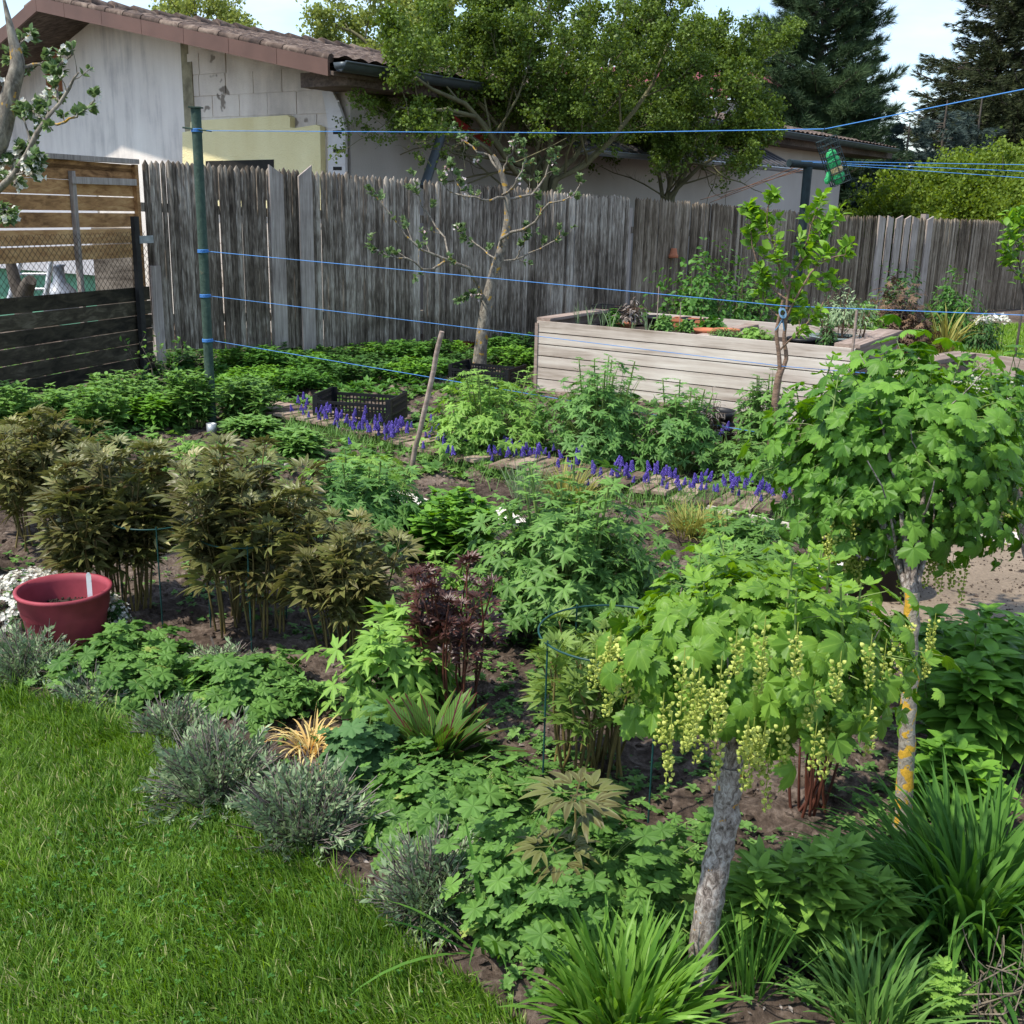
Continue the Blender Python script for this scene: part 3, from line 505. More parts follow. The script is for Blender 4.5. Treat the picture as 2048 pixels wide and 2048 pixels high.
# the far strip of lawn beyond the raised beds
a = [atz(1840, 700, 0), atz(2300, 760, 0), atz(2300, 655, 0), atz(1870, 655, 0)]
mb = MB(); mb.add([(p[0], p[1], .03) for p in a], [np.array([[0, 1, 2, 3]])]); M['farlawn'] = solid('far_lawn_green', (.13, .22, .045), .9, var=.3, scale=8, bump=.4)
o = mb.build('lawn', M['farlawn']); o['kind'] = 'structure'
g = R(23); n = 26000; u, w = g.uniform(0, 1, n), g.uniform(0, 1, n); P = (a[0]*(1-u)[:, None]+a[1]*u[:, None])*(1-w)[:, None]+(a[3]*(1-u)[:, None]+a[2]*u[:, None])*w[:, None]; P[:, 2] = .03
mb = MB(); blades(mb, P, g.uniform(0, 6.28, n), g.uniform(.03, .08, n), g.uniform(.004, .007, n), g.uniform(0, .6, n), g.uniform(.2, 1, n), g.uniform(.3, 1, n), 2, 0); tag(mb.build('grass', M['grass']), kind='stuff', label='strip of mown grass beyond the raised beds', cat='grass')
# concrete path on the right
P1 = [atz(1752, 1072), atz(2070, 1062), atz(2500, 1150), atz(2600, 1420), atz(2080, 1320), atz(1780, 1290), atz(1700, 1200)]
from mathutils.geometry import tessellate_polygon
f = np.array(tessellate_polygon([[Vector((p[0], p[1], 0)) for p in P1]])); k = len(P1); mb = MB(); g = R(5)
V = np.array([(p[0], p[1], .05) for p in P1]+[(p[0], p[1], -.05) for p in P1]); mb.add(V, [f, np.array([[i, (i+1) % k, k+(i+1) % k, k+i] for i in range(k)])])
def concmat():
    m, t, p, o = newmat('sandy_concrete'); tcn = N(t, 'TexCoord'); n1 = N(t, 'TexNoise', Scale=60., Detail=8.0, Roughness=.75); n2 = N(t, 'TexNoise', Scale=2.5, Detail=6.0, Roughness=.6); n3 = N(t, 'TexVoronoi', Scale=45.); n4 = N(t, 'TexNoise', Scale=17., Detail=5.0)
    for n in (n1, n2, n3, n4): t.links.new(tcn.outputs['Object'], n.inputs['Vector'])
    a = N(t, 'Math', operation='MULTIPLY_ADD'); t.links.new(n1.outputs['Fac'], a.inputs[0]); a.inputs[1].default_value = .55; s = N(t, 'Math', operation='MULTIPLY_ADD'); t.links.new(n2.outputs['Fac'], s.inputs[0]); s.inputs[1].default_value = .5; s.inputs[2].default_value = -.05; t.links.new(s.outputs[0], a.inputs[2])
    c = ramp(t, a.outputs[0], [(.3, (.09, .068, .045)), (.5, (.23, .175, .12)), (.72, (.40, .33, .25))]); pit = ramp(t, n4.outputs['Fac'], [(.33, (.15, .12, .1)), (.38, (1, 1, 1))]); mu = N(t, 'Mix', data_type='RGBA', blend_type='MULTIPLY'); mu.inputs['Factor'].default_value = 1
    t.links.new(c, mu.inputs['A']); t.links.new(pit, mu.inputs['B']); t.links.new(mu.outputs['Result'], p.inputs['Base Color']); p.inputs['Roughness'].default_value = .92
    b = N(t, 'Bump', Strength=.8, Distance=.006); t.links.new(n1.outputs['Fac'], b.inputs['Height']); t.links.new(b.outputs[0], p.inputs['Normal']); return m
M['conc'] = concmat(); o = mb.build('path', M['conc'], smooth=False); o['kind'] = 'structure'
g = R(6); n = 500; q = [atz(px, py) for px, py in zip(g.uniform(1760, 2060, n), g.uniform(1075, 1290, n))]; P = np.array(q); P[:, 2] = .052; B = np.linalg.qr(g.normal(0, 1, (n, 3, 3)))[0]*(.003+.012*g.uniform(0, 1, n)**4)[:, None, None]
mb = MB().inst(T_clod, B, P, g.uniform(0, 1, n)); tag(mb.build('soil_crumbs', M['soil'], smooth=False), kind='stuff', label='specks of dark soil strewn over the concrete slab', cat='soil')
# ---------------------------------------------------------------- buildings
def prism(mb, pts, P0, D, d0, d1, v=.5):
    """polygon in (s, z) on the vertical plane through P0 along D, from d0 to d1 along its normal"""
    D = np.array(D); nn = np.array([D[1], -D[0]])*(-1 if D[0] < 0 else 1); f = np.array(tessellate_polygon([[Vector((s, z, 0)) for s, z in pts]])); k = len(pts)
    def at(s, z, d): return (P0[0]+D[0]*s+nn[0]*d, P0[1]+D[1]*s+nn[1]*d, z)
    V = [at(s, z, d0) for s, z in pts]+[at(s, z, d1) for s, z in pts]
    return mb.add(V, [np.concatenate([f, f[:, ::-1]+k]), np.array([[i, (i+1) % k, k+(i+1) % k, k+i] for i in range(k)])], v)
def rect(a, b): return [(a[0], a[1]), (b[0], a[1]), (b[0], b[1]), (a[0], b[1])]
def plaster(name, stops, scale=1.2, streak=6., bump=.3, patch=None):
    m, t, p, o = newmat(name); tcn = N(t, 'TexCoord'); mpn = N(t, 'Mapping'); mpn.inputs['Scale'].default_value = (streak, streak, .7); t.links.new(tcn.outputs['Object'], mpn.inputs['Vector'])
    n1 = N(t, 'TexNoise', Scale=scale, Detail=8.0, Roughness=.6); t.links.new(tcn.outputs['Object'], n1.inputs['Vector']); n2 = N(t, 'TexNoise', Scale=1.0, Detail=6.0, Roughness=.65); t.links.new(mpn.outputs[0], n2.inputs['Vector'])
    a = N(t, 'Math', operation='ADD'); t.links.new(n1.outputs['Fac'], a.inputs[0]); t.links.new(n2.outputs['Fac'], a.inputs[1]); h = N(t, 'Math', operation='MULTIPLY'); t.links.new(a.outputs[0], h.inputs[0]); h.inputs[1].default_value = .5
    col = ramp(t, h.outputs[0], stops)
    if patch:
        n4 = N(t, 'TexNoise', Scale=patch[1], Detail=3.0); t.links.new(tcn.outputs['Object'], n4.inputs['Vector']); f = ramp(t, n4.outputs['Fac'], [(patch[2], (0, 0, 0)), (patch[2]+.02, (1, 1, 1))]); mc = N(t, 'Mix', data_type='RGBA'); t.links.new(f, mc.inputs['Factor']); t.links.new(col, mc.inputs['A']); mc.inputs['B'].default_value = (*patch[0], 1); col = mc.outputs['Result']
    t.links.new(col, p.inputs['Base Color']); p.inputs['Roughness'].default_value = .95; n3 = N(t, 'TexNoise', Scale=60., Detail=4.0); t.links.new(tcn.outputs['Object'], n3.inputs['Vector'])
    b = N(t, 'Bump', Strength=bump, Distance=.01); t.links.new(n3.outputs['Fac'], b.inputs['Height']); t.links.new(b.outputs[0], p.inputs['Normal']); return m
M['wallwhite'] = plaster('stained_white_render', [(.3, (.34, .31, .30)), (.5, (.74, .67, .61)), (.65, (.84, .77, .70))], 1.0)
M['wallblock'] = plaster('bare_block_render', [(.32, (.38, .33, .28)), (.5, (.64, .56, .48)), (.66, (.78, .70, .60))], 1.6, 3., .5, ((.24, .20, .16), 2.6, .66))
M['wallgrey'] = plaster('beige_grey_render', [(.3, (.42, .375, .33)), (.7, (.54, .49, .44))], .8, 2., .4)
M['insul'] = plaster('yellow_insulation_board', [(.3, (.74, .63, .32)), (.7, (.86, .77, .45))], 2., 3., 1.0)
M['block'] = plaster('pale_block', [(.3, (.48, .45, .43)), (.7, (.66, .63, .61))], 3., 3., .3)
M['barge'] = solid('brown_sheet_metal', (.125, .068, .05), .5, 0, .15, 3)
M['gutter'] = solid('dark_grey_zinc', (.075, .09, .10), .45, .3, .2, 6)
M['woodold'] = wood('old_dark_beam', [(.3, (.05, .035, .028)), (.7, (.16, .12, .095))], 'X', 30, 3)
M['black'] = solid('black_plastic', (.012, .012, .014), .45, 0, .2); M['darkhole'] = solid('opening_shade', (.02, .018, .015), .9)  # darkhole: shade of openings given as a flat dark colour
M['redpl'] = solid('red_sheet', (.42, .045, .035), .5, 0, .15); M['tile'] = wood('weathered_roof_tile', [(.2, (.035, .025, .021)), (.5, (.10, .07, .055)), (.8, (.24, .185, .145))], 'X', 8, 8, .9, .6, 3., .3)
aU = math.radians(36); U = np.array([math.sin(aU), math.cos(aU)]); Vv = np.array([-U[1], U[0]]); C = aty(702, 300, 13.)[:2]; Nn = np.array([U[1], -U[0]])
EZ, RZ, RD, OV = 2.93, 3.93, 4.66, .80
h = emp('garage_building', 'long low garage with white gable, patch of yellow insulation and brown tiled roof', 'building', (C[0], C[1], 0))
LW = 15.25
# gable wall: white part (left) and bare block part (right); plane through C along Vv, outward = -U
def gx(s, d, z): p = C+Vv*s-U*d; return (p[0], p[1], z)
def rt(s): return EZ-.06+(s+.6)*(RZ-EZ)/(RD+.6) if s < RD else RZ-.06-(s-RD)*.36          # underside of the roof at s
mb = MB(); prism(mb, [(2.74, 0), (11.5, 0), (11.5, rt(11.5)), (RD, rt(RD-.001)), (2.74, rt(2.74))], C, Vv, 0, -.3)     # normal of Vv-plane points along +U
mb.build('gable_wall', M['wallwhite'], h, False)
mb = MB(); prism(mb, [(.25, 0), (2.74, 0), (2.74, rt(2.74)), (.45, rt(.45)), (.25, 2.7)], C, Vv, .05, -.3); 
g = R(3)
for zz in np.arange(.3, 3.6, .25):      # courses of blocks standing a few mm proud, with open joints
    s = .27+g.uniform(0, .3)
    while s < 2.6:
        e = min(s+.49, 2.72)
        if zz+.24 < rt(s)-.03 and e > s+.1: prism(mb, rect((s, zz), (e-.008, zz+.242)), C, Vv, .05, .058+g.uniform(0, .006), g.uniform(0, 1))
        s = e+.004
mb.build('block_wall', M['wallblock'], h, False)
mb = MB(); prism(mb, rect((2.70, .2), (2.84, rt(2.8)-.02)), C, Vv, -.02, .055); prism(mb, rect((2.62, 1.9), (2.70, 3.2)), C, Vv, .055, .075); mb.build('corner_strip', solid('mossy_mortar', (.26, .23, .15), .95, 0, .4, 8, .5), h, False)
mb = MB(); ins = [hit(px, py, C, Vv) for px, py in ((383, 420), (383, 266), (399, 263), (399, 246), (404, 243), (592, 232), (598, 236), (598, 256), (606, 258), (650, 251), (658, 255), (660, 420))]
hole = [hit(px, py, C, Vv) for px, py in ((430, 323), (566, 320), (566, 400), (430, 400))]
prism(mb, ins, C, Vv, .06, .14); o = mb.build('insulation_board', M['insul'], h, False)
mb = MB(); prism(mb, hole, C, Vv, .1, .146); mb.build('dark_opening', M['darkhole'], h, False)  # flat dark plate on the board; the opening's shade is its colour
# louvred vent
a, b = hit(93, 95, C, Vv), hit(125, 192, C, Vv); w = MB(); s0, s1 = sorted((a[0], b[0])); z0, z1 = sorted((a[1], b[1]))
for s_ in (s0, s1): prism(w, rect((s_-.02, z0-.03), (s_+.02, z1+.03)), C, Vv, .0, .04)
prism(w, rect((s0-.02, z1), (s1+.02, z1+.03)), C, Vv, .0, .039); fr = w.build('shutter', solid('orange_brown_shutter', (.30, .12, .05), .7, 0, .3, 15), h, False)
w = MB(); k = 15
for q in range(k): zc = z0+(z1-z0)*(q+.5)/k; p0 = C+Vv*(s0+s1)/2-U*(-.018); w.hexa([gx(s0+.02, -.02, zc-.028), gx(s1-.02, -.02, zc-.028), gx(s1-.02, .02, zc-.04), gx(s0+.02, .02, zc-.04)], [gx(s0+.02, -.02, zc+.002), gx(s1-.02, -.02, zc+.002), gx(s1-.02, .024, zc-.012), gx(s0+.02, .024, zc-.012)])
w.build('slats', M['barge'] if 0 else solid('shutter_slat', (.36, .15, .07), .7, 0, .25, 15), h, False)
# corner pier of perforated blocks, corbelling out towards the eave
pier = [hit(px, py, C, Vv) for px, py in ((702, 420), (702, 262), (697, 235), (686, 205), (676, 184), (655, 184), (662, 215), (667, 250), (668, 420))]
w = MB(); prism(w, pier, C, Vv, .055, .09, .6)
for py in (203, 222, 255, 292, 327):
    a, b = hit(668, py, C, Vv), hit(701 if py > 240 else 690, py+2, C, Vv); prism(w, rect(a, (b[0], b[1])), C, Vv, .085, .094)
w.build('corner_pier', M['block'], h, False)
w = MB()
for py in (262, 299, 334):
    w = MB(); a, b = hit(678, py, C, Vv), hit(695, py+7, C, Vv); prism(w, rect(a, b), C, Vv, .086, .0945); w.build('pier_hole', M['darkhole'], h, False)  # raised dark plates, the shade inside the block holes painted as colour
_ph = w
# long wall
w = MB(); w.hexa([(*(C+U*s-Nn*d), 0) for s, d in ((0, 0), (LW, 0), (LW, 7), (0.25, 7))], [(*(C+U*s-Nn*d), z) for s, d, z in ((0, 0, EZ-.16), (LW, 0, EZ-.16), (LW, 7, EZ-.16), (.25, 7, EZ-.16))]); w.build('long_wall', M['wallgrey'], h, False)
# roof: tiled slope towards the garden, plain slope behind
u = np.arange(-OV+.03, 17.0, .04); vq = np.linspace(0, 1, 61); ro = .6; uu, vv_ = np.meshgrid(u, vq); wv = np.abs(((uu/.22) % 1)*2-1); row = ((vv_*17) % 1)
dd = ro-(ro+RD)*vv_; zz = EZ+.03+(RZ-EZ)*vv_+.035*wv**.7+.045*(1-row)+.012*(vnoise(uu*1.0, vv_*6, .18, 77)-.5)
Pp = np.stack([C[0]+U[0]*uu+Nn[0]*dd, C[1]+U[1]*uu+Nn[1]*dd, zz], -1); w = MB(); a_, b_ = uu.shape; i = np.arange(a_-1)[:, None]*b_; j = np.arange(b_-1)[None]
w.add(Pp, [np.stack([i+j, i+j+1, i+j+b_+1, i+j+b_], -1)], vnoise(uu, vv_*6, .22, 7).ravel())
w.hexa([(*(C-U*(OV-.03)-Nn*RD), RZ-.06), (*(C+U*17-Nn*RD), RZ-.06), (*(C+U*17-Nn*11), RZ-1.86), (*(C-U*(OV-.03)-Nn*11), RZ-1.86)], [(*(C-U*(OV-.03)-Nn*RD), RZ+.03), (*(C+U*17-Nn*RD), RZ+.03), (*(C+U*17-Nn*11), RZ-1.77), (*(C-U*(OV-.03)-Nn*11), RZ-1.77)])
rf = w.build('roof', M['tile'], h, False)
w = MB()
for q in range(50):
    p = C-Nn*RD+U*(-OV+q*.35); w.tubes(np.array([(*p, RZ+.05+.012*math.sin(q)), (*(p+U*.37), RZ+.02)]), [.115, .10], 9, g.uniform(0, 1))
w.build('ridge_tiles', M['tile'], rf, True)
w = MB(); w.hexa([(*(C+U*s+Nn*d), EZ-.16) for s, d in ((-.55, .5), (17, .5), (17, -.2), (-.55, -.2))], [(*(C+U*s+Nn*d), EZ-.01) for s, d in ((-.55, .5), (17, .5), (17, -.2), (-.55, -.2))]); w.build('eave_beam', M['woodold'], h, False)
w = MB()       # barge boards in sheet metal, in lengths
def zr(s): return EZ+(RZ-EZ)*(s+.6)/(RD+.6) if s <= RD else RZ-(s-RD)*.36
def slab(w, s0, s1, d0, d1, z0, z1): w.hexa([gx(s0, d0, zr(s0)+z0), gx(s1, d0, zr(s1)+z0), gx(s1, d1, zr(s1)+z0), gx(s0, d1, zr(s0)+z0)], [gx(s0, d0, zr(s0)+z1), gx(s1, d0, zr(s1)+z1), gx(s1, d1, zr(s1)+z1), gx(s0, d1, zr(s0)+z1)])
q = -.5
while q < RD-.01: e = min(q+.76, RD); slab(w, q, e-.006, OV+.03, OV, -.115, .045); q = e
slab(w, RD, 11, OV+.03, OV, -.115, .045); w.build('barge_board', M['barge'], h, False)
w = MB(); slab(w, -.55, RD, OV-.002, .0, -.10, -.06); slab(w, RD, 11, OV-.002, .0, -.10, -.06); w.build('soffit', M['woodold'], h, False)
w = MB(); q = -.5
while q < RD-.05: w.tubes(np.array([gx(q, OV-.02, zr(q)+.06), gx(q+.36, OV-.02, zr(q+.36)+.06)]), [.046, .037], 8, g.uniform(0, 1)); q += .34
w.build('verge_tiles', M['tile'], rf, True)
def gutter(w, s0, s1, d, z, r=.075):
    th = np.linspace(math.pi, math.tau, 9); k = len(th); A = [(*(C+U*s0+Nn*(d+r*math.cos(t))), z+r*math.sin(t)) for t in th]; B = [(*(C+U*s1+Nn*(d+r*math.cos(t))), z+r*math.sin(t)) for t in th]
    w.add(A+B, [np.array([[i, i+1, k+i+1, k+i] for i in range(k-1)])]); w.tubes(np.array([A[-1], B[-1]]), .012, 6); w.hexa([A[0], A[2], A[6], A[8]], [np.array(p)+[*(U*.012), 0] for p in (A[0], A[2], A[6], A[8])])
w = MB()       # attic closing under the tiles, seen at the far end
w.hexa([(*(C+U*s+Nn*d), z) for s, d, z in ((.3, .48, EZ-.02), (16.9, .48, EZ-.02), (16.9, -RD, RZ-.25), (.3, -RD, RZ-.25))], [(*(C+U*s+Nn*d), z) for s, d, z in ((.3, .48, EZ+.012), (16.9, .48, EZ+.012), (16.9, -RD, RZ-.02), (.3, -RD, RZ-.02))])
for s_ in (.28, LW-.1): w.hexa([(*(C+U*s+Nn*d), EZ-.2) for s, d in ((s_, 0), (s_+.1, 0), (s_+.1, -RD), (s_, -RD))], [(*(C+U*s+Nn*d), z) for s, d, z in ((s_, 0, EZ+.04), (s_+.1, 0, EZ+.04), (s_+.1, -RD, RZ-.2), (s_, -RD, RZ-.2))])
w.build('roof_boarding', M['woodold'], h, False)
w = MB(); gutter(w, -OV-.02, 16.7, .66, EZ+.03, .09); w.build('gutter', M['gutter'], h)
# lean-to canopy halfway along the long wall, its gutter, a red sheet and a slanting downpipe
w = MB(); zt, zb_ = 2.80, 2.32
for k_ in range(60):
    s_ = 3.0+k_*.12; e = s_+.12; q = .02 if k_ % 2 else 0.; w.hexa([(*(C+U*s_-Nn*0), zt+q), (*(C+U*e), zt+q), (*(C+U*e+Nn*1.05), zb_+q), (*(C+U*s_+Nn*1.05), zb_+q)], [(*(C+U*s_), zt+.03+q), (*(C+U*e), zt+.03+q), (*(C+U*e+Nn*1.05), zb_+.03+q), (*(C+U*s_+Nn*1.05), zb_+.03+q)])
cn = w.build('canopy', solid('dark_corrugated_sheet', (.085, .08, .08), .5, .1, .3, 3), h, False)
w = MB(); gutter(w, 2.95, 10.3, 1.12, 2.30, .06); w.build('canopy_gutter', solid('pale_zinc', (.34, .38, .42), .4, .5, .2, 5), cn)
w = MB(); a, b = aty(905, 240, 13.9), aty(980, 288, 14.6); w.hexa([a+[0, 0, -.03], b+[0, 0, -.03], b+[.02, .03, -.03], a+[.02, .03, -.03]], [a+[0, 0, .05], b+[0, 0, .03], b+[.02, .03, .03], a+[.02, .03, .05]]); w.build('red_sheet', M['redpl'], h, False)
w = MB(); a, b = aty(884, 268, 13.4), aty(848, 375, 13.1); w.tubes(np.array([a, b]), .055, 10); w.build('downpipe', M['gutter'], h)
# red roofed house far behind
h2 = emp('red_roofed_house', 'distant house of which only the dark red tiled roof shows between the trees', 'building', (9.3, 40, 0))
u = np.linspace(0, 9, 181); v_ = np.linspace(0, 1, 50); uu, vv_ = np.meshgrid(u, v_); A = aty(1250, 215, 38.); B = aty(1325, 145, 41.); w = MB()
P = np.stack([A[0]-2+uu, 38+3.6*vv_+0*uu, 5.0+(B[2]-5.0+.15)*vv_+.05*np.abs(np.sin(uu*9))+.05*((vv_*11) % 1)], -1); a_, b_ = uu.shape; i = np.arange(a_-1)[:, None]*b_; j = np.arange(b_-1)[None]; w.add(P, [np.stack([i+j, i+j+1, i+j+b_+1, i+j+b_], -1)]); w.build('roof', solid('dark_red_tile', (.20, .045, .05), .45, 0, .25, 3), h2)
w = MB(); w.box((A[0]+2.5, 41.5, 2.5), (4.3, 3.2, 2.5)); w.build('wall', M['wallwhite'], h2, False)
# ---------------------------------------------------------------- picket fence
FA = np.array([-3.4, 10.25]); FB = np.array([8.9, 20.]); FD = (FB-FA)/np.linalg.norm(FB-FA); FN = np.array([FD[1], -FD[0]])
M['picket'] = wood('weathered_picket', [(.15, (.038, .028, .019)), (.42, (.145, .115, .086)), (.6, (.29, .245, .195)), (.85, (.52, .46, .38))], 'Z', 60, 7, .9, .8, 1.5, .38)
M['fboard'] = wood('grey_fence_board', [(.2, (.19, .155, .135)), (.6, (.40, .34, .30)), (.85, (.54, .47, .42))], 'Z', 45, 2.5, .9, .4, 2, .2)
M['picket_far'] = wood('browner_picket', [(.2, (.05, .036, .023)), (.45, (.155, .118, .080)), (.85, (.37, .305, .23))], 'Z', 60, 6., .9, .6, 1.2, .5)
def ftop(s): return float(np.interp(s, [0, 1.6, 6.1, 8, 10.5, 15.5, 30], [1.93, 1.89, 1.73, 1.66, 1.56, 1.52, 1.45]))
def fbot(s): return float(np.interp(s, [0, 1.3, 2.7, 4.5, 6.1, 9, 30], [.24, .18, .12, .10, .06, .0, -.02]))
fence = emp('picket_fence', 'tall weathered grey picket fence of half-round pales across the back of the garden', 'fence', (FA[0], FA[1], 0))
g = R(77); panels = [(0, 3.0), (3.0, 6.06), (6.12, 9.3), (9.3, 12.6), (12.6, 17), (17, 24)]
def picket(w, s, wd, z0, z1, v, d=0., tilt=0., flat=False):
    r = wd/2; th = np.linspace(0, math.pi, 6) if not flat else np.array([0, .35, math.pi-.35, math.pi]); dep = .5*r*2*.55 if not flat else .018
    V = []
    for z, k_ in ((z0, 1.), (z1-wd*float(.45+.35*((s*97.3) % 1)), 1.), (z1, .15)):
        for t in th: p = FA+FD*(s+r*k_*math.cos(t)+tilt*(z-z0))+FN*(d+dep*k_*math.sin(t)/math.sin(math.pi/2)); V.append((*p, z))
    m_ = len(th); F = [[k_*m_+i, k_*m_+i+1, (k_+1)*m_+i+1, (k_+1)*m_+i] for k_ in (0, 1) for i in range(m_-1)]+[[k_*m_, (k_+1)*m_, (k_+1)*m_+m_-1, k_*m_+m_-1] for k_ in (0, 1)]
    w.add(V, [np.array(F)], v)
boards = [(1.31, .145), (1.62, .145), (11.30, .16), (11.75, .16), (12.2, .16), (12.6, .16), (11.52, .14), (11.98, .14)]
for (s0, s1) in panels:
    w = MB(); s = s0+.03
    while s < s1-.02:
        wd = g.uniform(.044, .064) if s0 < 6 else g.uniform(.040, .060)
        if not any(abs(s+wd/2-b[0]) < b[1]/2-wd*.55 for b in boards):
            zt = ftop(s)+g.normal(0, .009); picket(w, s+wd/2, wd, fbot(s)+g.normal(0, .008), zt, np.clip(g.normal(.45, .25), 0, 1), g.uniform(-.006, .006), g.normal(0, .003))
        s += wd*g.uniform(.86, .97)+(.009 if g.uniform() < .08 else 0)
    w.build('pale_panel', M['picket'] if s0 < 6 else M['picket_far'], fence, True)
for k_, (s, wd) in enumerate(boards):
    w = MB(); zb0, z1 = fbot(s)-.04, ftop(s)+.0; sl_ = .06 if k_ < 2 else .03; m_ = -1 if k_ % 2 == 0 else 1
    a, b = s-wd/2, s+wd/2; za, zb2 = (z1+sl_*.5, z1-sl_) if m_ < 0 else (z1-sl_, z1+sl_*.8)
    prism(w, [(a, zb0), (b, zb0), (b, zb2), (a, za)], FA, FD, .028, .055, .4+.4*g.uniform()); w.build('wide_board', M['fboard'], fence, False)
for z in (.45, 1.45):
    w = MB()
    for s0, s1 in panels: w.hexa([(*(FA+FD*s-FN*d), z+(ftop(s)-1.9)*(.9)) for s, d in ((s0+.002, .005), (s1-.002, .005), (s1-.002, .055), (s0+.002, .055))], [(*(FA+FD*s-FN*d), z+.08+(ftop(s)-1.9)*.9) for s, d in ((s0+.002, .005), (s1-.002, .005), (s1-.002, .055), (s0+.002, .055))])
    w.build('rail', M['picket'], fence, False)
for s in (.08, 2.52, 6.09, 9.3, 12.6):
    w = MB(); p = FA+FD*s-FN*(.06 if s > .1 else -.0); w.box((p[0], p[1], .45 if s < 6 else .8), (.045, .045, .55 if s < 6 else .8), .6, rotz(math.atan2(FD[1], FD[0]))); w.build('post', M['fboard'], fence, False)
# ---------------------------------------------------------------- left boundary: board screen, lower slat fence with wire mesh
LA = np.array([-3.45, 10.2]); lb = math.radians(16); LD = np.array([-math.sin(lb), -math.cos(lb)]); LN = np.array([LD[1], -LD[0]])   # LN points away from the garden? checked below
if LN @ np.array([3.45, -10]) < 0: LN = -LN
def lp(s, z, d): p = LA+LD*s+LN*d; return (p[0], p[1], z)
def lbox(w, s0, s1, z0, z1, d0, d1, v=.5, dz=0.): w.hexa([lp(s0, z0, d0), lp(s1, z0+dz, d0), lp(s1, z0+dz, d1), lp(s0, z0, d1)], [lp(s0, z1, d0), lp(s1, z1+dz, d0), lp(s1, z1+dz, d1), lp(s0, z1, d1)], v)
M['orange'] = wood('fresh_brown_board', [(.15, (.14, .065, .025)), (.5, (.42, .22, .09)), (.85, (.62, .38, .17))], 'Y', 25, 1.2, .85, .3, 1.5, .5)
M['darkslat'] = wood('dark_mossy_slat', [(.25, (.016, .013, .008)), (.6, (.06, .048, .030)), (.85, (.15, .125, .085))], 'Y', 20, 1.2, .9, .5, 1.5, .3)
f1 = emp('board_screen', 'new orange brown horizontal board screen with light gaps beside the grey fence', 'fence', (*LA, 0)); g = R(8)
zz = [1.07, 1.20, 1.335, 1.47, 1.595, 1.715]
for k_, z in enumerate(zz+[1.80]):
    w = MB(); lbox(w, -.04, 3.2, z+.008, z+(.125 if k_ < 6 else .075), -.02, .0, [.8, .75, .35, .45, .6, .35, .3][k_], .03); w.build('board', M['orange'], f1, False)
w = MB(); lbox(w, -.05, 3.2, 1.885, 1.925, -.06, .05, .3); w.build('cap_rail', M['fboard'], f1, False)
for s, z0, z1 in ((.85, .55, 1.80), (-.02, .55, 1.88)): w = MB(); lbox(w, s-.022, s+.022, z0, z1, .002, .04, .3); w.build('batten', M['fboard'] if s > 0 else M['orange'], f1, False)
w = MB(); lbox(w, .02, .9, 1.70, 1.755, .045, .06, .5); w.build('cross_rail', M['fboard'], f1, False)
f2 = emp('slat_fence', 'low dark mossy fence of horizontal slats with a mesh top beside the lawn', 'fence', (*(LA+LN*.12), 0))
for k_ in range(6): w = MB(); z = .82-.125*k_-.115; lbox(w, .02, 3.2, z, z+.118, .10, .118+.004*(k_ % 2), g.uniform(0, 1), .05-.02*k_*.2); w.build('slat', M['darkslat'], f2, False)
w = MB()      # chain link: crossing wires
Wm, H0, H1, st = 3.2, .80, 1.28, .062; n_ = int((Wm+(H1-H0))/st)+1; segs_ = []
for k_ in range(-8, n_):
    for sg in (1, -1):
        s0 = k_*st; a, b = (s0, s0+(H1-H0)) if sg > 0 else (s0+(H1-H0), s0); s_a, z_a, s_b, z_b = a, H0, b, H1
        lo, hi = sorted((s_a, s_b))
        if hi <= 0.05 or lo >= Wm: continue
        def clipz(s, z, s2, z2):
            if s < 0.02: t = (.02-s)/(s2-s); return (.02, z+(z2-z)*t)
            if s > Wm: t = (Wm-s)/(s2-s); return (Wm, z+(z2-z)*t)
            return (s, z)
        A = clipz(s_a, z_a, s_b, z_b); B = clipz(s_b, z_b, s_a, z_a); segs_.append([lp(A[0], A[1]+.03, .135), lp(B[0], B[1]+.03, .135)])
w.tubes(np.array(segs_), .0022, 4, cap=False); w.build('wire_mesh', solid('rusty_wire', (.07, .05, .035), .7, .3), f2)
w = MB(); lbox(w, .20, .27, -.05, 1.44, .14, .18); w.build('post', solid('dark_iron', (.03, .027, .025), .7, .2, .3), f2, False)
w = MB(); lbox(w, .02, .22, 1.21, 1.275, .182, .192); w.build('bracket', solid('galvanised', (.35, .37, .38), .5, .6), f2, False)
# things seen through the gap under the boards
def thru(px, py, y): return aty(px, py, y)
nb = emp('green_shed', 'white and green painted shed seen through the gap in the left fence', 'shed', thru(80, 590, 14.))
a, b, c, d = thru(-300, 470, 14), thru(210, 470, 15), thru(210, 545, 15), thru(-300, 470, 14); w = MB(); x0, x1 = thru(-300, 500, 14.)[0], thru(207, 500, 14.)[0]
w.hexa([(x0, 14, 0), (x1, 14, 0), (x1, 14.3, 0), (x0, 14.3, 0)], [(x0, 14, 1.35), (x1, 14, 1.35), (x1, 14.3, 1.35), (x0, 14.3, 1.35)]); w.build('wall', solid('green_paint', (.16, .38, .24), .7, 0, .3, 4), nb, False)
w = MB(); zl, zr = thru(0, 520, 13.9)[2], thru(205, 552, 13.9)[2]; w.hexa([(x0, 13.9, zl+.0), (x1, 13.9, zr), (x1, 13.97, zr), (x0, 13.97, zl)], [(x0, 13.9, 1.6), (x1, 13.9, 1.6), (x1, 13.97, 1.6), (x0, 13.97, 1.6)]); w.build('fascia', solid('white_paint', (.72, .70, .69), .6, 0, .05), nb, False)
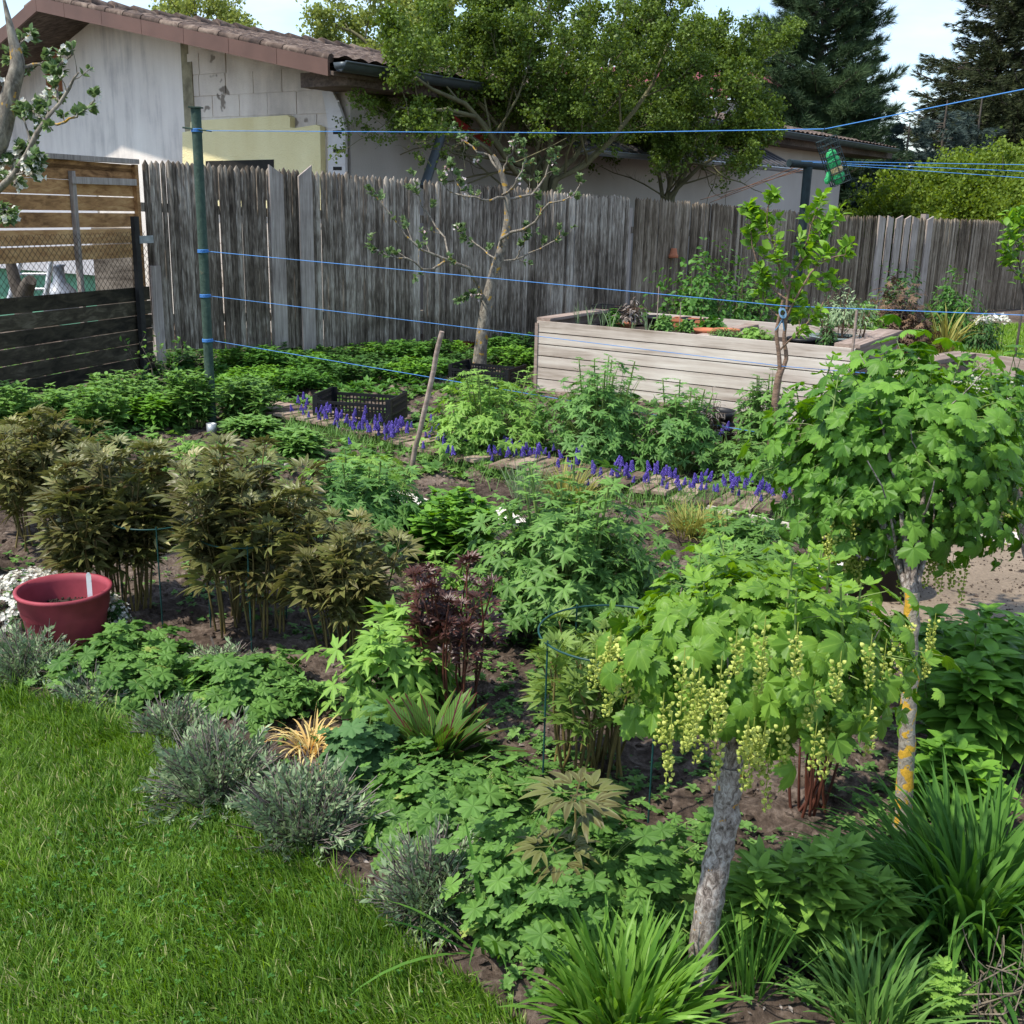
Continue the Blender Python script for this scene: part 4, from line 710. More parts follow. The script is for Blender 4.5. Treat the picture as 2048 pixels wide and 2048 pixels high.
w = MB(); a = thru(240, 560, 13.2); w.box((a[0], 13.2, .62), (.22, .2, .62)); tag(w.build('brick_pillar', wood('rough_brown_stone', [(.3, (.10, .08, .06)), (.7, (.32, .27, .21))], 'X', 12, 3, .95, .8, 4), None, False), 'rough brown stone pillar behind the wire mesh', 'pillar')
ld = emp('stepladder', 'white aluminium stepladder standing behind the left fence', 'ladder', thru(45, 590, 12.)); w = MB()
for pa, pb in (((12, 620), (48, 500)), ((88, 620), (105, 500))): w.tubes(np.array([thru(*pa, 12.), thru(*pb, 12.)]), .028, 6)
w.build('rail', solid('aluminium', (.65, .66, .68), .4, .3), ld); w = MB()
for k_ in range(4): t = k_/4+.1; w.tubes(np.array([thru(12+36*t, 620-120*t, 12.), thru(88+17*t, 620-120*t, 12.)]), .015, 6)
w.build('rung', bpy.data.materials['aluminium'], ld)
w = MB(); a = thru(122, 600, 12.5); w.lathe([(0, -.2), (.19, -.2), (.20, .05), (.16, .12), (.07, .2), (.06, .36), (.08, .39), (.0, .39)], a, 20); tag(w.build('milk_churn', solid('dull_zinc_can', (.25, .27, .30), .5, .4)), 'dull grey metal churn behind the wire mesh', 'churn')
sp = emp('pruned_stump', 'gnarled pruned tree stump behind the left fence', 'tree', (*thru(45, 600, 11.5)[:2], 0)); w = MB(); b0 = thru(45, 640, 11.5); w.tubes(poly([(b0[0], b0[1], 0), thru(45, 600, 11.5), thru(32, 570, 11.5), thru(20, 520, 11.5)], 8), np.linspace(.10, .05, 8), 9); w.tubes(poly([thru(45, 600, 11.5), thru(55, 572, 11.45), thru(62, 560, 11.4)], 5), np.linspace(.09, .06, 5), 8); w.build('trunk', M['bark_dark'], sp)
# ---------------------------------------------------------------- posts, lines, feeder
M['greenpost'] = bark('green_painted_post', [(.35, (.022, .045, .034)), (.6, (.045, .082, .06)), (.75, (.12, .10, .065))], 14, (.13, .09, .06), 1., .70)
M['blue'] = solid('blue_cord', (.075, .25, .60), .5, 0, .1); M['tpole'] = solid('dark_green_metal', (.012, .024, .026), .6, 0, .3)
pb = atz(424, 848); pt = aty(424, 217, pb[1]); po = emp('line_post', 'rusty green steel tube post carrying blue cords', 'post', pb)
w = MB(); w.tubes(np.array([pb-[0, 0, .05], [pb[0], pb[1], pt[2]]]), .034, 14); w.build('pole', M['greenpost'], po)
w = MB(); w.box((pb[0], pb[1], pt[2]+.004), (.042, .042, .004)); w.build('cap', M['greenpost'], po, False)
def pz(py): return aty(424, py, pb[1])[2]
w = MB(); w.tubes(np.array([[pb[0]-.09, pb[1]-.03, pz(257)], [pb[0]+.11, pb[1]-.03, pz(263)]]), .006, 6); w.build('cross_pin', M['greenpost'], po)
SAPY = 6.9
def cord(name, pts, r, label, knots=0, K=40, sag=.0, tie=True):
    P = np.asarray(pts, float); q = []
    for a, b in zip(P[:-1], P[1:]):
        t = np.linspace(0, 1, K)[:, None]; s = a*(1-t)+b*t; s[:, 2] -= (sag*4*t*(1-t))[:, 0]; q.append(s)
    Q = np.concatenate([q[0]]+[x[1:] for x in q[1:]]); w = MB(); w.tubes(Q, r, 6)
    if tie: th = np.linspace(0, 4*math.tau, 60); w.tubes(np.stack([pb[0]+.038*np.cos(th), pb[1]+.038*np.sin(th), P[0][2]+(th/math.tau-2)*.006], 1), .0028, 4, cap=False)
    return tag(w.build(name, M['blue']), label, 'cord', 'blue cords strung from the green post')
fz = aty(1650, 258, 5.); lpst = lambda py: np.array([pb[0]+.03, pb[1], pz(py)])
cord('blue_cord', [lpst(262), aty(1180, 266, 6.15), fz, aty(2110, 166, 4.2)], .0023, 'topmost blue cord, from the top of the post past the hanging bird feeder')
cord('blue_cord', [lpst(503), aty(1570, 612, SAPY), aty(2140, 634, 6.3)], .0027, 'second blue cord from the top, tied to the leafy sapling by the raised bed')
cord('blue_cord', [lpst(592), aty(1570, 733, SAPY), aty(2120, 778, 6.6)], .0023, 'third blue cord from the top, crossing the side of the raised bed')
cord('blue_cord', [lpst(681), aty(1548, 870, SAPY)], .0023, 'lowest blue cord, ending at the foot of the leafy sapling')
w = MB(); c = aty(1566, 628, SAPY-.03); th = np.linspace(0, math.tau, 20)
for k_ in range(3): w.tubes(np.stack([c[0]+.020*np.cos(th), c[1]+.02*np.sin(th*1)+.01*k_, c[2]+.024*np.sin(th)+.005*k_], 1), .004, 5, cap=False)
for e in (-.035, .012): w.tubes(poly([c+[0, 0, -.03], c+[e*.6, -.01, -.07], c+[e*1.2, -.01, -.10]], 6), .0045, 5)
tag(w.build('cord_tie', solid('greyblue_tie', (.10, .20, .30), .6)), 'grey blue loop of cord tied round the sapling stem', 'cord')
# green bird feeder: wire cage with fat balls in green netting
fd = emp('bird_feeder', 'wire cage feeder with a fat ball in green netting hanging from the top blue cord', 'bird feeder', fz)
ax = nrm(aty(1680, 366, 5.)-aty(1652, 278, 5.)); top = aty(1652, 278, 5.); bot = aty(1682, 366, 5.); Lf = np.linalg.norm(bot-top); e1 = nrm(np.cross(ax, [0, 1, 0])); e2 = np.cross(ax, e1)
w = MB(); hw = .036
for k_ in range(9):
    c = top+ax*Lf*k_/8; Q = [c+e1*a*hw+e2*b*hw for a, b in ((-1, -1), (1, -1), (1, 1), (-1, 1), (-1, -1))]; 
    for a, b in zip(Q[:-1], Q[1:]): w.tubes(np.array([a, b]), .0022, 4)
for a, b in ((-1, -1), (0, -1), (1, -1), (1, 0), (1, 1), (0, 1), (-1, 1), (-1, 0)): w.tubes(np.array([top+e1*a*hw+e2*b*hw, bot+e1*a*hw+e2*b*hw]), .0022, 4)
w.tubes(poly([fz+[0, 0, .006], fz+[-.012, 0, -.02], top+[0, 0, .0]], 6), .002, 4); w.build('cage', M['tpole'], fd)
w = MB()
for f, r in ((.38, .024), (.55, .030)): c = top+ax*Lf*f; w.lathe([(0, -r)]+[(r*math.cos(t), r*1.25*math.sin(t)) for t in np.linspace(-1.3, 1.3, 9)]+[(0, r*1.25)], c, 14)
w.lathe([(0, -.03)]+[(.029*math.cos(t), .033*math.sin(t)) for t in np.linspace(-1.3, 1.3, 9)]+[(0, .03)], top+ax*Lf*.86, 14); w.tubes(poly([top+ax*Lf*.62, top+ax*Lf*.75-e1*.035, top+ax*Lf*.9-e1*.055], 6), [.01, .012, .016, .012, .016, .006], 6)
w.build('netting', solid('green_netting', (.04, .38, .13), .6, 0, .5, 250, .6), fd)
w = MB(); c = top+ax*Lf*.70; w.lathe([(0, -.03)]+[(.03*math.cos(t), .03*math.sin(t)) for t in np.linspace(-1.3, 1.3, 9)]+[(0, .03)], c, 16); w.build('fat_ball', solid('fat_ball_suet', (.50, .40, .20), .8, 0, .3, 80, .5), fd)
# T shaped clothes pole and its lines
ty = 11.6; tb = aty(1592, 560, ty); tt = aty(1616, 334, ty); tp = emp('clothes_pole', 'dark T-shaped steel clothes pole rising behind the sapling', 'clothes pole', (tt[0], ty, 0))
w = MB(); w.tubes(np.array([[tt[0], ty, -.05], [tt[0], ty, tt[2]]]), .045, 14); w.build('pole', M['tpole'], tp); a, b = aty(1578, 326, ty-.15), aty(1655, 334, ty+.15); w = MB(); w.tubes(np.array([a, b]), .037, 14); w.build('crossbar', M['tpole'], tp)
for k_, (p0, p1, nm) in enumerate((((1590, 322), (2080, 330), 'rearmost'), ((1625, 325), (2080, 344), 'middle'), ((1650, 328), (2080, 358), 'nearest'))):
    w = MB(); w.tubes(np.array([aty(*p0, ty), aty(*p1, 9.)]), .0025, 5); tag(w.build('clothes_line', M['blue']), nm+' thin clothes line leaving the dark T-shaped pole', 'clothes line', 'clothes lines of the T-shaped pole')
for k_, (px, py) in enumerate(((1440, 395), (1420, 405), (1400, 400))):
    w = MB(); w.tubes(np.array([aty(1600+20*k_, 330, ty+.1), aty(px, py, 15.)]), .004, 4); tag(w.build('guy_wire', solid('rusty_guy', (.20, .10, .06), .8)), ('upper', 'middle', 'lower')[k_]+' thin rusty wire slanting down behind the fence from the clothes pole', 'wire', 'rusty wires')
# ---------------------------------------------------------------- raised beds
M['bedwood'] = wood('silvery_larch_board', [(.15, (.24, .185, .14)), (.45, (.49, .42, .355)), (.8, (.68, .62, .54))], 'X', 22, 1.3, .8, .25, 1.2, .35)
M['bedtop'] = wood('grey_brown_cap_board', [(.25, (.17, .125, .10)), (.6, (.34, .26, .215)), (.85, (.46, .38, .32))], 'X', 25, 1.5, .85, .3, 1.5, .3)
M['compost'] = solid('dark_compost', (.035, .025, .018), .95, 0, .5, 40, .8)
H = .62; q = [atz(*p, H) for p in ((1074, 641), (1710, 697), (1868, 668), (1245, 622))]; q[2] = q[3]+(q[1]-q[0]) if 0 else q[2]
bx = nrm(q[1]-q[0]); Lb = np.linalg.norm(q[1]-q[0]); by = nrm(np.array([-bx[1], bx[0], 0])); Wb = float((q[3]-q[0]) @ by); Bz = math.atan2(bx[1], bx[0]); RB = rotz(Bz)
bed = emp('raised_bed', 'long raised bed of silvery horizontal boards standing before the picket fence', 'raised bed', (*q[0][:2], 0))
O_ = np.array([q[0][0], q[0][1], 0]); 
def bp(a, b, z): return O_+bx*a+by*b+np.array([0, 0, z])
def bbox(w, a0, a1, b0, b1, z0, z1, v=.5): w.hexa([bp(a0, b0, z0), bp(a1, b0, z0), bp(a1, b1, z0), bp(a0, b1, z0)], [bp(a0, b0, z1), bp(a1, b0, z1), bp(a1, b1, z1), bp(a0, b1, z1)], v)
def obuild(w, name, mat, root, rz):
    """build with object axes turned so that the grain follows the board"""
    o = w.build(name, mat, root, False); loc = WL[root.name]; m = o.data; a = np.empty(len(m.vertices)*3, np.float32); m.vertices.foreach_get('co', a); a = a.reshape(-1, 3) @ rotz(rz); m.vertices.foreach_set('co', a.ravel().astype(np.float32)); o.rotation_euler = (0, 0, rz); m.update(); return o
g = R(15); bh = .1045
for k_ in range(6): w = MB(); bbox(w, 0, Lb, 0, .028, .0+k_*bh, k_*bh+bh-.009, [.5, .35, .6, .45, .55, .25][k_]); obuild(w, 'front_board', M['bedwood'], bed, Bz)
for k_ in range(6): w = MB(); bbox(w, Lb-.030, Lb+.002, .0285, Wb-.03, k_*bh, k_*bh+bh-.006, g.uniform(.1, .5)); o = obuild(w, 'end_board', M['bedtop'], bed, Bz+math.pi/2); w = MB(); bbox(w, .0, .03, .0285, Wb-.03, k_*bh, k_*bh+bh-.006, .4); obuild(w, 'end_board', M['bedtop'], bed, Bz+math.pi/2)
w = MB(); bbox(w, 0, Lb, Wb-.03, Wb, 0, .624, .5); obuild(w, 'back_board', M['bedwood'], bed, Bz)
for a0, a1, zt in ((-.02, .12, .645), (Lb-.17, Lb+.03, .645), (1.46, 1.58, .60)): w = MB(); bbox(w, a0, a1, .03, Wb, zt-.026, zt, .5); obuild(w, 'cap_board', M['bedtop'], bed, Bz+math.pi/2)
w = MB(); bbox(w, -.012, .018, -.012, .0, .0, .60); obuild(w, 'corner_batten', M['bedtop'], bed, Bz)
w = MB(); bbox(w, .032, Lb-.034, .0295, .0335, .0, .58); bbox(w, .04, Lb-.04, .035, Wb-.035, .05, .50); w.build('compost', M['compost'], bed, False)  # thin dark sheet behind front boards added to shade their gaps; block is fill
# second bed on the right, lower boards seen behind the bushes
q2 = [atz(*p, .62) for p in ((1955, 752), (2330, 800))]; b2 = nrm(q2[1]-q2[0]); bed2 = emp('raised_bed', 'second raised bed half hidden behind the currant bushes at the right edge', 'raised bed', (*q2[0][:2], 0)); R2 = math.atan2(b2[1], b2[0]); p2 = np.array([-b2[1], b2[0], 0])
def cp(a, b, z): return np.array([q2[0][0], q2[0][1], 0])+b2*a+p2*b+np.array([0, 0, z])
for k_ in range(6): w = MB(); w.hexa([cp(a, b, k_*bh) for a, b in ((-.6, 0), (2, 0), (2, .03), (-.6, .03))], [cp(a, b, k_*bh+.099) for a, b in ((-.6, 0), (2, 0), (2, .03), (-.6, .03))], g.uniform(.2, .8)); obuild(w, 'front_board', M['bedwood'], bed2, R2)
for nm, a, b in (('cap_board', -.62, -.45),): w = MB(); w.hexa([cp(x, y, .61) for x, y in ((a, 0), (b, 0), (b, 1.0), (a, 1.0))], [cp(x, y, .64) for x, y in ((a, 0), (b, 0), (b, 1.0), (a, 1.0))]); obuild(w, nm, M['bedtop'], bed2, R2+math.pi/2)
w = MB(); w.hexa([cp(a, b, .0) for a, b in ((-.6, 1.0), (2, 1.0), (2, 1.03), (-.6, 1.03))], [cp(a, b, .64) for a, b in ((-.6, 1.0), (2, 1.), (2, 1.03), (-.6, 1.03))]); obuild(w, 'back_board', M['bedtop'], bed2, R2)
w = MB(); w.hexa([cp(a, b, .05) for a, b in ((-.5, .04), (2, .04), (2, .98), (-.5, .98))], [cp(a, b, .45) for a, b in ((-.5, .04), (2, .04), (2, .98), (-.5, .98))]); w.build('compost', M['compost'], bed2, False)
# pots and what grows in them, standing on the bed
M['terra'] = solid('terracotta', (.42, .15, .075), .8, 0, .2, 12, .2); M['redpot'] = solid('faded_red_plastic', (.28, .045, .06), .6, 0, .38, 7, .2); M['greypot'] = solid('grey_green_glaze', (.19, .24, .23), .4, 0, .2)
def pot(loc, r, h_, mat, label, cat='plant pot', name='plant_pot', root=None, soil=True, rim=.12, n=26):
    o = emp(name, label, cat, loc, None); w = MB(); rb = r*.72
    w.lathe([(0, 0), (rb, 0), (rb+(r-rb)*.72, h_*(1-rim*1.6)), (r*.965, h_*(1-rim*1.55)), (r, h_*(1-rim)), (r*1.02, h_), (r*.93, h_), (r*.90, h_*.86), (rb, h_*.1), (0, h_*.1)], loc, n); w.build('body', mat, o)
    if soil: w = MB(); w.lathe([(0, h_*.84), (r*.5, h_*.855), (r*.90, h_*.83)], loc, 18); w.build('soil_fill', M['compost'], o)
    return o
def clampbed(p, r=.1):
    q_ = np.array(p)-O_; a_ = float(q_ @ bx); b_ = float(q_ @ by); return bp(min(max(a_, .06+r*.5), Lb-.06-r*.5), min(max(b_, .04+r), Wb-.05-r*.6), p[2])
def onbed(px, py, z=.5, r=.12): return clampbed(atz(px, py, z), r)
pot(onbed(1247, 668, .50), .075, .11, M['terra'], 'small terracotta pot just inside the front board of the raised bed')
pot(onbed(1316, 665, .505), .12, .15, M['black'], 'black plastic pot with light green seedlings at the raised bed front')
pot(onbed(1305, 640, .50), .10, .16, M['redpot'], 'small red pot behind the black one on the raised bed', n=22)
pot(onbed(1392, 660, .50), .12, .12, M['black'], 'second black pot, in the middle of the raised bed')
for k_, (px, nm) in enumerate(((1414, 'left'), (1452, 'right'))):
    c = onbed(px, 672, .565); t_ = emp('seed_tray', 'orange clay tray of fine green seedlings, %s one of the pair' % nm, 'tray', c, 'orange seedling trays'); w = MB(); w.lathe([(0, 0), (.09, 0), (.115, .045), (.122, .06), (.108, .06), (.09, .02), (0, .02)], c, 22); w.build('body', M['terra'], t_)
def trough(c, lx, ly, hh, rz, mat, label):
    o = emp('planter', label, 'planter', c); A = rotz(rz); w = MB(); t_ = .012
    for a, b, x, y in ((0, -ly, lx, t_), (0, ly, lx, t_), (-lx, 0, t_, ly-t_), (lx, 0, t_, ly-t_)): w.box(c+A @ np.array([a, b, hh/2]), (x, y, hh/2), M=A)
    w.box(c+A @ np.array([0, 0, .01]), (lx-t_, ly-t_, .01), M=A)
    for a, b, x, y in ((0, -ly-.008, lx+.02, .014), (0, ly+.008, lx+.02, .014)): w.box(c+A @ np.array([a, b, hh-.012]), (x, y, .0135), M=A)
    w.build('body', mat, o, False); w = MB(); w.box(c+A @ np.array([0, 0, hh*.45]), (lx-.014, ly-.014, hh*.42), M=A); w.build('soil_fill', M['compost'], o, False); return o
trough(onbed(1258, 645, .52), .15, .085, .15, Bz, solid('brown_plastic', (.10, .065, .045), .6), 'brown planter holding a dry twiggy shrub on the raised bed')
trough(onbed(1300, 634, .5), .17, .09, .18, Bz, M['black'], 'dark grey planter box at the back of the raised bed')
trough(onbed(1395, 655, .52), .2, .08, .09, Bz, M['terra'], 'long low terracotta planter across the raised bed')
pot(onbed(1602, 708, .52), .125, .13, M['black'], 'low black pot with a rosemary sprig behind the sapling')
c = onbed(1668, 697, .54); o = emp('bowl_planter', 'shallow oval grey green bowl with a small twiggy shrub on the raised bed', 'planter', c); w = MB(); w.lathe([(0, 0), (.14, 0), (.19, .05), (.205, .085), (.215, .09), (.215, .105), (.19, .105), (.175, .06), (0, .05)], c, 34); w.build('body', M['greypot'], o); w = MB(); w.lathe([(0, .10), (.1, .098), (.187, .088)], c, 20); w.build('soil_fill', M['compost'], o)
for px, py0, py1, r, nm in ((1714, 620, 740, .011, 'grey'), (1318, 573, 648, .005, 'thin brown'), (1362, 605, 655, .004, 'thin rusty')):
    yy_ = atz(px, 700, .6)[1]-.25 if px > 1700 else onbed(px, 655, .6)[1]; a, b = aty(px, py0, yy_), aty(px, py1, yy_); w = MB(); w.tubes(np.array([[a[0], a[1], a[2]], [a[0], a[1], 0.0 if px > 1700 else .5]]), r, 7); tag(w.build('stake', M['bedtop']), nm+' plant stake at the raised bed', 'stake')
# terracotta pot hung on a pale of the fence, clay bowl on the ground below
s_, z_ = hit(1340, 512, FA, FD); p = FA+FD*s_+FN*.06; w = MB(); w.lathe([(0, .10), (.035, .10), (.052, .02), (.062, .018), (.062, -.02), (.054, -.02), (.03, .09), (0, .09)], (p[0], p[1], z_), 20); tag(w.build('terracotta_pot', M['terra']), 'small terracotta pot hung upside down on the picket fence', 'plant pot')
c = atz(926, 695); w = MB(); w.lathe([(0, 0), (.12, 0), (.18, .09), (.19, .1), (.17, .1), (.11, .03), (0, .03)], c, 24); tag(w.build('clay_bowl', M['terra']), 'orange clay bowl lying in the undergrowth at the foot of the fence', 'bowl')
w = MB(); a = aty(903, 637, c[1]); w.tubes(np.array([[a[0], a[1], a[2]], [a[0]+.01, a[1], 0]]), .006, 6); tag(w.build('stake', solid('rusty_rod', (.30, .08, .03), .8)), 'thin rusty rod standing by the picket fence near the clay bowl', 'stake')
# leaning stick between the beds
a = atz(820, 940); b = aty(884, 663, a[1]-.15); w = MB(); w.tubes(poly([a-[0, 0, .03], a*.5+b*.5+[.006, 0, 0], b], 12, R(2), .003), np.linspace(.017, .015, 12), 9); tag(w.build('wooden_stick', M['bedtop']), 'bare wooden stick leaning in the grape hyacinth border', 'stake')
# ---------------------------------------------------------------- plastic crates
def crate(c, lx, ly, hh, rz, label, low=None):
    o = emp('crate', label, 'crate', c, 'black plastic crates'); A = rotz(rz)
    def P(x, y, z): return c+A @ np.array([x, y, z])
    w = MB()
    def bx_(x0, x1, y0, y1, z0, z1): w.box(P((x0+x1)/2, (y0+y1)/2, (z0+z1)/2), (abs(x1-x0)/2, abs(y1-y0)/2, abs(z1-z0)/2), M=A)
    t_ = .008
    for y, n_, len_, ax_ in ((-ly, 18, lx, 0), (ly, 18, lx, 0), (-lx, 12, ly, 1), (lx, 12, ly, 1)):
        w = MB(); hs = hh if ax_ == 1 else hh*.80
        def side(u0, u1, z0, z1, th=t_):
            if ax_ == 0: bx_(u0, u1, y-th/2, y+th/2, z0, z1)
            else: bx_(y-th/2, y+th/2, u0, u1, z0, z1)
        for z0, z1 in ((0, .02), (hs*.36, hs*.42), (hs*.68, hs*.74), (hs-.022, hs)): side(-len_+.03, len_-.03, z0, z1, .012)
        for k_ in range(n_): u_ = -len_+.05+(2*len_-.1)*k_/(n_-1); side(u_-.0045, u_+.0045, .02, hs-.022)
        w.build('side', M['black'], o, False)
    for sx in (-1, 1):
        for sy in (-1, 1): w = MB(); bx_(sx*lx-sx*.035, sx*lx+sx*.004, sy*ly-sy*.006, sy*ly+sy*.004, 0, hh); bx_(sx*lx-sx*.006, sx*lx+sx*.004, sy*ly-sy*.035, sy*ly-sy*.006, 0, hh); w.build('corner', M['black'], o, False)
    w = MB()
    for k_ in range(14): u_ = -lx+.03+(2*lx-.06)*k_/13; bx_(u_-.006, u_+.006, -ly+.005, ly-.005, .004, .012)
    for k_ in range(9): u_ = -ly+.03+(2*ly-.06)*k_/8; bx_(-lx+.005, lx-.005, u_-.006, u_+.006, .0125, .018)
    w.build('base', M['black'], o, False)
    return o
crate(atz(722, 838, .03), .30, .20, .20, math.radians(-12), 'empty black lattice crate beside the slatted walkway')
crate(atz(975, 765, .02), .30, .20, .17, math.radians(-24), 'black lattice crate round the foot of the blossoming apple tree')
# ---------------------------------------------------------------- slatted wooden walkway
M['walk'] = wood('worn_walkway_slat', [(.2, (.07, .048, .036)), (.5, (.19, .13, .098)), (.8, (.34, .26, .20))], 'Y', 24, 2., .9, .6, 3., .55)
wk = [atz(520, 812, .06), atz(700, 845, .06), atz(800, 870, .06), atz(1010, 922, .06), atz(1250, 962, .06), atz(1560, 1012, .06)]
bw = emp('slatted_walkway', 'narrow weathered walkway of short wooden slats between the beds', 'walkway', (*wk[2][:2], 0)); g = R(44)
acc = 0
for ia, (a, b) in enumerate(zip(wk[:-1], wk[1:])):
    d = nrm(b-a); Lw = np.linalg.norm(b-a); k_ = 0; s = .0
    if ia == 1: s = .3
    while s < Lw-.06:
        wd = g.uniform(.085, .11); cc = a+d*(s+wd/2)+[0, 0, g.normal(0, .006)]; rz = math.atan2(d[1], d[0])+g.normal(0, .05); A = rotz(rz) @ rotx(g.normal(0, .03)); hl = g.uniform(.17, .205)
        w = MB(); w.box(cc, (wd/2, hl, .010), g.uniform(0, 1), A); obuild(w, 'slat', M['walk'], bw, rz); s += wd+g.uniform(.012, .03)
for off in (-.13, .13):
    w = MB()
    for a, b in zip(wk[1:-1], wk[2:]): d = nrm(b-a); e = np.array([-d[1], d[0], 0])*off; w.hexa([a+e+np.array(x) for x in ((0, -.02, -.06), (0, .02, -.06))]+[b+e+np.array(x)-d*.004 for x in ((0, .02, -.06), (0, -.02, -.06))], [a+e+np.array(x) for x in ((0, -.02, -.015), (0, .02, -.015))]+[b+e+np.array(x)-d*.004 for x in ((0, .02, -.015), (0, -.02, -.015))])
    w.build('bearer', M['walk'], bw, False)
a, b = atz(1390, 1005, .05), atz(1600, 1052, .05); w = MB(); d = nrm(b-a); w.hexa([a+[0, 0, -.06], b+[0, 0, -.06], b+[0, .02, -.06], a+[0, .02, -.06]], [a, b, b+[0, .02, 0], a+[0, .02, 0]], .8); tag(w.build('edging_board', M['bedwood'], None, False), 'pale wooden edging board along the near side of the walkway', 'board')
for k_, (pa, pb_, lb_) in enumerate((((985, 1020), (1035, 1050), 'short pale board showing beside the dark green phlox'), ((745, 972), (850, 1012), 'pale board half buried under delphinium leaves'), ((525, 918), (585, 928), 'pale chip of board on the soil behind the bronze peonies'))):
    a, b = atz(*pa, .02), atz(*pb_, .02); d = nrm(b-a); e = np.array([-d[1], d[0], 0])*.07; w = MB(); w.hexa([a-e+[0, 0, -.01], b-e+[0, 0, -.01], b+e+[0, 0, -.01], a+e+[0, 0, -.01]], [a-e+[0, 0, .012], b-e+[0, 0, .012], b+e+[0, 0, .012], a+e+[0, 0, .012]], .9); tag(w.build('path_board', M['bedwood'], None, False), lb_, 'board')
a, b = atz(1950, 1062, .09), atz(2090, 1090, .09); w = MB(); w.hexa([a+[0, 0, -.035], b+[0, 0, -.035], b+[.03, .14, -.035], a+[.03, .14, -.035]], [a, b, b+[.03, .14, 0], a+[.03, .14, 0]], .7); tag(w.build('step_board', M['bedwood'], None, False), 'pale board lying along the far edge of the concrete slab', 'board')
# ---------------------------------------------------------------- big red pot with plant label
c = atz(138, 1302); pr = emp('flower_pot', 'large faded red plastic flower pot standing among lavender', 'flower pot', c); w = MB(); r = .161; hh = .25
w.lathe([(0, 0), (r*.74, 0), (r*.76, .01), (r*.915, hh*.62), (r*.95, hh*.66), (r*.955, hh*.74), (r*.985, hh*.76), (r*.99, hh*.93), (r*1.045, hh*.95), (r*1.05, hh*1.0), (r*.97, hh*1.0), (r*.945, hh*.9), (r*.89, hh*.6), (r*.86, hh*.55), (r*.70, .02), (0, .02)], c, 60); w.build('body', M['redpot'], pr)
w = MB(); gg = R(4); w.lathe([(0, hh*.63), (r*.4, hh*.66), (r*.88, hh*.62)], c, 24); n = 260; aa, q_ = gg.uniform(0, 6.28, n), r*.86*np.sqrt(gg.uniform(0, 1, n)); w.inst(T_clod, np.linalg.qr(gg.normal(0, 1, (n, 3, 3)))[0]*gg.uniform(.003, .010, n)[:, None, None], c+np.stack([q_*np.cos(aa), q_*np.sin(aa), np.full(n, hh*.645)], 1), gg.uniform(0, 1, n)); w.build('soil_fill', M['compost'], pr)
w = MB(); e = c+np.array([r*.74, -r*.35, hh*.6]); A = rotz(.3) @ rotx(-.08); w.box(e+[0, 0, .085], (.0085, .0012, .085), M=A); w.hexa([e+A @ np.array(v_)+[0, 0, .17] for v_ in ((-.0085, -.0012, 0), (.0085, -.0012, 0), (.0085, .0012, 0), (-.0085, .0012, 0))], [e+A @ np.array(v_)+[0, 0, .18] for v_ in ((-.004, -.0012, 0), (.004, -.0012, 0), (.004, .0012, 0), (-.004, .0012, 0))]); pl = emp('plant_label', 'white plastic plant label stuck in the red flower pot', 'plant label', e); w.build('strip', solid('white_plastic', (.78, .78, .76), .4, 0, .04), pl, False)
# grape hyacinth pot corner: dark pots behind the delphiniums
pot(atz(1425, 880), .155, .22, M['black'], 'wide black pot with twiggy plants below the raised bed'); pot(atz(1475, 893), .12, .15, M['black'], 'smaller black pot to the right of the wide black pot')
# green tub, crate and grey cloth half hidden by the currants; yellow cap
c = atz(1930, 945); tb_ = emp('green_tub', 'bright green plastic garden tub half hidden by the currant leaves', 'tub', c); w = MB(); w.lathe([(0, 0), (.36, 0), (.46, .46), (.50, .47), (.51, .50), (.49, .51), (.47, .50), (.35, .03), (0, .03)], c, 40); w.build('body', solid('bright_green_plastic', (.02, .42, .09), .4, 0, .1), tb_)
for sx in (-1, 1): w = MB(); th = np.linspace(0, math.pi, 12); w.tubes(np.stack([c[0]+sx*.49+0*th, c[1]+.1*np.cos(th), c[2]+.49+.09*np.sin(th)], 1), .012, 7); w.build('handle', bpy.data.materials['bright_green_plastic'], tb_)
c = atz(1755, 1205); bk = emp('bucket', 'black bucket standing on the soil between the two currant bushes', 'bucket', c); w = MB(); w.lathe([(0, 0), (.12, 0), (.155, .22), (.165, .225), (.165, .24), (.15, .24), (.115, .02), (0, .02)], c, 30); w.build('body', M['black'], bk); w = MB(); th = np.linspace(0, math.pi, 16); w.tubes(np.stack([c[0]+.16*np.cos(th), c[1]-.06*np.sin(th), c[2]+.235+.03*np.sin(th)], 1), .004, 5); w.build('handle', M['black'], bk)
c = atz(1682, 1165); n1, n2 = 30, 16; a_, b_ = np.meshgrid(np.linspace(-1, 1, n1), np.linspace(-1, 1, n2)); zc = .16-.12*a_**2-.05*b_**2+.006*np.sin(a_*42); V = np.stack([c[0]+a_*.13+b_*.03, c[1]+b_*.10, zc], -1); w = MB(); i = np.arange(n2-1)[:, None]*n1; j = np.arange(n1-1)[None]; f_ = np.stack([i+j, i+j+1, i+j+n1+1, i+j+n1], -1); w.add(V, [f_]); w.add(V-[0, 0, .012], [f_[..., ::-1]]); tag(w.build('ribbed_cloth', solid('pale_grey_cloth', (.55, .54, .52), .9, 0, .12)), 'pale grey ribbed cloth lying folded beside the black bucket', 'cloth')
c = atz(474, 876); w = MB(); w.lathe([(0, .0), (.045, 0), (.05, .03), (.048, .035), (.0, .035)], c+[0, 0, .02], 20); tag(w.build('yellow_cap', solid('yellow_plastic', (.75, .48, .03), .5)), 'yellow plastic lid lying on the bare soil near the green post', 'lid')
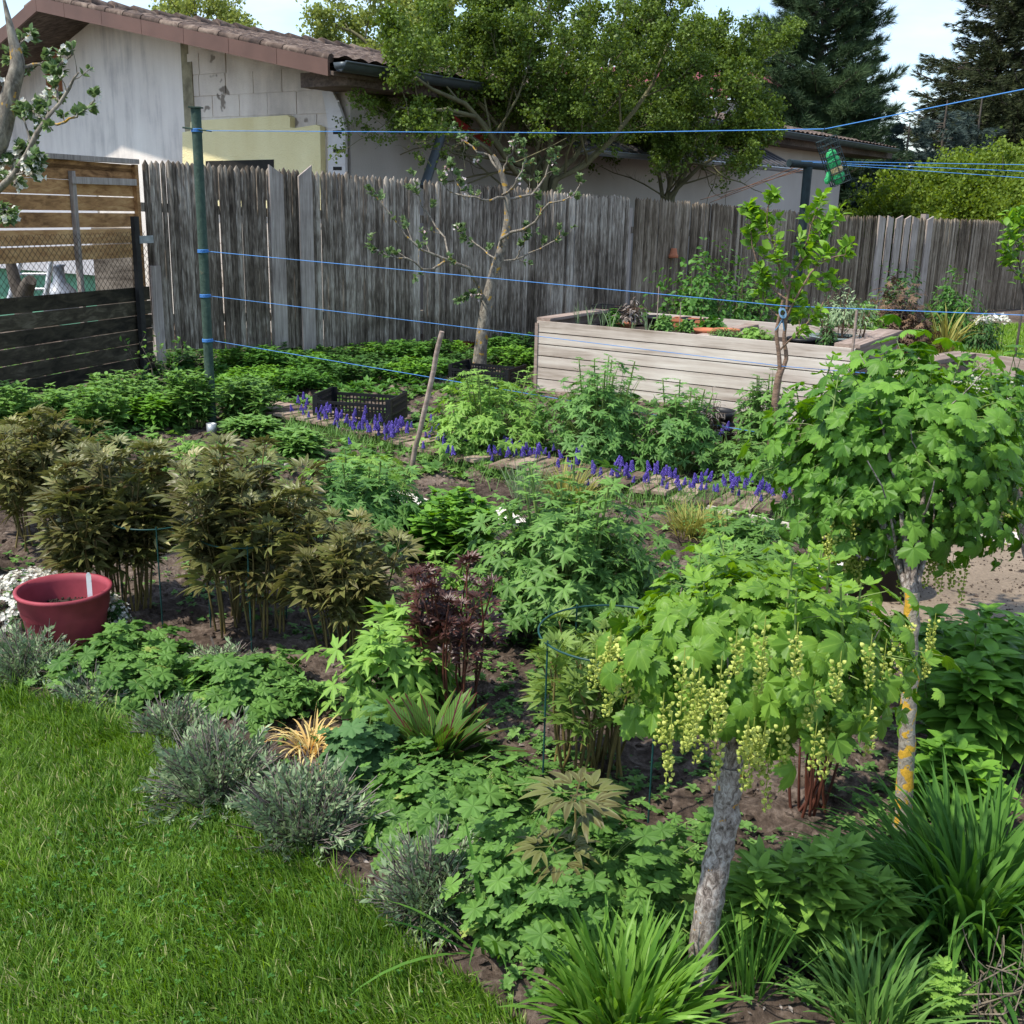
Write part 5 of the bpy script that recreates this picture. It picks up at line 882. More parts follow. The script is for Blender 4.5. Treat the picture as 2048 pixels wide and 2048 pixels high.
c = atz(424, 872); w = MB(); w.lathe([(0, 0), (.035, 0), (.035, .09), (.028, .09), (.028, .02), (0, .02)], c, 16); tag(w.build('pipe_stub', bpy.data.materials['galvanised']), 'short grey pipe stub in the soil at the foot of the green post', 'pipe')
# wire support rings for the peonies
M['ring'] = solid('dark_green_wire', (.012, .055, .05), .45)
def ring(px, py, r, h_, label, legs=3, ph=0.):
    c = atz(px, py); o = emp('plant_support', label, 'plant support', c, 'dark green wire plant supports'); w = MB(); th = np.linspace(0, math.tau, 40); w.tubes(np.stack([c[0]+r*np.cos(th), c[1]+r*np.sin(th), h_+0*th], 1), .003, 6, cap=False); w.build('hoop', M['ring'], o)
    for k_ in range(legs): a = ph+k_*math.tau/legs; w = MB(); w.tubes(np.array([[c[0]+r*math.cos(a), c[1]+r*math.sin(a), -.02], [c[0]+r*math.cos(a), c[1]+r*math.sin(a), h_+.01]]), .003, 6); w.build('leg', M['ring'], o)
ring(500, 1265, .17, .40, 'wire hoop on thin legs round the middle bronze peony', 3, -1.3); ring(320, 1225, .16, .40, 'wire hoop half buried in the bronze peony behind the red pot', 3, -1.2)
ring(1215, 1560, .22, .47, 'wire hoop round the pale green peony beside the nearer currant bush', 4, -1.1)
# ---------------------------------------------------------------- plants: measured extents -> place, radius, height
def fit(x0, x1, yt, yb, front=.7):
    m = (x0+x1)/2; p = atz(m, yb); dep = p[1]*math.cos(PITCH)+EYE*math.sin(PITCH); Rr = (x1-x0)/2/FPX*dep
    y = p[1]+Rr*front; c = aty(m, yb, y); t = aty(m, yt, y); dep2 = y*math.cos(PITCH)+(EYE-.2)*math.sin(PITCH); Rr = (x1-x0)/2/FPX*dep2
    return np.array([aty(m, (yt+yb)/2, y)[0], y, 0.]), Rr, max(t[2], .05)
def near(x0, x1, yt, yb, front=.7): return fit(x0, x1, yt, yb, front)
# peonies
c, r, h_ = fit(330, 655, 905, 1285, .55); peony(c, r*1.0, h_, 32, 'tall bronze peony in the middle of the bed, second from the red pot', 101)
c, r, h_ = fit(105, 345, 895, 1240, .6); peony(c, r*1.15, h_, 32, 'tall bronze peony directly behind the red flower pot', 102)
c, r, h_ = fit(-70, 215, 845, 1105, .5); peony(c, r, h_, 28, 'olive bronze peony at the far left behind the white candytuft', 103, 'peo_o')
c, r, h_ = fit(560, 830, 1050, 1320, .5); peony(c, r, h_, 20, 'bushy olive peony with pale leaf edges behind the young bright delphinium', 104, 'peo_o', .15)
c, r, h_ = fit(800, 1020, 1130, 1450, .45); peony(c, r*1.1, h_, 24, 'dark red leaved peony between the delphiniums', 105, 'peo_r', .095, 'stem_dr', T_peoL, 5, t0=.5)
c, r, h_ = fit(1015, 1330, 1265, 1585, .45); peony(c, r, h_, 30, 'pale green peony with unfolding leaves inside a wire hoop', 106, 'peo_g', .12, 'stem_r', T_peoL, 5, t0=.45)
c, r, h_ = fit(1500, 1760, 1350, 1650, .4); peony(c, r*.55, h_*.9, 14, 'dark red peony stems rising under the nearer currant crown', 107, 'peo_r', .1, 'stem_dr', T_peoL, 2, t0=.8)
def lone_peony():
    b = atz(1152, 1850); y = b[1]; o = emp('peony', 'single young bronze peony shoot standing in the geraniums in the foreground', 'perennial', b, 'peony clumps'); sm, mb = MB(), MB(); g = R(9)
    t1 = aty(1150, 1600, y); t2 = aty(1110, 1700, y-.05); sm.tubes(poly([b, aty(1154, 1730, y), t1], 8), np.linspace(.0045, .003, 8), 6); sm.tubes(poly([aty(1152, 1780, y), aty(1125, 1730, y-.03), t2], 6), np.linspace(.003, .002, 6), 5)
    for t_, k_, s in ((t1, 6, .155), (t2, 4, .13)):
        for q in range(k_):
            a = q*math.tau/k_+.3; d = nrm(np.array([math.cos(a), math.sin(a), .15+.1*g.normal()])); mb.inst(T_peo, frame(d[None], nrm(np.array([[0, 0, 1.]])+g.normal(0, .15, (1, 3))))*s, t_[None]+[0, 0, g.uniform(-.02, .02)], [g.uniform(.3, .8)])
    mb.build('foliage', M['peo'], o); sm.build('stems', M['stem_r'], o)
lone_peony()
# delphiniums
c, r, h_ = fit(945, 1345, 965, 1330, .75); delphinium(c, r, h_*.92, 884, 0.066, 'biggest delphinium, a broad green dome in the centre of the bed', 201, 'delph_blue', T_del, 14)
c, r, h_ = fit(590, 865, 925, 1140, .7); delphinium(c, r, h_*.92, 561, 0.066, 'cut leaved delphinium to the left of the round leaved phlox', 202, 'delph', T_del, 10)
c, r, h_ = fit(660, 925, 1235, 1465, .7); delphinium(c, r*1.0, h_*.95, 119, 0.098, 'young lime green delphinium beside the red veined sorrel', 203, 'delph2', T_del, 4)
c, r, h_ = fit(1375, 1600, 1035, 1200, .6); delphinium(c, r, h_*.92, 391, 0.062, 'cut leaved delphinium just left of the upper currant crown', 204, 'delph_blue', T_del, 7)
c, r, h_ = fit(1270, 1640, 1120, 1330, .6); delphinium(c, r, h_*.92, 510, 0.066, 'cut leaved delphinium behind the nearer currant crown', 205, 'delph_blue', T_del, 8)
c, r, h_ = fit(850, 1110, 748, 925, .5); delphinium(c, r, h_*.92, 510, 0.064, 'leftmost delphinium of the row behind the walkway', 206, 'delph2', T_del, 8)
c, r, h_ = fit(1080, 1320, 735, 940, .5); delphinium(c, r, h_*.95, 544, 0.062, 'tallest delphinium of the row in front of the raised bed', 207, 'delph', T_del, 12)
c, r, h_ = fit(1280, 1440, 775, 955, .5); delphinium(c, r, h_*.92, 357, 0.062, 'delphinium just left of the black pots below the raised bed', 208, 'delph', T_del, 8)
c, r, h_ = fit(1465, 1600, 752, 940, .4); delphinium(c, r, h_*.92, 323, 0.058, 'delphinium close behind the stem of the leafy sapling', 209, 'delph_blue', T_del, 7)
c, r, h_ = fit(1395, 1580, 870, 965, .5); delphinium(c, r, h_*.9, 255, 0.047, 'small dark delphinium in front of the sapling stem', 210, 'delph_blue', T_del, 4)
c, r, h_ = fit(300, 470, 885, 960, .5); delphinium(c, r, h_*.9, 221, 0.058, 'low light green delphinium showing behind the bronze peonies', 211, 'delph2', T_del, 4)
c, r, h_ = fit(600, 830, 890, 985, .5); delphinium(c, r, h_*.7, 153, 0.058, 'spreading low delphinium on the soil in front of the grape hyacinths', 212, 'delph2', T_del, 4)
c, r, h_ = fit(830, 960, 1115, 1230, .5); delphinium(c, r, h_*.9, 102, 0.058, 'small bright delphinium shoots behind the dark red peony', 213, 'delph2', T_del, 3)
# phlox and other leafy clumps
c, r, h_ = fit(825, 985, 985, 1145, .7); leafy(c, r*1.15, h_, 46, 'glossy dark green phlox with round leaves between two delphiniums', 301, 'phlox', .085, T_oval, 9, group='phlox clumps')
c, r, h_ = fit(1790, 2130, 1235, 1560, .7); leafy(c, r*1.1, h_, 44, 'broad leaved phlox at the right edge below the concrete slab', 302, 'phlox', .125, T_oval, 8, group='phlox clumps', mat_=None) if 0 else leafy(c, r*1.1, h_, 38, 'broad leaved phlox at the right edge below the concrete slab', 302, 'phlox', .12, T_simple(.2, 5, .4, .25), 10, group='phlox clumps')
c, r, h_ = fit(1960, 2200, 1250, 1500, .6); leafy(c, r*1.1, h_, 34, 'broad leaved phlox cut off by the right edge, beside the larger one', 304, 'phlox', .12, T_simple(.2, 5, .4, .25), 10, group='phlox clumps')
c, r, h_ = fit(1820, 1990, 1500, 1660, .6); leafy(c, r, h_, 16, 'low phlox with large drooping leaves beside the lichened trunk', 303, 'phlox', .11, T_oval, 5, group='phlox clumps')
for k_, (x0, x1, yt, yb, lb_) in enumerate(((1450, 1590, 1680, 1960, 'sweet william with narrow leaf rosettes just right of the nearer trunk'), (1560, 1730, 1660, 1960, 'taller sweet william with narrow leaf rosettes beside the large daylily'), (1640, 1790, 1730, 1960, 'sweet william half covered by the large daylily'))):
    c, r, h_ = fit(x0, x1, yt, yb, .8); leafy(c, r, h_*.9, 11, lb_, 310+k_, 'sweet', .085, T_lance, 9, group='sweet william clumps', per=4, lift=.8, name='sweet_william', t0=.1)
for k_, (x0, x1, yt, yb, m_, lb_) in enumerate(((-60, 130, 765, 880, 'weed', 'leftmost leafy aster clump by the dark slat fence'), (90, 260, 772, 880, 'phlox_l', 'leafy aster clump second from the left by the dark slat fence'), (175, 330, 740, 850, 'weed', 'pale leafy clump before the corner of the two fences'), (260, 370, 790, 862, 'phlox', 'round aster clump left of the bare twiggy shrub'), (325, 425, 735, 860, 'phlox_l', 'leafy clump close to the left of the green post'), (430, 560, 750, 850, 'weed', 'loose leafy clump to the right of the green post'), (190, 262, 855, 940, 'dark', 'small dark green plant between the bronze peonies'), (540, 640, 860, 930, 'weed', 'sprawling weed with lobed leaves left of the grape hyacinths'), (455, 560, 835, 880, 'weed', 'low weedy clump by the yellow lid'))):
    c, r, h_ = fit(x0, x1, yt, yb, .7); leafy(c, r*1.1, max(h_, .1)*.95, 40, lb_, 330+k_, m_, .10 if k_ != 6 else .06, T_lance if k_ != 6 else T_oval, 7, group='leafy clumps by the fences', name='leafy_plant', t0=.1, cat='perennial')
# geraniums
for k_, (x0, x1, yt, yb, n, m_, lb_) in enumerate(((105, 385, 1265, 1400, 330, 'ger', 'low geranium mound to the right of the red pot'), (360, 600, 1335, 1440, 260, 'ger', 'low geranium mound above the large grey lavender'), (668, 800, 1440, 1580, 200, 'ger_old', 'cool green geranium below the young delphinium'), (735, 1060, 1535, 1700, 420, 'ger', 'bright geranium mound in front of the sorrel'), (960, 1400, 1640, 1935, 720, 'ger', 'largest geranium mound, left of the nearer currant trunk'))):
    c, r, h_ = fit(x0, x1, yt, yb, .8); mound(c, r*1.05, max(h_, .14)*.9, int(n*2.0), .033, lb_, 400+k_, m_)
# lavender
for k_, (x0, x1, yt, yb, dead, n, lb_) in enumerate(((-50, 135, 1235, 1385, .35, 260, 'lavender bush at the left edge in front of the red pot'), (105, 245, 1335, 1425, .4, 170, 'small lavender to the right below the red pot'), (265, 420, 1385, 1500, .4, 220, 'grey lavender at the tip of the lawn edge'), (385, 510, 1298, 1350, .55, 130, 'tiny silvery lavender between the two low geraniums'), (310, 560, 1430, 1640, .32, 430, 'large grey green lavender in the middle of the lawn edge'), (485, 730, 1500, 1725, .35, 430, 'dense green lavender under the yellow leaves'), (740, 985, 1645, 1865, .5, 430, 'dry silvery lavender nearest to the camera'))):
    c, r, h_ = fit(x0, x1, yt, yb, .7); lavender(c, r*1.0, max(h_, .1)*.82, n, lb_, 500+k_, dead)
c, r, h_ = fit(430, 590, 775, 800, .7)
# candytuft
for k_, (x0, x1, yt, yb, lb_) in enumerate(((-40, 160, 1148, 1260, 'white candytuft in bloom behind the red pot on the left'), (200, 255, 1205, 1275, 'small white candytuft peeping out to the right of the red pot'))):
    c, r, h_ = fit(x0, x1, yt, yb, .7); o = emp('candytuft', lb_, 'perennial', c, 'white candytuft cushions'); mb, fb = MB(), MB(); dome(mb, None, c, r, max(h_, .15), 260, T_simple(.2, 2), .03, 600+k_, .02, .6, .8); g = R(610+k_); d = rnd_dirs(g, 240 if k_ == 0 else 60, .1); P = c+d*np.array([r, r, max(h_, .15)])*1.0
    B = frame(nrm(np.cross(d, [0.1, 1, 0.2])), d)*g.uniform(.007, .012, len(d))[:, None, None]
    for q in range(7): fb.inst(T_blo, B, P+g.normal(0, .007, P.shape), g.uniform(0, 1, len(P)))
    mb.build('foliage', M['dark'], o); fb.build('flower_heads', M['white'], o)
# daylilies, grasses
c, r, h_ = fit(1700, 2200, 1560, 1985, .7); clump(c, r*.42, 620, .41, .0078, 'large dark daylily clump filling the lower right', 701, 'lily', lean=(.1, 1.2), curl=(.5, 1.8), K=8)
c, r, h_ = fit(1080, 1420, 1885, 2110, .5); clump(c, r*.6, 320, .23, .0085, 'bright green daylily clump at the bottom edge by the nearer trunk', 702, 'lily_l', lean=(.0, 1.0), curl=(.1, .9), K=7, name='daylily')
c, r, h_ = fit(1620, 1880, 1880, 2100, .5); clump(c, r*.6, 190, .19, .0058, 'tuft of narrow dull leaves at the bottom edge right of the trunk', 703, 'weed', lean=(.1, 1.1), curl=(.2, 1.2), name='carnation_tuft')
c, r, h_ = fit(1475, 1540, 1800, 2010, .4); clump(c, .03, 46, .27, .0032, 'thin upright grassy tuft right beside the nearer trunk', 704, 'lily', lean=(.0, .5), curl=(.0, .7), name='grass_tuft')
c, r, h_ = fit(950, 1010, 1800, 1920, .4); clump(c, .03, 20, .36, .0055, 'sparse strap leaves arching out in front of the silvery lavender', 705, 'lily', lean=(.2, 1.2), curl=(.3, 1.3), name='spring_bulb_leaves')
c, r, h_ = fit(1015, 1090, 925, 1010, .5); clump(c, .07, 150, .26, .003, 'blue green chive tuft in front of the walkway', 706, 'lav', lean=(.0, .5), curl=(.0, .6), name='chives')
c, r, h_ = fit(1090, 1180, 935, 1015, .5); clump(c, .1, 190, .27, .0035, 'golden withering bulb leaves right of the chives', 707, 'goldgrass', lean=(.1, .8), curl=(.2, 1.2), name='withered_bulb_leaves')
c, r, h_ = fit(1330, 1450, 1000, 1075, .5); clump(c, .14, 330, .19, .0035, 'yellowish grassy tuft below the pale edging board', 708, 'goldgrass', lean=(.1, 1.0), curl=(.3, 1.4), name='grass_tuft')
c, r, h_ = fit(565, 680, 1425, 1520, .6); clump(c, .045, 90, .16, .0038, 'yellowed dying bulb leaves between lavender and delphinium', 709, 'yellow', lean=(.2, 1.4), curl=(.6, 2.8), name='withered_bulb_leaves')
c, r, h_ = fit(1870, 1960, 595, 690, .5); 
# red veined sorrel
def sorrel():
    c = atz(870, 1545); c[1] += .02; o = emp('sorrel', 'red veined sorrel with long upright leaves in front of the young delphinium', 'perennial', c); mb = MB(); g = R(77); n = 66; T = T_simple(.11, 8, .30, .3, .55); 
    a = np.concatenate([g.uniform(0, math.tau, 58), [.15, -.1, 2.9, 3.2, .5, .05, 2.6, 5.9]]); el = np.concatenate([g.uniform(.7, 1.45, 58), [.42, .3, .45, .35, .6, .5, .7, .2]]); s = np.concatenate([g.uniform(.13, .24, 58), [.26, .22, .22, .2, .25, .2, .22, .15]])
    d = np.stack([np.cos(a)*np.cos(el), np.sin(a)*np.cos(el), np.sin(el)], 1); nn = np.stack([-np.cos(a)*np.sin(el), -np.sin(a)*np.sin(el), np.cos(el)], 1)+g.normal(0, .5, (n, 3)); nn = nrm(nn-(nn*d).sum(1, keepdims=True)*d)
    mb.inst(T, frame(d, nn)*s[:, None, None], c+np.stack([np.cos(a)*.02, np.sin(a)*.02, 0*a+.01], 1), g.uniform(.1, .9, n)); mb.build('foliage', M['sorrel'], o)
sorrel()
# grape hyacinths: one built, the others copied
def muscari(seed):
    o = emp('grape_hyacinth', 'deep violet blue grape hyacinth in the border along the walkway', 'flower', (0, 0, 0), 'grape hyacinths along the walkway'); g = R(seed); mb, sm = MB(), MB(); n = 42; t = np.linspace(0, 1, n); a = np.arange(n)*2.4; r = .013*(1-t*.75)
    hz = .13+.055*t; sm.tubes(np.array([[0, 0, 0], [.004, 0, .08], [0, 0, .18]]), .002, 4); mb.inst(T_ball, np.eye(3)[None]*(.0062*(1-.45*t))[:, None, None]*np.array([1, 1, 1.15]), np.stack([r*np.cos(a), r*np.sin(a), hz], 1), g.uniform(0, 1, n))
    mb.build('flower_head', M['muscari'], o); sm.build('stem', M['stem_g'], o); return o
mus = [muscari(1), muscari(2)]; g = R(91); cl = ((600, 828, 14, 7), (640, 842, 22, 12), (685, 855, 26, 13), (735, 868, 26, 14), (765, 885, 26, 18), (800, 880, 22, 14), (860, 880, 10, 6), (905, 900, 24, 14), (940, 905, 22, 12), (985, 925, 20, 8), (1035, 920, 24, 14), (1075, 930, 20, 11), (1130, 945, 30, 9), (1190, 965, 24, 8), (1260, 970, 20, 12), (1300, 978, 24, 10), (1345, 985, 22, 8), (1390, 990, 18, 9), (1460, 1000, 20, 13), (1510, 1008, 22, 10), (1560, 1012, 25, 6), (1615, 1018, 16, 4), (870, 930, 30, 3), (1440, 895, 3, 3))
first = [True, True]
for (px, py, sp, n) in cl:
    for q in range(n):
        k_ = int(g.integers(0, 2)); p = atz(px+g.normal(0, sp*.8), py+14+g.normal(0, 8)); rz, sc = g.uniform(0, 6), g.uniform(.62, 1.12)
        lb_ = 'deep violet blue grape hyacinth '+('in front of the empty black crate' if px < 690 else 'in the dense cluster just left of the leaning stick' if px < 790 else 'just right of the leaning stick' if px < 890 else 'beside the walkway in front of the leftmost delphinium' if px < 1020 else 'in the thick row behind the chive tuft' if px < 1110 else 'scattered on the walkway behind the biggest delphinium' if px < 1290 else 'in the row along the pale edging board' if px < 1430 else 'at the right end of the walkway by the currants')
        if px == 1440: lb_ = 'lone tall grape hyacinth in front of the black pots'
        if first[k_]: tag(mus[k_], lb_)
        if first[k_]: first[k_] = False; mus[k_].location = p; mus[k_].rotation_euler[2] = rz; continue
        dup(mus[k_], p, rz, sc, lb_).rotation_euler = (g.normal(0, .14), g.normal(0, .14), rz)
# their leaves and weedy ground cover
g = R(92); n = 5200; t = g.uniform(0, 1, n); px = 570+1010*t; py = np.interp(px, [570, 800, 1010, 1250, 1580], [845, 890, 938, 985, 1030])+g.normal(0, 12, n)+8; P = np.array([atz(a, b) for a, b in zip(px, py)])
mb = MB(); blades(mb, P, g.uniform(0, 6.28, n), g.uniform(.06, .17, n), g.uniform(.0015, .003, n), g.uniform(.1, .9, n), g.uniform(.3, 1.5, n), np.clip(g.normal(.5, .2, n), 0, 1), 4, 0); tag(mb.build('grass', M['weed']), kind='stuff', label='grassy leaves of the grape hyacinths along the walkway', cat='grass')
def scatter(regions, T, mat, name, label, seed, size=(.02, .05), zj=.02, bl=0, up=1.0):
    g = R(seed); mb = MB(); Ps = []
    for (x0, x1, y0, y1, n) in regions: Ps.append(np.array([atz(a, b) for a, b in zip(g.uniform(x0, x1, n), g.uniform(y0, y1, n))]))
    P = np.concatenate(Ps); k = ~inpoly(P[:, 0], P[:, 1], LAWN); P = P[k]; dens = vnoise(P[:, 0], P[:, 1], .22, seed); k = dens+g.uniform(0, .5, len(P)) > .62; P = P[k]; n = len(P); P[:, 2] = gz(P[:, 0], P[:, 1])+g.uniform(.002, zj, n); a = g.uniform(0, 6.28, n)
    mb.inst(T, frame(np.stack([np.cos(a), np.sin(a), .1+0*a], 1), nrm(g.normal(0, .22, (n, 3))+[0, 0, up]))*g.uniform(*size, n)[:, None, None], P, g.uniform(0, 1, n)); return tag(mb.build(name, mat), kind='stuff', label=label, cat='weeds')
scatter([(0, 2048, 900, 1200, 3500), (0, 2048, 1200, 1600, 900), (1000, 2048, 1500, 2040, 2200), (0, 500, 1350, 1600, 160), (350, 1100, 1000, 1500, 1500)], T_ros, M['weed'], 'weeds', 'small weed seedlings dotted over the bare soil', 950, (.006, .030))
scatter([(0, 1500, 770, 960, 2600), (0, 700, 700, 850, 1400), (1350, 1800, 900, 1080, 700)], T_ros, M['phlox_l'], 'weeds', 'low weedy rosettes between the beds', 951, (.03, .075), .03)
scatter([(0, 2048, 900, 2040, 1800), (400, 1100, 1100, 1700, 900)], T_simple(.2, 2, .3), M['lavdead'], 'leaf_litter', 'dry leaf and stalk litter on the soil', 952, (.006, .022), .01)
g = R(953); n = 3500; e = edged; x = g.uniform(-2.8, .25, n); y = g.uniform(1.6, 4, n); d_ = edged(x, y, LAWN[:12]); k = (d_ < .07); x, y = x[k], y[k]; n = len(x); mb = MB(); blades(mb, np.stack([x, y, 0*x], 1), g.normal(.6, .7, n), g.uniform(.05, .13, n), g.uniform(.001, .0022, n), g.uniform(.3, 1.0, n), g.uniform(.3, 1.4, n), np.clip(g.normal(.6, .2, n), 0, 1), 4, 0); tag(mb.build('grass', M['grass']), kind='stuff', label='longer unmown grass fringing the edge of the lawn', cat='grass')
# undergrowth along the foot of the fence
g = R(954); prot = []
for k_, (m_, T, sz) in enumerate((('shrub', T_lance, .10), ('dark', T_oval, .075), ('phlox', T_lance, .09))):
    prot.append(leafy(np.zeros(3), .34, .20, 26, 'x', 960+k_, m_, sz, T, 6, name='undergrowth_plant', t0=.1))
n_u = 0; words = ['at the left corner', 'beside the green post', 'behind the first crate', 'below the wide grey boards', 'near the clay bowl', 'left of the apple tree', 'right of the apple tree', 'by the end of the raised bed']
UW = ['in the very corner of the two fences', 'just right of the fence corner, by the twiggy shrub', 'to the right of the green post, right against the fence', 'below the left one of the wide grey boards', 'below the right one of the wide grey boards', 'just right of the wide grey boards', 'left of the free standing fence post foot', 'at the free standing fence post foot', 'right of the fence post foot', 'behind the top of the leaning stick', 'left of the orange clay bowl', 'at the orange clay bowl', 'behind the crate with the apple tree', 'left of the raised bed corner, against the fence', 'one step in front of the wide grey boards', 'above the left end of the walkway', 'behind the empty crate', 'just left of the leaning stick', 'right behind the leaning stick', 'at the apple tree trunk', 'at the left corner of the raised bed', 'behind the empty crate, against the fence', 'between the empty crate and the leaning stick', 'at the very left end of the walkway']
spots = [(300, 745), (345, 738), (470, 735), (520, 740), (570, 728), (610, 735), (650, 722), (700, 730), (745, 722), (800, 725), (850, 715), (895, 712), (1000, 705), (1040, 700), (540, 770), (600, 778), (700, 765), (820, 765), (870, 760), (930, 742), (1030, 735), (650, 755), (760, 748), (490, 790)]
for k_, (px, py) in enumerate(spots):
    p = atz(px, py); s = g.uniform(.75, 1.15); kind_ = k_ % 3; lb_ = '%s weed %s' % (('light green', 'dark round leaved', 'glossy narrow leaved')[kind_], UW[k_])
    if k_ < 3: prot[k_].location = p; prot[k_].scale = (s, s, s); tag(prot[k_], lb_, 'wild plant', 'undergrowth below the picket fence')
    else: dup(prot[kind_], p, g.uniform(0, 6), s, lb_, 'wild plant', 'undergrowth below the picket fence')
scatter([(280, 1080, 690, 800, 1700)], T_rosl, M['shrub'], 'undergrowth', 'tangled weeds and dry grass under the picket fence', 955, (.04, .10), .03)
c = atz(800, 775); lavender(atz(860, 768), .28, .12, 200, 'greyish faded heather like tuft behind the leaning stick', 956, .8)
# ---------------------------------------------------------------- currant standards
def racemes(root, c, Rx, Rz, n, seed, zlo=-.9, zhi=-.1, Ls=(.06, .12), region=None):
    g = R(seed); mb = MB(); k = 26; t = np.linspace(0, 1, k); a = np.arange(k)*2.4; L0 = .1
    for i in range(n):
        an = g.uniform(0, math.tau); z = g.uniform(zlo, zhi); rr = math.sqrt(max(1-z*z, .05))*g.uniform(.75, 1.03); p = np.asarray(c)+[Rx*rr*math.cos(an), Rx*rr*math.sin(an), Rz*z]
        if region is not None: q = region[i % len(region)]; p = np.array(q)+g.normal(0, .020, 3)
        Li = g.uniform(*Ls); m = MB(); P = np.stack([p[0]+.006*np.sin(t*3+i)+.010*(1-t*.4)*np.cos(a), p[1]+.010*(1-t*.4)*np.sin(a), p[2]-t*Li], 1)
        dd = nrm(np.stack([np.cos(a), np.sin(a), -.6+0*a], 1)); m.inst(T_flo, frame(nrm(np.cross(dd, [0, 0, 1.])), dd)*(.0047*g.uniform(.8, 1.2, k))[:, None, None], P, g.uniform(0, 1, k)); m.tubes(np.array([p+[0, 0, .02], p-[0, 0, Li]]), .0011, 3, .3)
        m.build('flower_string', M['raceme'], root)
def currant(base, top, trunk_r, cr, Rx, Rz, Ry, n, size, label, seed, mat, bk, nr, rows=None, name='currant_tree', extra=None):
    o = emp(name, label, 'tree', base, 'currants grown as standards'); g = R(seed); base, top = np.asarray(base), np.asarray(top); mid = (base+top)/2; P = poly([base-[0, 0, .03], base*.6+top*.4+g.normal(0, .003, 3), base*.3+top*.7+g.normal(0, .003, 3), top], 22, g, .002); w = MB(); w.tubes(P, np.interp(np.linspace(0, 1, 22), [0, .08, .2, 1], [trunk_r*1.35, trunk_r*1.12, trunk_r, trunk_r*.86])*(1+.05*np.sin(np.arange(22)*2.1)), 16)
    outl, tips = [], []
    for k_ in range(9):
        a = k_*2.4; e = np.array([math.cos(a)*Rx*g.uniform(.5, .85), math.sin(a)*(Ry or Rx)*g.uniform(.5, .85), Rz*g.uniform(.0, .8)]); grow(poly([top-[0, 0, .03], top+(np.array(cr)-top)*.4+e*.35+[0, 0, .03], np.array(cr)+e], 7), np.linspace(trunk_r*.42, .003, 7), 1, 2, g, outl, tips, .35, .15, (3, 4), .5, 5)
    w.build('trunk', M[bk], o); w = MB(); segs(w, outl); w.build('branches', M['bark_cur'], o); mb, sm = MB(), MB(); dome(mb, None, cr, Rx, Rz, n//2, T_curb, size*.9, seed+31, -.95, .5, .6, None, 1.0, .4, Ry=Ry, lump=.2); dome(mb, sm, cr, Rx, Rz, n//2, T_cur, size, seed, -.95, .45, .75, n//3, .8, .38, Ry=Ry, lump=.16, base=cr)
    dome(mb, None, cr, Rx*.95, Rz*.9, n//5, T_cur2, size*.85, seed+7, -.4, .7, .4, None, 1., .3, Ry=Ry)
    # shoots standing up out of the crown
    for k_ in range(extra or 8):
        a = g.uniform(0, math.tau); q = math.sqrt(g.uniform(.0, .9)); b = np.array(cr)+[q*Rx*.85*math.cos(a), q*(Ry or Rx)*.85*math.sin(a), Rz*.7*math.sqrt(1-q*q*.8)]; t_ = b+[g.normal(0, .02), g.normal(0, .02), g.uniform(.06, .15)]; sm.tubes(np.stack([b, t_]), [.003, .002], 4, .5); m = 5; aa = np.arange(m)*2.4+k_
        d = nrm(np.stack([np.cos(aa), np.sin(aa), .1+0*aa], 1)); mb.inst(T_cur2, frame(d, nrm(np.stack([-.25*np.cos(aa), -.25*np.sin(aa), 1+0*aa], 1)+g.normal(0, .2, (m, 3))))*(size*g.uniform(.6, 1.0, m))[:, None, None], t_-np.array([0, 0, 1])*np.linspace(0, .07, m)[:, None]+d*.012, g.uniform(.5, 1, m))
    mb.build('leaves', M[mat], o); sm.build('stalks', M['stem_g'], o); racemes(o, cr, Rx*.95, Rz, nr, seed+3, region=rows); return o
b = atz(1398, 1960); tp_ = aty(1462, 1535, b[1]+.02); cr = np.array([aty(1515, 1330, b[1]+.05)[0], b[1]+.08, aty(1515, 1338, b[1])[2]])
def rowpts(lst, y, zc=None): return [aty(px, py, y+dy-.04) for px, py, dy in lst]
rows1 = rowpts([(1195, 1290, -.1), (1215, 1320, -.12), (1235, 1350, -.12), (1255, 1330, -.15), (1405, 1330, -.3), (1418, 1370, -.3), (1430, 1400, -.3), (1412, 1420, -.3), (1484, 1470, -.28), (1492, 1450, -.28), (1328, 1450, -.24), (1345, 1475, -.24), (1362, 1490, -.24), (1388, 1500, -.25), (1310, 1420, -.22), (1525, 1490, -.26), (1545, 1505, -.26), (1560, 1520, -.26), (1580, 1500, -.26), (1612, 1470, -.26), (1645, 1490, -.25), (1675, 1500, -.25), (1705, 1480, -.22), (1560, 1230, -.31), (1585, 1250, -.31), (1535, 1290, -.31), (1430, 1300, -.3), (1620, 1400, -.28), (1500, 1330, -.32), (1660, 1340, -.26), (1740, 1280, -.2), (1725, 1420, -.2), (1760, 1330, -.18)], b[1]+.08)
k1 = currant(b, tp_, .031, cr, .285, .165, .27, 1250, .041, 'nearest currant standard with a thick scaly trunk in the foreground', 801, 'cur_b', 'bark_cur', 44, rows1, extra=12)
b = atz(1806, 1672); tp_ = aty(1824, 1185, b[1]+.03); cr = np.array([aty(1785, 900, b[1]+.35)[0], b[1]+.32, aty(1785, 925, b[1]+.3)[2]])
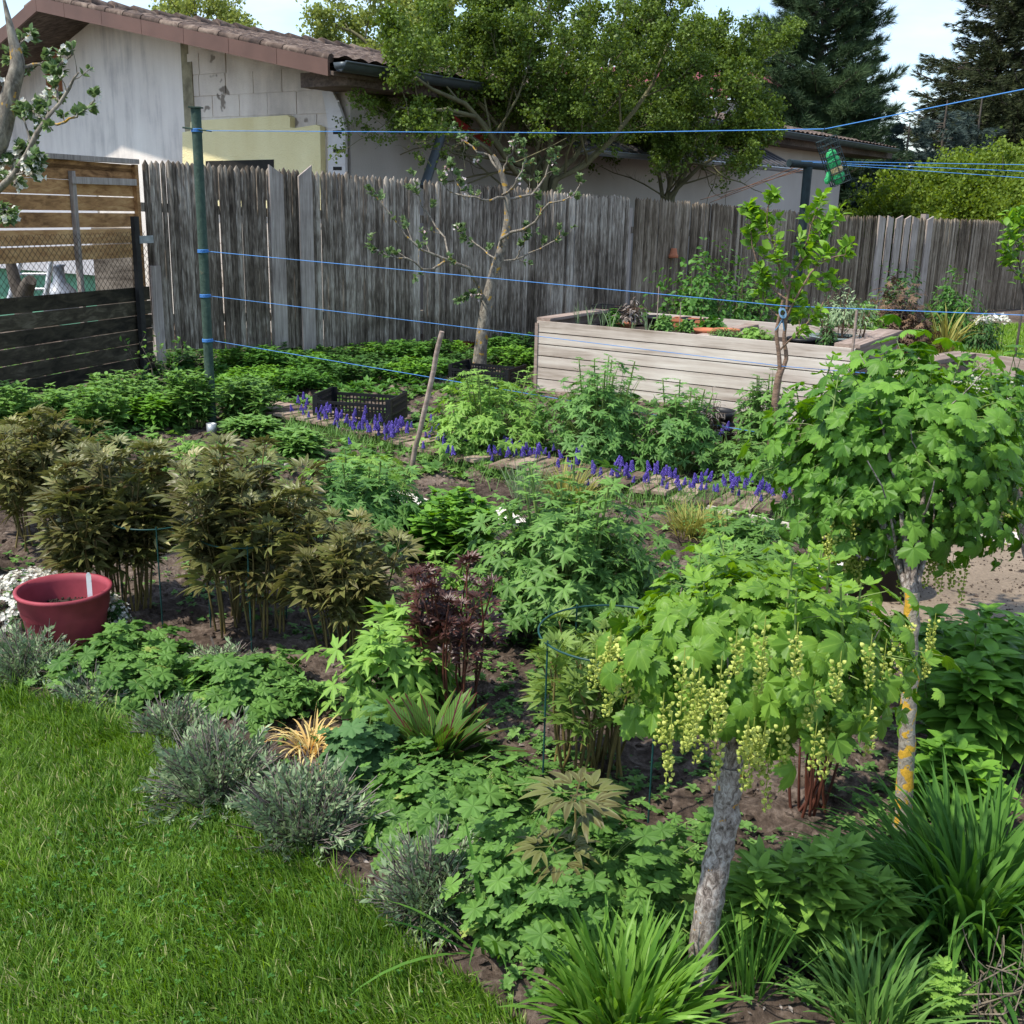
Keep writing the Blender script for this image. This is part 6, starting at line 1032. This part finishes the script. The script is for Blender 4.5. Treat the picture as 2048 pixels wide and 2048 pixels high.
rows2 = rowpts([(1660, 1040, 0), (1675, 1070, -.05), (1690, 1060, 0), (1710, 1050, -.05), (1725, 1080, 0), (1740, 1100, -.02), (1650, 1080, 0), (1800, 1110, .1), (1830, 1120, .1), (1860, 1110, .1), (1880, 1100, .1), (1890, 1120, .1), (1780, 1250, -.25), (1800, 1245, -.22), (1815, 1250, -.25), (1830, 1255, -.22), (1845, 1250, -.25), (1850, 1270, -.25), (1795, 1270, -.25), (1840, 1285, -.25), (1820, 1290, -.25), (1810, 1270, -.28), (1870, 1135, .1), (1905, 1110, .1)], b[1]+.2)
k2 = currant(b, tp_, .022, cr, .33, .29, .32, 1950, .040, 'taller currant standard whose thin trunk is covered in orange lichen', 802, 'cur', 'bark_lich', 36, rows2, extra=9)
b = atz(2120, 1330); cr = np.array([aty(2030, 860, b[1])[0]+.0, b[1]+.1, aty(2030, 880, b[1])[2]]); tp_ = np.array([cr[0]+.05, b[1]+.05, cr[2]-.2])
rows3 = rowpts([(1950+12*k_, 985+((k_*37) % 40), -.05) for k_ in range(9)], b[1])
k3 = currant(b, tp_, .022, cr, .27, .26, .27, 560, .039, 'currant standard cut off by the right edge of the picture', 803, 'cur', 'bark_cur', 16, rows3, extra=8)
# ---------------------------------------------------------------- trees
def pathpx(lst): return [aty(px, py, y) for px, py, y in lst]
def tufts(mb, fb, tips, g, n, T, size, nf=0, fs=.02, bud=None, allb=None):
    p, d = along(tips, g, n, 0, .35); k = 5
    for q in range(k): side = nrm(np.cross(d, nrm(g.normal(0, 1, d.shape)))); dd = nrm(d*.6+side*.8+[0, 0, .35]); mb.inst(T, frame(dd, nrm(g.normal(0, .4, d.shape)+[0, 0, 1]))*(size*g.uniform(.6, 1.2, n))[:, None, None], p+side*.004, np.clip(g.normal(.5, .25, n), 0, 1))
    if nf:
        i = g.integers(0, n, nf)
        for q in range(4): fb.inst(T_blo, frame(nrm(g.normal(0, 1, (nf, 3))), nrm(g.normal(0, .6, (nf, 3))+[0, -.5, .7]))*(fs*g.uniform(.7, 1.1, nf))[:, None, None], p[i]+g.normal(0, fs*.9, (nf, 3)), g.uniform(0, 1, nf))
# small apple tree in the middle
ay = 10.45; ab = atz(957, 752); ay = ab[1]; o = emp('apple_tree', 'young pruned apple tree with first blossom in the middle of the garden', 'tree', ab, 'apple trees'); g = R(1001); outl, tips = [], []; w = MB()
tr = poly([ab-[0, 0, .05]]+pathpx([(962, 690, ay), (972, 620, ay), (985, 560, ay), (1003, 500, ay), (1015, 440, ay), (1012, 380, ay), (997, 330, ay), (985, 310, ay)]), 26); w.tubes(tr, np.interp(np.linspace(0, 1, 26), [0, .1, .45, .6, 1], [.085, .062, .05, .036, .018]), 12)
limbs = [([(968, 600, 0), (950, 560, -.1), (930, 530, -.2), (890, 520, -.3), (860, 510, -.35), (820, 485, -.4), (790, 440, -.4), (760, 405, -.4), (740, 375, -.4)], .024), ([(890, 522, -.3), (860, 540, -.5), (820, 520, -.6), (780, 510, -.7), (735, 490, -.8)], .014), ([(900, 520, -.2), (885, 470, .1), (850, 420, .2), (835, 385, .2), (830, 355, .2)], .013),
         ([(1000, 500, 0), (1010, 470, -.1), (1050, 460, -.3), (1080, 430, -.4), (1100, 405, -.5), (1140, 395, -.5), (1165, 360, -.5)], .022), ([(1010, 400, 0), (1050, 395, .2), (1085, 360, .3), (1100, 330, .3), (1118, 310, .3)], .018), ([(1005, 390, 0), (1030, 370, -.2), (1048, 330, -.2), (1052, 300, -.2)], .014), ([(998, 340, 0), (975, 310, .1), (950, 300, .1), (915, 275, .2), (905, 265, .2)], .016), ([(1010, 395, 0), (980, 400, -.3), (940, 395, -.4), (900, 380, -.4), (882, 355, -.4)], .016), ([(995, 520, 0), (970, 500, .3), (940, 480, .4), (920, 460, .4)], .012), ([(990, 525, 0), (1030, 520, .3), (1070, 505, .4), (1115, 480, .5), (1130, 465, .5)], .014), ([(1030, 520, .25), (1050, 480, .2), (1055, 455, .2)], .009), ([(1000, 350, 0), (1020, 310, 0), (1030, 275, 0)], .012), ([(965, 605, 0), (950, 590, -.2), (915, 600, -.3)], .007), ([(930, 400, -.35), (905, 350, -.3), (900, 330, -.3)], .009)]
for lst, r0 in limbs: P = poly([aty(a, b_, ay+dy) for a, b_, dy in lst], 10, g, .008); grow(P, np.linspace(r0*.8, .005, 10), 1, 2, g, outl, tips, .25, .18, (4, 6), .22, 5, .9, .45, .3); tips.append(np.array(P[-5:]))
segs(w, outl); w.build('trunk', M['bark_app'], o); mb, fb = MB(), MB(); tufts(mb, fb, tips, g, 260, T_simple(.3, 3, .2, .3), .045, 26, .02) if 0 else None
t5 = [t_ if len(t_) == 5 else t_ for t_ in tips]; t5 = [t_ for t_ in t5 if len(t_) == 5]; tufts(mb, fb, t5, g, 420, T_simple(.3, 3, .2, .3), .047, 24, .019); mb.build('leaves', M['apple'], o); fb.build('blossom', M['pinkwhite'], o)
# apple tree branches at the left edge, nearer
ay2 = 4.6; o = emp('apple_tree', 'old apple tree in blossom leaning in from the left edge', 'tree', (*aty(-150, 500, ay2)[:2], 0), 'apple trees'); g = R(1002); outl, tips = [], []; w = MB()
b0 = aty(-120, 700, ay2); tr = poly([(b0[0], ay2, -.05), b0, aty(-70, 420, ay2), aty(-5, 290, ay2), aty(20, 190, ay2), aty(35, 130, ay2), aty(25, 75, ay2), aty(8, 0, ay2)], 24); w.tubes(tr, np.interp(np.linspace(0, 1, 24), [0, .5, .75, .85, 1], [.055, .036, .026, .018, .006]), 12)
limbs = [([(-60, 420, 0), (10, 375, -.1), (55, 310, -.15), (85, 250, -.15), (120, 205, -.1), (145, 165, -.1), (158, 145, -.1)], .024), ([(85, 250, -.15), (130, 245, -.2), (160, 225, -.2), (190, 200, -.2)], .008), ([(35, 135, 0), (70, 130, .1), (105, 145, .1), (128, 120, .1), (145, 108, .1)], .014), ([(30, 200, 0), (60, 220, -.1), (85, 240, -.1)], .008), ([(20, 180, 0), (-20, 150, 0), (-60, 130, 0)], .012), ([(5, 300, 0), (-30, 250, 0), (-60, 240, 0)], .01), ([(120, 205, -.1), (112, 170, .0), (100, 150, 0)], .007), ([(20, 350, -.1), (55, 345, -.2), (80, 320, -.2)], .008), ([(-30, 400, -.05), (0, 410, -.15), (20, 430, -.2)], .008), ([(35, 130, 0), (30, 100, .1), (60, 70, .1)], .006), ([(30, 370, -.1), (20, 330, 0), (45, 300, 0)], .007), ([(20, 185, 0), (10, 215, .1), (-10, 230, .1)], .006)]
for lst, r0 in limbs: P = poly([aty(a, b_, ay2+dy) for a, b_, dy in lst], 10, g, .004); grow(P, np.linspace(r0*.66, .003, 10), 1, 2, g, outl, tips, .25, .18, (6, 9), .24, 5, .9, .45, .15)
segs(w, outl); w.build('trunk', M['bark_app'], o); mb, fb = MB(), MB(); tips = [t_ for t_ in tips if len(t_) == 5]; tufts(mb, fb, tips, g, 420, T_simple(.32, 3, .2, .3), .031, 40, .015)
low = [t_ for t_ in tips if t_[0][2] < aty(50, 300, ay2)[2]]; tufts(mb, fb, low, g, 60, T_simple(.32, 3, .2, .3), .034, 46, .016); mb.build('leaves', M['apple'], o); fb.build('blossom', M['white'], o)
# leafy sapling on the right tied to the cord
sb = atz(1533, 945); sy = sb[1]; o = emp('sapling', 'slim two-stemmed sapling with fresh light green leaves before the raised bed', 'tree', sb); g = R(1003); outl, tips = [], []; w = MB()
w.tubes(poly([sb-[0, 0, .03]]+pathpx([(1541, 880, sy), (1548, 820, sy), (1556, 760, sy), (1562, 740, sy)]), 14), np.linspace(.026, .021, 14), 10)
w.tubes(poly(pathpx([(1560, 750, sy), (1558, 710, sy), (1553, 670, sy), (1556, 645, sy), (1566, 600, sy)]), 10), np.linspace(.015, .009, 10), 8); w.tubes(poly(pathpx([(1562, 745, sy), (1573, 715, sy), (1568, 680, sy), (1572, 640, sy), (1576, 590, sy), (1582, 560, sy)]), 12), np.linspace(.015, .008, 12), 8)
limbs = [([(1578, 590, 0), (1560, 540, 0), (1548, 490, 0), (1535, 440, 0), (1545, 385, 0)], .009), ([(1580, 570, 0), (1600, 520, .1), (1620, 460, .1), (1640, 400, .1)], .009), ([(1572, 640, 0), (1610, 560, -.1), (1650, 520, -.1), (1690, 510, -.1)], .008), ([(1576, 600, 0), (1530, 560, .1), (1505, 500, .1), (1500, 440, .1)], .007), ([(1560, 700, 0), (1600, 660, -.1), (1650, 600, -.1), (1665, 560, -.1)], .006), ([(1570, 650, 0), (1530, 600, .1), (1525, 560, .1)], .006), ([(1590, 540, .05), (1640, 480, .1), (1665, 440, 0)], .006), ([(1575, 620, 0), (1590, 600, .1), (1600, 640, .15)], .005), ([(1545, 460, 0), (1510, 440, .1), (1500, 420, .1)], .005)]
for lst, r0 in limbs: P = poly([aty(a, b_, sy+dy) for a, b_, dy in lst], 8, g, .004); grow(P, np.linspace(r0, .003, 8), 1, 2, g, outl, tips, .5, .12, (5, 7), .26, 5, .8, .5, .15)
segs(w, outl); w.build('trunk', M['bark_sap'], o); mb = MB(); tips = [t_ for t_ in tips if len(t_) == 5]; leaves_on(mb, tips, g, 760, T_oval, .056, .008, t0=.1); leaves_on(mb, [t_ for t_ in tips if t_[-1][2] > .9], g, 300, T_oval, .062, .01, v=(.75, .15), t0=.6); mb.build('leaves', M['sap'], o)
# tall loose tree with many stems behind the fence
def bigtree(name, label, base, stems, nl, T, size, mat, bk, seed, levels=3, nch=(5, 7), ratio=.48, up=.18, spread=.85, spr=.05, group=None, r0=.06, cat='tree', wig=.14, upn=.8, zlow=-9):
    o = emp(name, label, cat, base, group); g = R(seed); outl, tips = [], []; w = MB()
    for lst in stems: P = poly(lst, 9, g, .03); grow(P, np.linspace(r0*g.uniform(.7, 1.1), r0*.22, 9), 0, levels, g, outl, tips, up, wig, nch, ratio, 6, spread, .5, .28)
    tips = [t_ for t_ in tips if t_[-1][2] > zlow+g.normal(0, .15)]; outl = [q for q in outl if q[2] < 2 or q[0][-1][2] > zlow-.3]
    segs(w, outl, 9); w.build('trunk', M[bk], o); mb = MB(); tt_ = [t_ for t_ in tips if len(t_) == 6]; leaves_on(mb, tt_, g, nl, T, size, spr, upn=upn); mb.build('crown', M[mat], o); return o, tips
def st(y, lst): return [aty(px, py, y+dy) for px, py, dy in lst]
y0 = 14.4
def root(px, y): p = aty(px, 420, y); return np.array([p[0], p[1], -.05])
S1 = [[root(1075, y0)]+st(y0, q) for q in ([(1080, 380, 0), (1050, 300, .1), (1010, 200, .2), (970, 120, .3), (930, 60, .3)], [(1090, 380, 0), (1110, 280, -.2), (1120, 180, -.3), (1100, 60, -.3), (1090, -60, -.3)], [(1100, 390, 0), (1160, 300, .1), (1200, 200, .3), (1230, 90, .4), (1250, 0, .4)], [(1070, 380, 0), (1020, 330, -.4), (950, 240, -.9), (870, 215, -1.5), (800, 215, -1.9)], [(1068, 385, 0), (1000, 330, -.6), (930, 265, -1.3), (870, 250, -1.7)], [(1072, 380, 0), (1010, 300, -.4), (930, 210, -1.0), (850, 170, -1.5), (800, 170, -1.9)], [(1080, 380, 0), (1070, 280, .5), (1040, 150, .6), (1030, 20, .6)], [(1095, 390, 0), (1180, 330, -.2), (1260, 230, -.3), (1310, 150, -.3), (1340, 80, -.3)], [(1075, 385, 0), (1010, 280, -.2), (940, 180, -.5), (890, 130, -.7)], [(1085, 380, 0), (1140, 240, .6), (1170, 100, .6), (1180, -30, .6)])]
bigtree('field_maple', 'tall loose many-stemmed tree crown over the picket fence, left one of two', root(1075, y0), S1, 12500, T_clumps, .080, 'lilac', 'olivetwig', 1101, 3, (6, 8), .36, .12, .95, .04, 'trees behind the picket fence', .05, zlow=2.45)
S2 = [[root(1330, y0+2)]+st(y0+2, q) for q in ([(1340, 390, 0), (1330, 300, .1), (1320, 200, .1), (1340, 100, .1)], [(1350, 395, 0), (1400, 300, 0), (1440, 220, 0), (1480, 150, 0)], [(1340, 390, 0), (1400, 340, -.3), (1450, 300, -.3), (1490, 300, -.3)], [(1330, 390, 0), (1290, 300, .2), (1270, 200, .2), (1280, 100, .2)], [(1345, 392, 0), (1390, 250, .4), (1410, 160, .4), (1450, 90, .4)], [(1335, 392, 0), (1360, 330, -.3), (1420, 330, -.4), (1460, 360, -.4)])]
bigtree('field_maple', 'dark loose many-stemmed tree leaning over the picket fence, right one of two', root(1330, y0+2), S2, 8500, T_clumps, .088, 'lilac', 'olivetwig', 1102, 3, (6, 8), .38, .08, .95, .04, 'trees behind the picket fence', .04, zlow=2.3)
# spring trees against the sky beyond the roof
S3 = [[np.array([aty(820, 300, 30)[0], 30, 0])]+st(30, q) for q in ([(800, 120, 0), (770, 40, 0), (740, -60, 0)], [(830, 130, 0), (850, 30, 0), (860, -80, 0)], [(790, 140, 0), (740, 90, 0), (700, 60, 0), (660, 50, 0)], [(840, 130, 0), (890, 60, 1), (920, -40, 1)], [(800, 150, 0), (720, 110, 0), (640, 105, 0)], [(810, 130, 0), (790, 40, 1), (800, -60, 1)])]
bigtree('birch', 'airy pale green spring tree against the sky above the tiled roof', S3[0][0], S3, 3000, T_clumps, .19, 'bgtree', 'olivetwig', 1103, 3, (5, 7), .21, .05, .85, .12, 'trees beyond the garage', .11)
S4 = [[np.array([aty(395, 300, 30)[0], 30, 0])]+st(30, q) for q in ([(395, 90, 0), (380, 60, 0), (345, 35, 0)], [(400, 90, 0), (410, 50, 0), (430, 25, 0)], [(405, 100, 0), (440, 70, 0), (475, 65, 0)], [(395, 90, 0), (395, 50, .3), (390, 30, .3)], [(390, 95, 0), (350, 75, 0), (320, 50, 0)])]
bigtree('birch', 'top of a pale green tree showing above the middle of the garage roof', S4[0][0], S4, 800, T_clumps, .18, 'bgtree', 'olivetwig', 1104, 2, (5, 7), .22, .05, .85, .10, 'trees beyond the garage', .07)
# conifers
def conifer(label, cx, y, py_base, py_top, halfw, seed, mat, T, tuft_s, nb, up0, droop, name, per=26, wid=1.0, blo=.12, shape=.8):
    b = np.array([aty(cx, py_base, y)[0], y, 0.]); H_ = aty(cx, py_top, y)[2]; Rm = halfw/FPX*y*1.03; g = R(seed); o = emp(name, label, 'tree', b, 'conifers behind the fence'); w, mb = MB(), MB(); w.tubes(np.array([b, b+[0, 0, H_]]), [H_*.022, .02], 9, .3, cap=False)
    f = np.sqrt(g.uniform(0, 1, nb))*(1-blo)+blo*0; f = 1-f; f = np.clip(f+blo*.3, .04, .985); z = H_*(blo*.6+(1-blo*.6)*f); Ln = Rm*np.power(1-f, shape)*g.uniform(.72, 1.12, nb)+.15; a = g.uniform(0, math.tau, nb); K = 7; t = np.linspace(0, 1, K)[None]
    rr = Ln[:, None]*t; zz_ = z[:, None]+rr*up0-droop*Ln[:, None]*t**1.5+droop*.45*Ln[:, None]*t**4*1.6; P = np.stack([b[0]+np.cos(a)[:, None]*rr, b[1]+np.sin(a)[:, None]*rr, zz_], -1); w.tubes(P, np.linspace(.035, .008, K)*(H_/10), 4, .3, cap=False)
    n = nb*per; i = np.repeat(np.arange(nb), per); tt_ = g.uniform(.15, 1.0, n)**.75; x = tt_*(K-1); k = np.minimum(x.astype(int), K-2); q = (x-k)[:, None]; p = P[i, k]*(1-q)+P[i, k+1]*q; d = nrm(P[i, k+1]-P[i, k]); side = nrm(np.cross(d, [0, 0, 1.])); sw = g.uniform(-1, 1, n)[:, None]; wd = .34*wid*Ln[i][:, None]*(1-.75*tt_[:, None])
    p = p+side*sw*wd+np.array([0, 0, 1])*(g.normal(0, .05, n)[:, None]-np.abs(sw)*wd*.25*(droop > .2)); dd = nrm(d*.8+side*np.sign(sw)*.7+g.normal(0, .25, (n, 3))+[0, 0, .25 if droop < .2 else -.25]); mb.inst(T, frame(dd, nrm(g.normal(0, .4, (n, 3))+[0, 0, 1]))*(tuft_s*g.uniform(.6, 1.2, n))[:, None, None], p, np.clip(vnoise(p[:, 0]+p[:, 1], p[:, 2], .5, seed)*.7+g.uniform(0, .35, n), 0, 1))
    w.build('trunk', M['bark_dark'], o); mb.build('crown', M[mat], o); return o
conifer('tall dark blue green pine behind the far end of the garage', 1612, 34, 420, -170, 185, 1201, 'pine', T_tuft, .27, 330, .35, .08, 'pine_tree', 75, 1., .05, .62)
conifer('tall dark drooping spruce in the upper right corner', 2035, 38, 420, -330, 275, 1202, 'spruce', T_spray, .26, 430, .12, .38, 'spruce_tree', 70, 1., .16, .72)
for k_, (cx, pt_, hw, y, nm) in enumerate(((1800, 245, 60, 33, 'leftmost'), (1868, 200, 70, 33.5, 'middle'), (1935, 195, 80, 34, 'rightmost'), (1735, 280, 45, 32, 'smallest'))):
    conifer(nm+' of the young blue grey spruces below the tall spruce', cx, y, 420, pt_, hw, 1210+k_, 'bspruce', T_spray, .26, 150, .18, .2, 'young_spruce', 24, 1., .02, .6)
# yellow green bushes behind the far fence
def bush(c, Rx, Rz, n, T, size, mat, label, seed, name='bush', group=None, stems=26, Ry=None, zmin=-.05, bk='olivetwig', cat='bush', inner=.35, up=.6):
    o = emp(name, label, cat, (c[0], c[1], 0), group); mb, w = MB(), MB(); g = R(seed); cc = np.array(c, float); dome(mb, None, cc, Rx, Rz, n, T, size, seed, zmin, inner, up, None, .6, .3, Ry=Ry, lump=.2)
    d = rnd_dirs(g, stems, .15); e = cc+d*np.array([Rx, Ry or Rx, Rz])*g.uniform(.75, 1.12, stems)[:, None]; b_ = np.array([c[0], c[1], 0])+d*[Rx*.2, Rx*.2, 0]; md = b_*.5+e*.5+g.normal(0, Rx*.06, e.shape); outl, tips = [], []
    for i in range(stems): grow(poly([b_[i], md[i], e[i]], 6), np.linspace(.012*Rx+.004, .003+.002*Rx, 6), 0, 1, g, outl, tips, .15, .15, (3, 5), .35, 5)
    segs(w, outl, 6); leaves_on(mb, [t_ for t_ in tips if len(t_) == 5], g, n//4, T, size, Rx*.03); w.build('stems', M[bk], o); mb.build('leaves', M[mat], o); return o
for k_, (px, py, y, rx, rz, nm) in enumerate(((1880, 420, 27, 1.5, 1.35, 'yellow green bush behind the far fence, left of two'), (2040, 400, 26, 1.5, 1.6, 'yellow green bush behind the far fence at the right edge'), (1790, 440, 28, .9, .7, 'low dull bush behind the fence beneath the pine'))):
    c = aty(px, py, y); bush((c[0], y, max(c[2]-.5, .4)), rx, rz, 5200, T_clumps, .17, 'bgbush', nm, 1300+k_, group='bushes beyond the far fence', stems=34)
c = aty(1600, 420, 30); bush((c[0], 30, .6), 2.6, 1.0, 3500, T_clumps, .2, 'lilac', 'dark low bush under the tall pine beyond the garage end', 1310, group='bushes beyond the far fence')
# shrubs before the far fence
def shrub_px(x0, x1, yt, y, zb, n, T, size, mat, label, seed, **k): m = (x0+x1)/2; t = aty(m, yt, y); r = (x1-x0)/2/FPX*y; return bush((t[0], y, zb), r, t[2]-zb, n, T, size, mat, label, seed, **k)
shrub_px(1320, 1500, 515, 12.6, .15, 2200, T_oval, .06, 'shrub', 'airy green shrub between raised bed and picket fence', 1401, group='shrubs before the fence', inner=.2)
shrub_px(1455, 1560, 525, 13.2, .2, 900, T_oval, .06, 'shrub', 'second airy green shrub, right behind the sapling', 1402, group='shrubs before the fence', inner=.2)
shrub_px(1755, 1855, 545, 13.5, .1, 1100, T_oval, .06, 'dark', 'dark rose bush standing before the far fence', 1403, group='shrubs before the fence', inner=.3)
shrub_px(1740, 1870, 590, 12.0, .1, 900, T_peo, .12, 'maple', 'brown purple finely cut shrub behind the raised bed end', 1404, group='shrubs before the fence')
shrub_px(1860, 1960, 560, 13.8, .1, 1300, T_lance, .07, 'shrub', 'bright green leafy perennial bush by the far fence', 1405, group='shrubs before the fence')
shrub_px(1710, 1775, 630, 11.4, .1, 420, T_del, .08, 'delph2', 'pale cut leaved clump just behind the raised bed corner', 1406, group='shrubs before the fence')
shrub_px(1620, 1700, 640, 11.4, .1, 300, T_del, .08, 'delph', 'cut leaved clump behind the bowl planter', 1407, group='shrubs before the fence')
shrub_px(1930, 2010, 630, 13.4, .1, 500, T_lance, .06, 'dark', 'low dark clump at the back of the far lawn', 1408, group='shrubs before the fence')
shrub_px(1700, 1760, 600, 15, .1, 300, T_oval, .06, 'shrub', 'small light clump beneath the far fence boards', 1409, group='shrubs before the fence')
c = aty(1895, 650, 12.4); c[2] = .1; clump(c, .08, 60, .62, .014, 'yellow striped arching leaves behind the raised beds', 1410, 'goldgrass', lean=(0, .5), curl=(.2, 1.7), name='ornamental_grass'); 
c = aty(1985, 640, 13.4); o = emp('white_flowers', 'flat patch of white flowers near the far lawn', 'flower', c); fb = MB(); g = R(3); n = 60; fb.inst(T_blo, frame(nrm(g.normal(0, 1, (n, 3))), nrm(g.normal(0, .4, (n, 3))+[0, -.3, 1]))*.035, np.stack([c[0]+g.uniform(-.2, .2, n), c[1]+g.uniform(-.1, .1, n), c[2]+g.normal(0, .03, n)], 1), g.uniform(0, 1, n)); fb.build('flower_heads', M['white'], o)
fb = MB(); fb.tubes(np.array([[c[0]+a, c[1], 0] for a in (-.15, 0, .15)])[:, None]*[1, 1, 1]+np.array([[0, 0, 0], [0, 0, c[2]]])[None], .005, 4); fb.build('stems', M['stem_g'], o)
# young tree at the right edge
p = atz(2045, 760); yy_ = 9.0; b = np.array([aty(2042, 650, yy_)[0], yy_, 0]); S5 = [[b]+st(yy_, [(2044, 600, 0), (2040, 540, 0), (2043, 480, 0), (2040, 440, 0)])]
bigtree('young_tree', 'slim young tree with fresh leaves and a white blossom at the right edge', b, S5, 260, T_oval, .07, 'sap', 'bark_dark', 1501, 1, (10, 12), .2, .4, .8, .02, None, .012)
# bare twiggy shrub in front of the left corner
b = atz(330, 800); o, tips = bigtree('twiggy_shrub', 'small nearly bare twiggy shrub near the corner of the fences', b, [[b]+st(b[1], q) for q in ([(325, 760, 0), (300, 740, 0), (275, 735, 0)], [(332, 770, 0), (335, 735, 0), (345, 705, 0)], [(335, 770, 0), (355, 740, 0), (362, 715, 0)])], 90, T_oval, .04, 'phlox_l', 'twig', 1502, 2, (3, 4), .45, .3, .7, .01, None, .007, 'shrub')
b = atz(1985, 2070); bigtree('dry_stalks', 'bundle of dry brown pruned stalks at the bottom right corner', b, [[b]+st(b[1], q) for q in ([(1980, 2020, 0), (1975, 1985, 0), (1968, 1960, 0)], [(2000, 2020, 0), (2015, 1990, 0), (2030, 1950, 0)], [(1995, 2030, -.02), (2010, 2010, -.02), (2045, 1985, -.02)], [(1975, 2030, .02), (1960, 2000, .02), (1950, 1985, .02)], [(2010, 2030, 0), (2030, 2000, 0), (2050, 1960, 0)])], 4, T_oval, .01, 'lavdead', 'twig', 1503, 1, (3, 4), .3, .5, .6, .0, None, .004, 'shrub')
c = atz(1890, 2030); leafy(c, .05, .13, 6, 'small lime green lobed seedling at the bottom right', 1504, 'delph2', .045, T_cur, 4, name='seedling', group=None)
c = atz(605, 1410); leafy(c, .08, .11, 12, 'small weed rosette on the bare soil left of the young delphinium', 1505, 'weed', .05, T_lance, 4, name='weed_rosette')
# plants in the pots and on the raised bed
shrub_px(1635, 1745, 592, onbed(1668, 697, .54)[1]+.02, .80, 700, T_lance, .035, 'lav', 'grey green twiggy shrub growing in the bowl planter', 1601, name='potted_shrub', stems=16, bk='brown', zmin=-.4, inner=.3)
def onb(px0, px1, yt, pyb, z, n, T, size, mat, label, seed, name='potted_plant', stems=8, bk='brown', **k):
    m = (px0+px1)/2; p = clampbed(atz(m, pyb, z), (px1-px0)/2/FPX*9) if pyb < 780 else atz(m, pyb, z); t = aty(m, yt, p[1]); r = (px1-px0)/2/FPX*p[1]; o = emp(name, label, 'potted plant', p, 'plants on the raised bed'); mb, w = MB(), MB(); h_ = max(t[2]-z, .04); dome(mb, w, p, r, h_, n, T, size, seed, .0, .3, .7); mb.build('leaves', M[mat], o); w.build('stems', M[bk] if bk in M else M['stem_g'], o); return o
onb(1225, 1285, 600, 645, .66, 120, T_lance, .05, 'lavdead', 'dry brown twiggy shrub in the brown planter', 1602)
onb(1212, 1242, 603, 660, .55, 40, T_del, .07, 'shrub', 'green lobed leaves at the left of the dry twiggy shrub', 1603)
onb(1300, 1345, 630, 660, .62, 90, T_clump, .04, 'weed', 'light green seedlings in the black pot at the bed front', 1604)
onb(1275, 1300, 612, 640, .6, 40, T_round, .05, 'phlox_l', 'yellowish leafy plant at the back of the raised bed', 1605)
onb(1350, 1395, 640, 662, .58, 80, T_clump, .04, 'weed', 'lettuce seedlings beside the long terracotta planter', 1606)
onb(1395, 1450, 632, 660, .58, 130, T_clump, .05, 'shrub', 'leafy green herbs in the middle of the raised bed', 1607)
onb(1400, 1468, 655, 676, .61, 420, T_needle, .035, 'weed', 'fine green seedlings filling the orange trays', 1608)
onb(1468, 1550, 654, 690, .55, 260, T_ger, .025, 'delph2', 'bright curly parsley at the front edge of the raised bed', 1609)
onb(1578, 1625, 640, 705, .62, 260, T_needle, .04, 'dark', 'rosemary sprig in the low black pot', 1610)
onb(1395, 1450, 790, 875, .2, 170, T_needle, .04, 'lavdead', 'twiggy faded plant in the wide black pot', 1611) ; onb(1462, 1490, 800, 890, .14, 90, T_needle, .035, 'lavdead', 'small twiggy plant in the smaller black pot', 1612)
g = R(1613)
for k_, (px, py) in enumerate(((1155, 640), (1180, 642), (1205, 648), (1222, 652), (1262, 655), (1280, 668))):
    p = clampbed(atz(px, py+10, .55), .04); clump(p, .02, 9, .24, .004, ('leftmost', 'second', 'third', 'fourth', 'fifth', 'rightmost')[k_]+' bluish onion plant in the raised bed, counted from the left', 1620+k_, 'lav', lean=(0, .35), curl=(0, .8), name='onion', group='onions in the raised bed')
bpy.context.view_layer.update()
